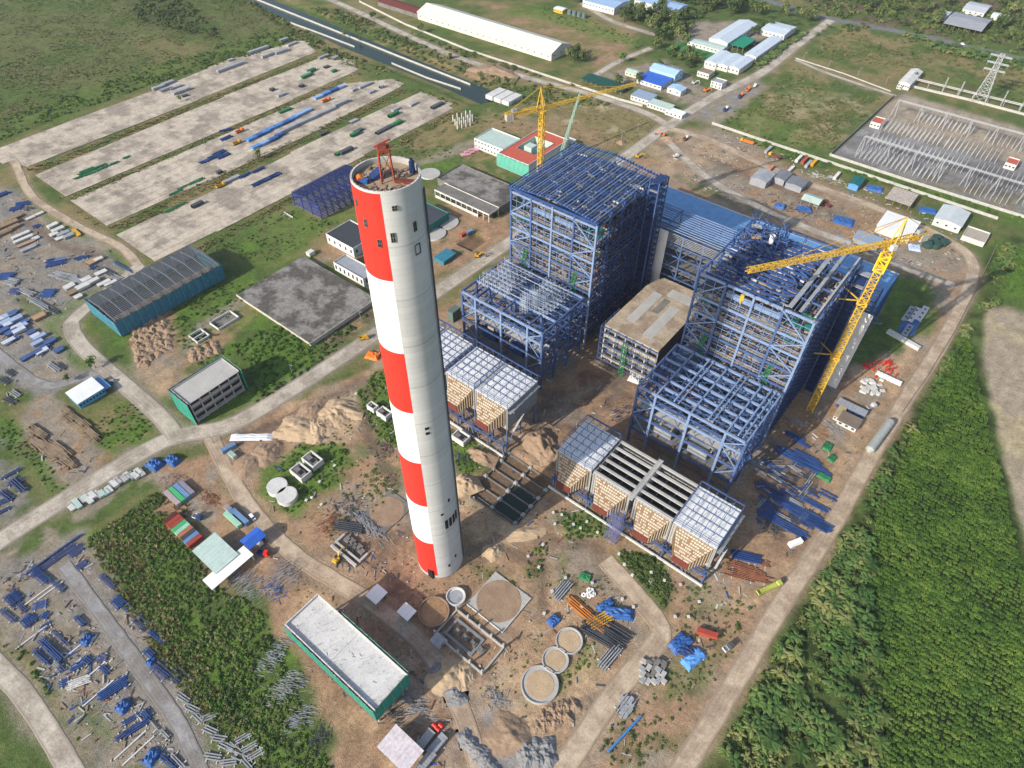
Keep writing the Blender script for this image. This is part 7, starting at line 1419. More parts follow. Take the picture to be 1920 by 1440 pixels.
shed('canopy', 'pink and green streaked sheet canopy at the bottom edge', 'canopy', [(705,1405),(741,1364),(792,1405),(766,1445)], 6, mat('pink_green_sheet', (.58,.52,.54), .5, .25, .4, .9), GALV, None, .4, sheets=8, open_front=True)
for k, (px, py, an, L, m, lab) in enumerate(((797,1390,45,9,CONC,'flatbed trailer with pale load near the bottom edge'),(820,1398,45,9,GALV,'second flatbed trailer beside the red tanks'),(800,1428,45,8,GALV,'steel grating rack beside the streaked canopy'))): box_pile('trailer', px, py, an+45, L, 3.4, 2, m, lab, 'trailer')
for k in range(3): o = root_at('red_drum', 'red drum in the cluster beside the flatbed trailers', 'drum', 815+k*6, 1362+(k % 2)*7, 0, 'red drums'); kid(o, 'drum', umesh('pipe', RED), (0,0,.1), (2, 1.8, 1.8), ry=0)
shed('cabin', 'white steel cabin beside the foundation ditch', 'cabin', [(808,1198),(822,1188),(834,1200),(820,1214)], 3, GALV, CONCW, None, .2, 2, sheets=2)
# trucks, cars and machines
def truck(px, py, ang, cabm, bedm, label, L=9, tank=False, cat='truck', group=None):
    o = root_at('truck', label, cat, px, py, RAD(ang), group); kid(o, 'cab', Acc().add([(L/2-2.4,-1.2,.8),(L/2-2.4,1.2,.8),(L/2,1.2,.8),(L/2,-1.2,.8),(L/2-2.4,-1.2,3.2),(L/2-2.4,1.2,3.2),(L/2-.5,1.15,3.2),(L/2-.5,-1.15,3.2),(L/2,-1.2,2.1),(L/2,1.2,2.1)], [(0,1,2,3)[::-1],(4,7,6,5),(0,3,8,7,4),(1,5,6,9,2),(0,4,5,1),(3,2,9,8)]).mesh('cab', cabm)); kid(o, 'windscreen', Acc().add([(L/2+.02,-1.05,2.15),(L/2+.02,1.05,2.15),(L/2-.44,1.0,3.1),(L/2-.44,-1.0,3.1)], [(0,1,2,3)]).mesh('windscreen', GLASS))
    kid(o, 'chassis', umesh('box', DGREY), (-.3,0,.6), (L-.4, 1.6, .4))
    if tank: kid(o, 'tank', umesh('pipe', bedm), (-1.3,0,1.0), (L-3, 2.3, 2.3))
    else:
        kid(o, 'bed_floor', umesh('box', bedm), (-1.3,0,1.05), (L-2.8, 2.4, .2))
        for e in (-1, 1): kid(o, 'bed_side', umesh('box', bedm), (-1.3, e*1.18, 1.25), (L-2.8, .12, 1.1))
        kid(o, 'tailgate', umesh('box', bedm), (-L/2+.12, 0, 1.25), (.12, 2.3, 1.1))
    for wx in (L/2-1.2, -L/2+1.2, -L/2+2.5):
        for e in (-1, 1): wk_ = kid(o, 'wheel', umesh('wheel', RUBBER), (wx, e*1.05, .5), (1.0, 1.2, 1.0)); kid(wk_, 'hub', umesh('wheel', GALV), (0, e*.03, 0), (.5, 1.0, .5))
    return o
truck(1360,207,95,CONCW,BLUE2,'white tanker truck with blue tank parked by the roadside',10); truck(1388,182,95,ORANGE,BLUE2,'long blue truck behind the tanker at the roadside',11); truck(1402,170,95,ORANGE,ORANGE,'orange lorry at the head of the roadside queue',9); truck(1415,163,95,CONCW,CONCW,'small white pickup ahead of the roadside queue',5)
truck(1400,268,180,YELD,ORANGE,'orange and yellow mobile crane truck under the white wall',13,cat='crane truck'); truck(1452,295,170,YEL,MAROON,'maroon loader truck with yellow cab in the upper yard',12); truck(1548,385,160,RED,MAROON,'red loader beside the pale arched shelter',9)
truck(1441,1105,62,LIME,LIME,'yellow green bus sized truck parked beside the perimeter road',14); truck(612,190,90,ORANGE,ORANGE,'orange crane truck among the blue cases on the third yard',10); truck(445,270,90,YELD,YELD,'yellow crane truck at the end of the blue case row',9); truck(450,248,90,ORANGE,ORANGE,'orange crane truck beside the blue bundles',9); truck(415,350,90,YELD,YELD,'yellow crane truck on the grass strip by the fourth yard',9)
truck(1285,262,90,CONCW,RUST,'flatbed lorry on the sandy turning place',9); truck(1267,295,60,CONCW,CONCW,'white pickup on the sandy turning place',5); truck(683,636,55,YELD,YELD,'small yellow tipper on the main road',6); truck(1632,765,60,CONCW,GALV,'white mixer truck beside the perimeter road',6); truck(1364,1216,70,DGREY,CONCW,'dark pickup loaded with white sacks by the red shed',5.5); truck(495,1040,30,RED,BLUE2,'red truck with blue bed beside the white shelter',6); truck(372,972,20,BLUE2,CONCW,'small blue truck between the container groups',5)
def car(px, py, ang, m, label):
    o = root_at('car', label, 'car', px, py, RAD(ang)); kid(o, 'body', Acc().add([(-2.3,-.9,.4),(2.3,-.9,.4),(2.3,.9,.4),(-2.3,.9,.4),(-2.3,-.9,1.1),(2.3,-.85,1.0),(2.3,.85,1.0),(-2.3,.9,1.1),(-1.9,-.75,1.8),(.9,-.75,1.8),(.9,.75,1.8),(-1.9,.75,1.8),(1.5,-.85,1.1),(1.5,.85,1.1)], [(3,2,1,0),(0,1,5,12,4),(3,7,13,6,2),(1,2,6,5),(0,4,7,3),(8,9,10,11),(4,12,9,8),(7,11,10,13),(4,8,11,7),(12,5,6,13)]).mesh('body', m)); kid(o, 'windscreen', Acc().add([(1.5,-.8,1.13),(1.5,.8,1.13),(.93,.7,1.8),(.93,-.7,1.8)], [(0,1,2,3)]).mesh('windscreen', GLASS))
    for wx in (-1.4, 1.4):
        for e in (-1, 1): kid(o, 'wheel', umesh('wheel', RUBBER), (wx, e*.85, .35), (.7, .8, .7))
    return o
car(474,971,-8,WHITE,'white van parked in the shade of the slate blue container'); car(205,722,60,DGREY,'dark car in front of the white roofed office'); car(212,716,60,GALV,'silver car in front of the white roofed office'); car(1805,84,-15,WHITE,'white car on the asphalt district road')
def excavator(px, py, ang, m, label):
    o = root_at('excavator', label, 'excavator', px, py, RAD(ang))
    for e in (-1, 1): kid(o, 'track', Acc().add([(-2,-.3,.2),(-1.7,-.3,0),(1.7,-.3,0),(2,-.3,.2),(2,-.3,.7),(1.7,-.3,.95),(-1.7,-.3,.95),(-2,-.3,.7),(-2,.3,.2),(-1.7,.3,0),(1.7,.3,0),(2,.3,.2),(2,.3,.7),(1.7,.3,.95),(-1.7,.3,.95),(-2,.3,.7)], [tuple(range(8)), tuple(range(15, 7, -1))]+[(i, i+8, (i+1) % 8+8, (i+1) % 8) for i in range(8)]).mesh('track', DGREY), (0, e*1.2, 0))
    kid(o, 'body', Acc().box(-2,1.2,-1.3,1.3,1.1,2.4).box(-1.9,-.6,-1.2,1.2,2.401,2.9).mesh('body', m)); kid(o, 'cab', Acc().box(.1,1.5,.2,1.3,1.4,3.1).mesh('cab', GLASS))
    kid(o, 'boom', Acc().beam((1,0,1.8),(3.4,0,4.6),.5,.7).beam((3.4,0,4.6),(5.6,0,4.2),.4,.6).mesh('boom', m)); kid(o, 'arm', Acc().beam((5.6,0,4.2),(6.4,0,1.6),.35,.5).mesh('arm', m)); kid(o, 'bucket', Acc().box(5.9,7,-.6,.6,.5,1.6).mesh('bucket', DGREY)); return o
excavator(632,1052,100,YEL,'yellow excavator at the scaffold foundation trench'); excavator(1322,172,20,ORANGE,'orange excavator parked in the gravel compound'); excavator(1242,255,200,ORANGE,'orange excavator at the soil heap on the turning place'); excavator(1195,296,30,YELD,'yellow digger at the edge of the sandy turning place'); excavator(895,482,40,YELD,'yellow digger on the main road near the pit'); excavator(1300,158,20,PALEG,'pale green digger in the gravel compound')
# long tank beside the lane
o = root_at('storage_tank', 'long grey steel tank lying beside the perimeter road', 'tank', 1647, 822, math.atan2(*(np.array(G2(1672,787))-np.array(G2(1622,855)))[::-1])); kid(o, 'shell', Acc().tube((-14,0,2.6),(14,0,2.6),2.3,n=20).tube((14,0,2.6),(15.2,0,2.6),2.3,1.2,20).tube((-15.2,0,2.6),(-14,0,2.6),1.2,2.3,20).mesh('shell', mat('grey_tank_shell', (.36,.38,.35), .6)))
for k in range(9): kid(o, 'ring', ring_acc(0,0,0,2.34,.09,20,5).mesh('ring', GALV), (-13+k*3.2,0,2.6), (1,1,1), 0, 0, RAD(90))
for e in (-9, 0, 9): kid(o, 'saddle', umesh('box', CONC), (e,0,0), (1, 4, 1.2))
for k, (px, py) in enumerate(((1738,462),(1755,452),(1765,458),(1752,463))): single('round_tank', Acc().tube((*G2(px, py), 0), (*G2(px, py), 4), 4, n=20).tube((*G2(px, py), 4.01), (*G2(px, py), 4.4), 2.4, n=16), mat('dark_green_tank', (.03,.07,.055)), 'round dark green tank in the group of four by the upper bend', 'tank', 'dark green tanks')
# basins and tank bases
def basin(px, py, R, h, label, fillm, rimm=CONC, inner=.82, z=0, fill=.6):
    o = root_at('round_basin', label, 'basin', px, py); n = 40; a = Acc(); V = []
    for r, zz_ in ((R, 0), (R, h), (R-.5, h), (R-.5, h*fill)): V += [(r*math.cos(2*math.pi*i/n), r*math.sin(2*math.pi*i/n), zz_) for i in range(n)]
    a.add(V, [(k*n+i, k*n+(i+1) % n, (k+1)*n+(i+1) % n, (k+1)*n+i) for k in range(3) for i in range(n)]); kid(o, 'rim', a.mesh('rim', rimm))
    kid(o, 'floor', Acc().add([((R-.45)*math.cos(2*math.pi*i/n), (R-.45)*math.sin(2*math.pi*i/n), h*fill) for i in range(n)], [tuple(range(n))]).mesh('floor', rimm)); kid(o, 'fill', Acc().tube((0,0,h*fill-.3),(0,0,h*fill+.12),R*inner,n=36).mesh('fill', fillm)); return o
basin(1012,1285,8.1,1.4,'largest round concrete basin, nearest of the three in a line',SAND,CONC,.74); basin(1041,1239,5.9,1.4,'middle round concrete basin of the three in a line',SAND,CONC,.74); basin(1067,1203,6.1,1.4,'farthest round concrete basin of the three, beside the sheet piles',SAND,CONC,.8)
basin(855,1121,4.6,2,'small white ring tank near the chimney foot',GALV,CONCW,.7); basin(814,1150,7.2,2.4,'round basin of brown water near the chimney foot',mat('brown_water', (.28,.17,.085), .25, .3, .3, .8),SOIL,.86)
for px, py, lab in ((522,917,'left of two white topped round tanks on the green plot'),(540,934,'right of two white topped round tanks on the green plot')): basin(px,py,5.4,3.2,lab,CONCW,CONCW,.95,fill=.98)
for px, py, R, lab in ((836,418,10,'larger flat grey clarifier disc right of the chimney'),(812,438,10,'grey clarifier disc half hidden by the chimney'),(806,327,9,'grey disc on the grass right of the chimney top')): basin(px,py,R,1,lab,CONC,CONCW,.96,fill=.95)
for px, py, w, lab in ((566,890,10,'pale concrete valve chamber, nearer of two on the green plot'),(588,868,10,'pale concrete valve chamber, farther of two on the green plot'),(865,825,9,'pale concrete block on the weeds right of the chimney'),(700,768,6,'low concrete block on the weeds left of the chimney'),(722,780,8,'low flat concrete block close to the chimney shaft')):
    o = root_at('valve_chamber', lab, 'concrete block', px, py); kid(o, 'wall', Acc().box(-w/2,w/2,-w*.35,-w*.35+.6,0,4).box(-w/2,w/2,w*.35-.6,w*.35,0,4).box(-w/2,-w/2+.6,-w*.35+.6,w*.35-.6,0,4).box(w/2-.6,w/2,-w*.35+.6,w*.35-.6,0,4).mesh('wall', CONCW)); kid(o, 'lid', Acc().box(-w/2+.6,w/2-.6,-w*.35+.6,w*.1,3.2,3.5).box(-w*.12,w*.12,w*.1,w*.35-.6,1.2,1.5).mesh('lid', CONCD)); kid(o, 'hatch', umesh('box', BLACK), (w*.1,-w*.05,3.52), (w*.3,w*.25,.05))
# foundations
tz_ = thing('trench_foundation', 'U shaped dark concrete trench foundation left of the chimney, beside the scaffolding heap', 'foundation', (*G2(665,1030), 0)); x0, x1, y0, y1 = rectpx(1, [(618,1025),(645,1000),(690,1040),(668,1062)])
for e in ((x0,x1,y0,y0+1.2),(x0,x1,y0+3,y0+3.8),(x0,x0+1.2,y0+3.8,y1),(x1-1.2,x1,y0+3.8,y1)): part('trench_wall', Acc().box(*e,-.5,1.6), CONC, tz_)
for k in range(5): part('plinth', Acc().obox(x0+4+k*(x1-x0-8)/4, y1-1+(k % 2), -.2, 3.2, 2.6, 1.8, 0), CONCD, tz_)
tp = thing('slab_foundation', 'square concrete foundation slab with a round sandy mark, near the chimney', 'foundation', (*G2(935,1130), 0)); sx0, sx1, sy0, sy1 = rectpx(.6, [(875,1130),(930,1073),(995,1120),(942,1187)])
part('slab', Acc().box(sx0,sx1,sy0,sy1,-.3,.6), CONC, tp); part('sand_disc', Acc().tube(((sx0+sx1)/2,(sy0+sy1)/2,.55),((sx0+sx1)/2,(sy0+sy1)/2,.66),10.5,n=40), SOIL, tp); part('kerb', Acc().box(sx0,sx1,sy0-.25,sy0-.02,-.2,1).box(sx1+.02,sx1+.25,sy0,sy1,-.2,1), CONCW, tp)
tp = thing('slab_foundation', 'earth covered concrete slab left of the chimney beside the scaffolding heap', 'foundation', (*G2(715,960), 0)); sx0, sx1, sy0, sy1 = rectpx(.5, [(672,968),(730,920),(778,948),(720,1000)]); part('slab', Acc().box(sx0,sx1,sy0,sy1,-.3,.5), CONCD, tp); part('soil_cover', Acc().tube(((sx0+sx1)/2,(sy0+sy1)/2,.45),((sx0+sx1)/2,(sy0+sy1)/2,.58),9,n=30), SOIL, tp)
tq = thing('pump_foundation', 'rectangular concrete frame foundation with posts, beside the round brown basin', 'foundation', (*G2(870,1200), 0)); x0, x1, y0, y1 = rectpx(1, [(812,1190),(858,1140),(946,1215),(905,1262)])
for e in ((x0,x1,y0,y0+.7),(x0,x1,y1-.7,y1),(x0,x0+.7,y0+.7,y1-.7),(x1-.7,x1,y0+.7,y1-.7)): part('ground_beam', Acc().box(*e,-.5,1.2), CONC, tq)
ix0, ix1, iy0, iy1 = x0+3, x1-9, y0+3, y1-3
for e in ((ix0,ix1,iy0,iy0+1.2),(ix0,ix1,iy1-1.2,iy1),(ix0,ix0+1.2,iy0+1.2,iy1-1.2),(ix1-1.2,ix1,iy0+1.2,iy1-1.2)): part('trench_wall', Acc().box(*e,-.5,.9), mat('trench_grey', (.2,.21,.22)), tq)
for k in range(4): part('plinth', Acc().box(ix0+3+k*4.6,ix0+6.2+k*4.6,iy0+3.4,iy1-3.4,0,1.6).box(ix0+3.6+k*4.6,ix0+5.4+k*4.6,iy0+4,iy0+5.4,1.61,2.4), CONCD, tq)
for x in np.linspace(x0+.35, x1-.35, 5):
    for y in (y0+.35, y1-.35): bar('post', (x, y, 1), (x, y, 4.6), .8, .8, CONC, tq)
tr = thing('pit_foundation', 'dark dug foundation pit with a grid of ground beams right of the chimney', 'foundation', (-129, 163.5, -2.6)); px0, px1, py0, py1 = -145, -114, 147, 180
for x in np.linspace(px0, px1, 3): bar('ground_beam', (x, py0, -2.0), (x, py1, -2.0), .7, .9, CONCD, tr)
for y in np.linspace(py0, py1, 6): bar('ground_beam', (px0, y, -1.95), (px1, y, -1.95), .6, .8, CONCD, tr)
for x in np.linspace(px0, px1, 3):
    for y in np.linspace(py0, py1, 6): part('pile_cap', Acc().obox(x, y, -2.4, 2, 2, 1.2, 0).obox(x, y, -1.19, 1, 1, .7, 0), CONC, tr)
structure('pit_water', Acc().poly([(-129,146),(-112.5,146),(-112.5,166),(-129,166)], -2.55, -2.3), CW)
to = thing('open_tank', 'open rectangular concrete tank on the green plot', 'tank', (*G2(418,600), 0)); x0, x1, y0, y1 = rectpx(1.5, [(391,605),(432,582),(448,594),(410,617)])
for e in ((x0,x1,y0,y0+.5),(x0,x1,y1-.5,y1),(x0,x0+.5,y0+.5,y1-.5),(x1-.5,x1,y0+.5,y1-.5)): part('wall', Acc().box(*e,-.5,1.8), CONCW, to)
part('floor', Acc().box(x0+.5,x1-.5,y0+.5,y1-.5,-.4,.2), CONCD, to)
to = thing('open_tank', 'small twin chamber concrete tank beside the sand heaps', 'tank', (*G2(370,628), 0)); x0, x1, y0, y1 = rectpx(1.5, [(353,632),(372,616),(394,625),(374,643)])
for e in ((x0,x1,y0,y0+.5),(x0,x1,y1-.5,y1),(x0,x0+.5,y0+.5,y1-.5),(x1-.5,x1,y0+.5,y1-.5),((x0+x1)/2-.3,(x0+x1)/2+.3,y0+.5,y1-.5)): part('wall', Acc().box(*e,-.5,1.8), CONCW, to)
part('floor', Acc().box(x0+.5,x1-.5,y0+.5,y1-.5,-.4,.1), BLACK, to)
# heaps
def heap_mesh(m, n=30, sharp=1.0, seed=0):
    a = Acc(); V = []; rr = random.Random(seed); ph = [rr.random()*6 for _ in range(4)]
    for i in range(n+1):
        for j in range(n+1):
            x, y = -1+2*i/n, -1+2*j/n; r = math.hypot(x, y)*(1+.14*math.sin(3*math.atan2(y, x)+ph[0])+.08*math.sin(5*math.atan2(y, x)+ph[1])); h = max(0, 1-r)**sharp; h = h*(1+.45*(vnoise(x*6+seed*9, y*6, 1, 5)-.5))+(.16*(vnoise(x*16+seed, y*16, 1, 2)-.5) if h > 0 else 0)
            V.append((x, y, max(h, 0)-.02))
    a.add(V, [(i*(n+1)+j, (i+1)*(n+1)+j, (i+1)*(n+1)+j+1, i*(n+1)+j+1) for i in range(n) for j in range(n)]); me = a.mesh('heap', m); me.polygons.foreach_set('use_smooth', np.ones(len(me.polygons), bool)); return me
HM = {m.name: [heap_mesh(m, 30, s, k) for k, s in enumerate((.9, 1.1, .8))] for m in (SAND, GRAV, SOIL)}
def heap(px, py, rx, ry, h, m, label, group=None, name='sand_heap', rz=None):
    o = link(name, random.choice(HM[m.name]), None, (*G2(px, py), -.05), random.random()*6 if rz is None else rz); o.scale = (rx, ry, h); return tag(o, label, 'heap', group)
for k in range(44):
    u, v = (k % 6)/5, (k//6)/7; heap(252+58*v*.3+62*u*.9+random.uniform(-4, 4)-6*v, 606+72*v-22*u+random.uniform(-4, 4)+8, random.uniform(3, 4), random.uniform(3, 4), random.uniform(1.5, 2.3), SOIL, 'small brown sand heap in the dense rows beside the teal hall', 'sand heaps beside the teal hall')
for k in range(12): heap(358+44*((k % 4)/3)+random.uniform(-3, 3)+(k//4)*3, 662-14*((k % 4)/3)+(k//4)*7-3, 3.4, 3.2, 1.9, SOIL, 'small brown sand heap below the twin chamber tank', 'sand heaps below the tank')
[heap(585+60*((k*.618) % 1), 770+45*((k*.38) % 1), random.uniform(6, 11), random.uniform(6, 10), random.uniform(2.2, 4.2), SAND if k % 3 else SOIL, 'tipped sand heap in the big group left of the chimney', 'big sand heaps left of the chimney') for k in range(14)]; heap(560,805,14,10,4,SAND,'low sand pile at the left foot of the large one'); heap(640,770,14,9,4,SAND,'sand ridge behind the large sand pile'); heap(500,850,9,8,3,SOIL,'brown soil mound near the valve chambers'); heap(465,870,10,7,2.5,SOIL,'low brown mound beside the dirt track')
heap(873,910,7,8,5,SAND,'steep sand heap between the chimney and the dug pit'); heap(905,855,6,9,4,SOIL,'soil bank above the dug pit'); heap(1010,830,12,10,6,SOIL,'large orange soil heap beside the far filter houses'); heap(1035,855,9,9,5,SOIL,'orange soil heap touching the shaded filter house'); heap(980,1000,12,5,2.2,SAND,'sand bank right of the chimney foot'); heap(925,1035,6,5,3,SAND,'small pointed sand heap at the chimney foot'); heap(840,1270,8,9,3.5,SAND,'sand heap beside the gravel lane'); heap(870,1265,7,5,2.6,SAND,'second sand heap beside the gravel lane')
for k in range(14): heap(1035+40*((k % 5)/4)+(k//5)*-14+random.uniform(-3, 3), 1330+(k//5)*16-6*(k % 5)/4+random.uniform(-3, 3), 3.6, 3.2, 2.0, SOIL, 'tipped brown soil heap near the bottom edge', 'tipped soil heaps near the bottom edge')
heap(955,1380,9,11,3,SOIL,'long soil heap beside the grey gravel heaps'); [heap(985+20*(k % 3)+random.uniform(-4, 4), 1398+13*(k//3), 4.2, 3.8, 2.2, GRAV, 'grey gravel heap in the cluster at the bottom edge', 'gravel heaps at the bottom edge', 'gravel_heap') for k in range(9)]; [heap(873+11*k, 1383+13*k, 4.2, 3.4, 2.0, GRAV, 'grey gravel heap in the ridge along the lane', 'gravel ridge along the lane', 'gravel_heap') for k in range(6)]; [heap(822+9*k, 1258+13*k, 4.5, 3.6, 2, GRAV, 'grey gravel heap behind the netted building', 'gravel heaps behind the netted building', 'gravel_heap') for k in range(5)]; heap(1255,262,8,5,3,SOIL,'soil heap on the sandy turning place'); heap(928,135,30,14,5,SOIL,'red soil mound beside the canal',rz=.2); heap(1165,268,5,5,3,SOIL,'small soil cone at the field edge')
# scaffold tube and scrap heaps
def tangle(px, py, rx, ry, h, n, m, label, ang=None, L=(1.2, 3.4), name='scrap_heap'):
    x, y = G2(px, py); o = thing(name, label, 'scrap heap', (x, y, 0)); a = Acc()
    for _ in range(n):
        u, v = random.gauss(0, .42), random.gauss(0, .42); z = max(0, 1-math.hypot(u, v))*h*random.random(); an = random.random()*6.28 if ang is None else RAD(ang)+random.gauss(0, .25); l = random.uniform(*L); c = Vector((x+u*rx, y+v*ry, z+.15)); d = Vector((math.cos(an), math.sin(an), random.uniform(-.12, .12)))*l/2; a.beam(c-d, c+d, random.uniform(.08, .24), random.uniform(.06, .2))
    part('steel_pieces', a, m, o, 'stuff'); return o
for row in ((455,1088,15,9,2,240,GALV,'heap of silver scrap sections beside the white shelter',80),(530,1082,10,12,2.4,200,GALV,'heap of silver and white offcuts beside the dirt track',75),(515,1105,8,5,1.2,60,TARP,'blue scrap pieces below the silver offcuts',None),(515,1230,6,12,1.4,160,GALV,'silver scaffold tubes heaped left of the white roofed building',30),(540,1290,7,12,1.8,220,GALV,'large heap of silver scaffold tubes at the left wall of the netted building',30),(560,1350,6,10,1.4,140,GALV,'silver scaffold tubes trailing down beside the bush belt',40),(600,1385,5,6,1,70,DGREY,'dark steel scraps near the bottom edge',None),(780,1325,12,5,1.6,160,GALV,'tangled scaffold tubes at the right corner of the netted building',40),(745,1345,9,5,1.4,90,DGREY,'dark tangle under the green net corner',60),(930,1310,7,5,1.2,90,GALV,'thin steel tangle on the weeds beside the haul path',None),(690,985,17,5,2.2,330,GALV,'long heap of silver scaffolding left of the chimney',-8),(655,1040,10,7,1.4,140,DGREY,'dark rebar tangle over the trench foundation',-8),(655,955,12,10,1,100,DGREY,'scattered dark rails beside the foundation slab',None),(620,985,10,8,1.4,120,RUST,'rusty rebar bundle near the excavator',70),(1165,770,8,12,1.6,90,NAVY,'dark blue steel pile in front of the roofless frame',60),(1140,690,6,4,1,50,DGREY,'small dark tangle on the shaded ground between the frames',None),(330,905,9,8,1.6,120,mat('mixed_scrap', (.34,.24,.2), .8, .5, 1.2, 3),'mixed brown scrap heap beside the container row',None),(395,935,8,5,.8,60,RUST,'red scrap pieces in front of the containers',None),(1400,420,20,10,3,160,BLUE2,'blue steel offcuts behind the turbine hall',-4),(1500,395,16,9,1.5,90,DGREY,'dark scrap behind the turbine hall',None),(1620,470,20,8,1.2,120,DGREY,'dark steel scrap beyond the end of the turbine hall',0),(1560,800,9,6,1,60,GALV,'white tube scraps beside the yellow crane base',-5),(1440,790,7,9,1.2,90,DGREY,'dark scrap beside the roofless frame corner',40),(1490,790,10,4,1,50,GALV,'pale steel ladders beside the crane base',-5),(1450,990,8,8,1,90,DGREY,'grey scrap beside the last filter house',None),(1150,760,0.1,.1,.1,1,NAVY,'',None),(1530,330,10,6,1.5,60,CONCW,'white block scraps under the boundary wall',None),(1560,335,12,5,1.5,70,CONCW,'second row of white scraps under the boundary wall',None),(720,840,9,6,1,60,DGREY,'dark timber scraps left of the chimney',None),(868,860,8,5,1,50,DGREY,'rubble beside the concrete block right of the chimney',None)):
    if row[7]: tangle(*row[:8], row[8])
# loose debris over the building site and yards
DB = dict(g=GALV, w=CONCW, b=STB, r=RUST, d=DGREY, t=WOOD, c=CONC)
for zn, (zp, n_) in dict(site=([(440,850),(700,700),(860,560),(900,700),(1120,720),(1190,850),(1400,960),(1560,780),(1640,830),(1500,1060),(1290,1420),(700,1440),(600,1250),(520,1100)], 1700), yard=([(0,360),(40,360),(230,480),(120,610),(150,690),(60,740),(180,840),(140,950),(20,830),(0,700)], 900), lower=([(0,1080),(150,1010),(260,1190),(360,1330),(400,1430),(170,1430),(60,1250)], 700), upper=([(1230,280),(1330,240),(1700,370),(1840,440),(1780,520),(1500,430),(1300,350)], 900)).items():
    P = W2(zp); xs = [p[0] for p in P]; ys = [p[1] for p in P]; X = rng.uniform(min(xs), max(xs), n_*2); Y = rng.uniform(min(ys), max(ys), n_*2); k = inpoly(X, Y, P) & (fbm(X, Y, 20, 90, 3)+rng.uniform(-.15, .15, X.size) > .5); k &= off_road(X, Y, 5.5) & (((X-BX)**2+(Y-BY)**2) > 150); X, Y = X[k], Y[k]; AC = {c: Acc() for c in DB}
    for x, y in zip(X, Y):
        c = random.choice('ggbrdddttccc' + 'w'*(random.random() < .4)); AC[c].obox(x, y, float(ground_z(np.array([x]), np.array([y]))[0])-.03, random.choice((.5, .8, 1.2, 2.5, 4)), random.uniform(.2, .8), random.uniform(.1, .6), random.random()*3.14)
    for c, a in AC.items():
        if a.v: single('loose_debris', a, DB[c], {'g': 'grey', 'w': 'white', 'b': 'blue', 'r': 'rusty', 'd': 'dark', 't': 'timber', 'c': 'concrete'}[c]+' scraps strewn over the '+{'site': 'building site round the chimney', 'yard': 'left storage yards', 'lower': 'lower left laydown yard', 'upper': 'upper right yard'}[zn], 'debris', kind='stuff')
# small pale survey blocks dotted over the site
for px, py in ((1037,963),(1053,967),(1040,984),(1075,985),(1088,992),(1100,980),(1120,1000),(1018,1023),(1010,1065),(1060,1085),(1035,1110),(1090,1140),(1110,1095),(1166,1125),(1187,1140),(1020,1152),(990,1045),(1045,905),(585,935),(600,905),(628,875),(603,948),(575,940),(668,740),(1170,1060),(1160,1040),(1185,1080),(1220,1075),(1245,1090),(1275,1098),(1310,1130),(1290,1158),(1265,1158)):
    o = root_at('pile_head', 'small pale square pile head standing on the site ground', 'pile head', px, py, random.random(), 'pile heads'); kid(o, 'cap', umesh('box', CONCW), (0,0,.9), (1.3, 1.3, .5)); kid(o, 'shaft', umesh('box', CONC), (0,0,-.2), (.6, .6, 1.1))
for k in range(9): single('white_ring', ring_acc(*G2(1100+random.uniform(-6, 14), 1112+random.uniform(-7, 7)), .6, .8, .4), WHITE, 'white concrete ring in the group on the dirt', 'ring', 'white concrete rings')
for k in range(14): # upright posts of an unfinished structure
    px, py = 850+(k % 5)*8+(k//5)*4, 228+(k//5)*7-(k % 5)*2; single('concrete_post', Acc().obox(*G2(px, py), 0, .9, .9, 6+random.random()*2, 0), CONCW, 'bare white concrete post in the unfinished group beyond the yards', 'post', 'bare concrete posts')
for px, py in ((855,290),(862,286),(870,282)): box_pile('pink_sheet', px+18, py, 60, 9, 5, .6, PINK, 'pink sheet pack lying on the fallow grass', 'sheet pack', 'pink sheet packs', 'box')
for px, py, lab in ((540,405,'long white beam lying on the grass by the blue portal frame'),(190,512,'')):
    if lab: beam_stack(px, py, 0, 12, 2, 1, CONCW, lab, None, 1.2)
box_pile('guard_booth', 583, 478, 90, 5, 4, 3, CONCW, 'small white booth at the corner of the reservoir', 'booth', None, 'box'); box_pile('green_shelter', 852, 597, 0, 5, 8, 8, mat('green_grey_cladding', (.10,.14,.12)), 'tall grey green shelter beside the far filter houses', 'shelter', None, 'box'); tarp(472,820,40,24,5,1.2,'long white sheet bundle at the edge of the sand',mat('white_sheet', (.62,.62,.64))); tarp(1190,712,10,8,6,3,'white sack heap in front of the control building',CONCW); box_pile('netted_rack', 835, 485, 90, 14, 10, 3, TEAL, 'teal netted rack beside the main road', 'rack', None, 'box')
for k in range(22): # street lamps along the roads
    pass
def lamp(px, py, label, h=8):
    o = root_at('street_lamp', label, 'street lamp', px, py, 0, 'street lamps'); kid(o, 'pole', umesh('box', GALV), (0,0,0), (.2, .2, h)); kid(o, 'arm', umesh('box', GALV), (.9,0,h-.1), (2, .12, .12)); kid(o, 'lamp_head', umesh('box', CONCW), (2,0,h-.15), (.8, .35, .15))
for px, py in ((548,700),(677,600),(215,905),(400,830),(1165,262),(1195,248),(1506,112),(1552,128),(1608,142),(1660,158)): lamp(px, py, 'slim grey street lamp beside a site road')
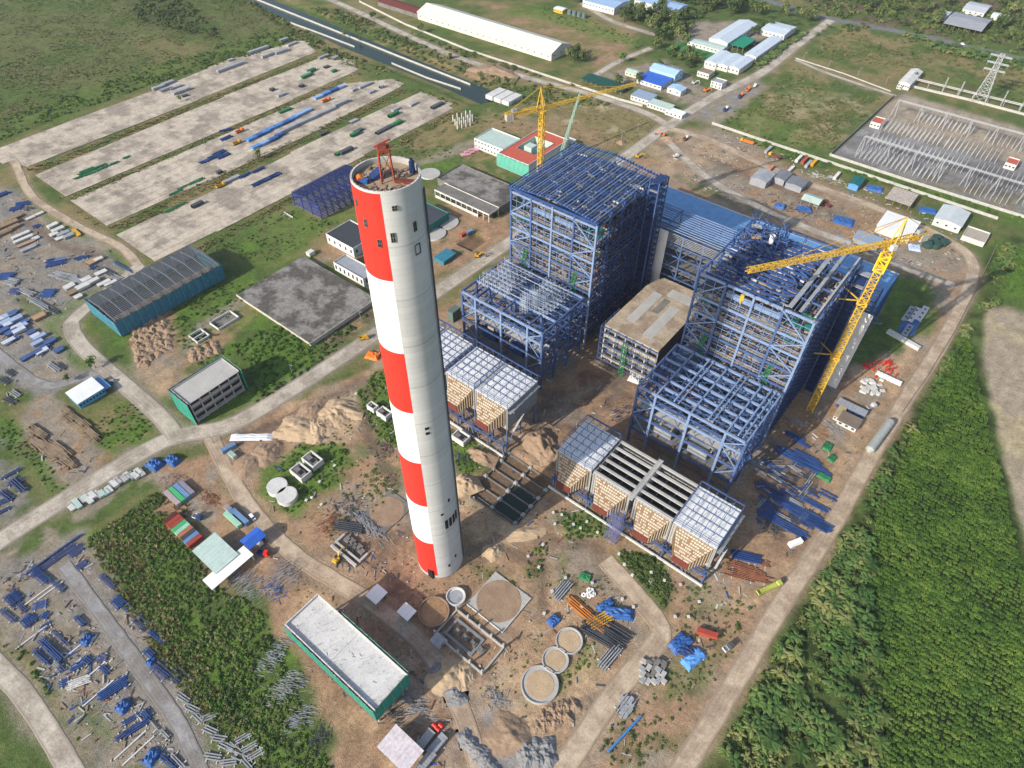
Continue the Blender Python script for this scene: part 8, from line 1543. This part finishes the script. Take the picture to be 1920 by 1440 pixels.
# ---------------------------------------------------------------- switchyard and transmission tower
GT = mat('galvanised_lattice', (.42,.425,.43), .55)
def gantry(x, y, h, w, n=2):
    o = thing('gantry_tower', 'slender lattice gantry tower in the switchyard', 'gantry', (x, y, 0), 'switchyard gantry towers')
    for s in (-1, 1): part('mast', lattice(Acc(), (x+s*2.2, y, 0), (x+s*.3, y, h), .55, 6, .14, .08), GT, o)
    return o
gy = (641, 690, 735, 770); gx0, gx1 = -112, 20
for j, y in enumerate(gy):
    if j in (0, 2):
        for x in np.linspace(gx0, gx1, 7): gantry(x, y, 17, 2)
        for dy in (-1, 1):
            o = thing('gantry_beam', ('near' if j == 0 else 'far')+' lattice gantry beam of the switchyard, '+('front' if dy < 0 else 'rear')+' of the pair', 'gantry', (gx0, y+dy, 17)); part('beam', lattice(Acc(), (gx0, y+dy, 16.6), (gx1+10, y+dy, 16.6), .6, 60, .1, .06), GT, o)
pm = Acc().box(-.17,.17,-.17,.17,0,2.6); pm.tube((0,0,2.6),(0,0,4.6),.22,.16,8); PMM = pm.mesh('support', GT); INS = mat('grey_insulator', (.30,.29,.29), .4)
IM = Acc().tube((0,0,0),(0,0,2.0),.28,.2,8).mesh('insulator', INS)
k_ = 0
for bank in ((-112,-68,632,652),(-62,-40,632,648),(-20,12,632,650),(-112,-75,662,684),(-70,-30,662,684),(-22,25,662,684),(-112,-60,700,720),(-55,-10,700,722),(-90,-40,740,760),(-30,20,738,760)):
    for x in np.arange(bank[0], bank[1], 3.9):
        o = thing('switch_bay', 'row of insulators and switch posts in the switchyard', 'switchgear', (x, bank[2], 0), 'switchgear rows'); n_ = 0
        for y in np.arange(bank[2], bank[3], 4.6):
            c = kid(o, 'support', PMM, (0, y-bank[2], 0)); c2 = kid(o, 'insulator', IM, (0, y-bank[2], 4.6))
        b_ = kid(o, 'busbar', umesh('box', GT), (0, (bank[3]-bank[2])/2, 6.6), (.16, bank[3]-bank[2], .16))
pl = thing('pylon', 'tall lattice transmission tower beyond the switchyard', 'transmission tower', (-55, 826, 0)); PH = 46
def pw(z): return 5.4*(1-z/PH)+.9 if z < 30 else 2.6-.04*(z-30)
zl = [0, 8, 15, 21, 26, 30, 34, 38, 42, 46]
for i in range(len(zl)-1):
    a = Acc(); z0, z1 = zl[i], zl[i+1]; w0, w1 = pw(z0), pw(z1); C0 = [Vector((-55+s*w0, 826+t_*w0, z0)) for s, t_ in ((-1,-1),(1,-1),(1,1),(-1,1))]; C1 = [Vector((-55+s*w1, 826+t_*w1, z1)) for s, t_ in ((-1,-1),(1,-1),(1,1),(-1,1))]
    for q in range(4): a.beam(C0[q], C1[q], .4); a.beam(C0[q], C1[(q+1) % 4], .25); a.beam(C0[(q+1) % 4], C1[q], .25); a.beam(C1[q], C1[(q+1) % 4], .22)
    part('tower_section', a, GT, pl)
for z in (31, 37.5, 44): part('cross_arm', lattice(Acc(), (-64.5,826,z), (-45.5,826,z), 1.0, 10, .26, .16), GT, pl)
for sx in (-64, -46):
    for z in (31, 37.5, 44): bar('insulator_string', (sx, 826, z-.4), (sx, 826, z-3), .3, .3, INS, pl)
for px, py in ((1765,175),(1795,182),(1875,200),(1910,210)):
    x, y = G2(px, py); o = thing('gantry_tower', 'pale lattice mast on the far side of the switchyard wall', 'gantry', (x, y, 0), 'far masts'); part('mast', lattice(Acc(), (x, y, 0), (x, y, 16), .8, 7, .2, .12), GT, o)
lw = thing('cable_bridge', 'pale pipe bridge running above the far switchyard wall', 'pipe bridge', (*G2(1712,158), 0)); P = [G2(1712,158), G2(1940,214)]
for e in (0, 1.2): bar('pipe', (*P[0], 5+e), (*P[1], 5+e), .5, .5, CONCW, lw)
for s in np.linspace(0, 1, 9): bar('post', (P[0][0]+(P[1][0]-P[0][0])*s, P[0][1]+(P[1][1]-P[0][1])*s, 0), (P[0][0]+(P[1][0]-P[0][0])*s, P[0][1]+(P[1][1]-P[0][1])*s, 6), .3, .3, CONCW, lw)
# ---------------------------------------------------------------- air
hm_ = bpy.data.materials.new('hazy_air'); hm_.use_nodes = True; t = hm_.node_tree; t.nodes.remove(t.nodes['Principled BSDF']); pv = t.nodes.new('ShaderNodeVolumePrincipled'); pv.inputs['Color'].default_value = (.86,.91,1,1); pv.inputs['Density'].default_value = 0.00004
t.links.new(pv.outputs[0], t.nodes['Material Output'].inputs['Volume'])
hz = single('haze', Acc().box(-7200, 7200, -7200, 7200, -6, 330), hm_, 'thin pale haze over the whole plain', 'haze', kind='stuff')
for o in bpy.data.objects:
    if '_m' in o: del o['_m']
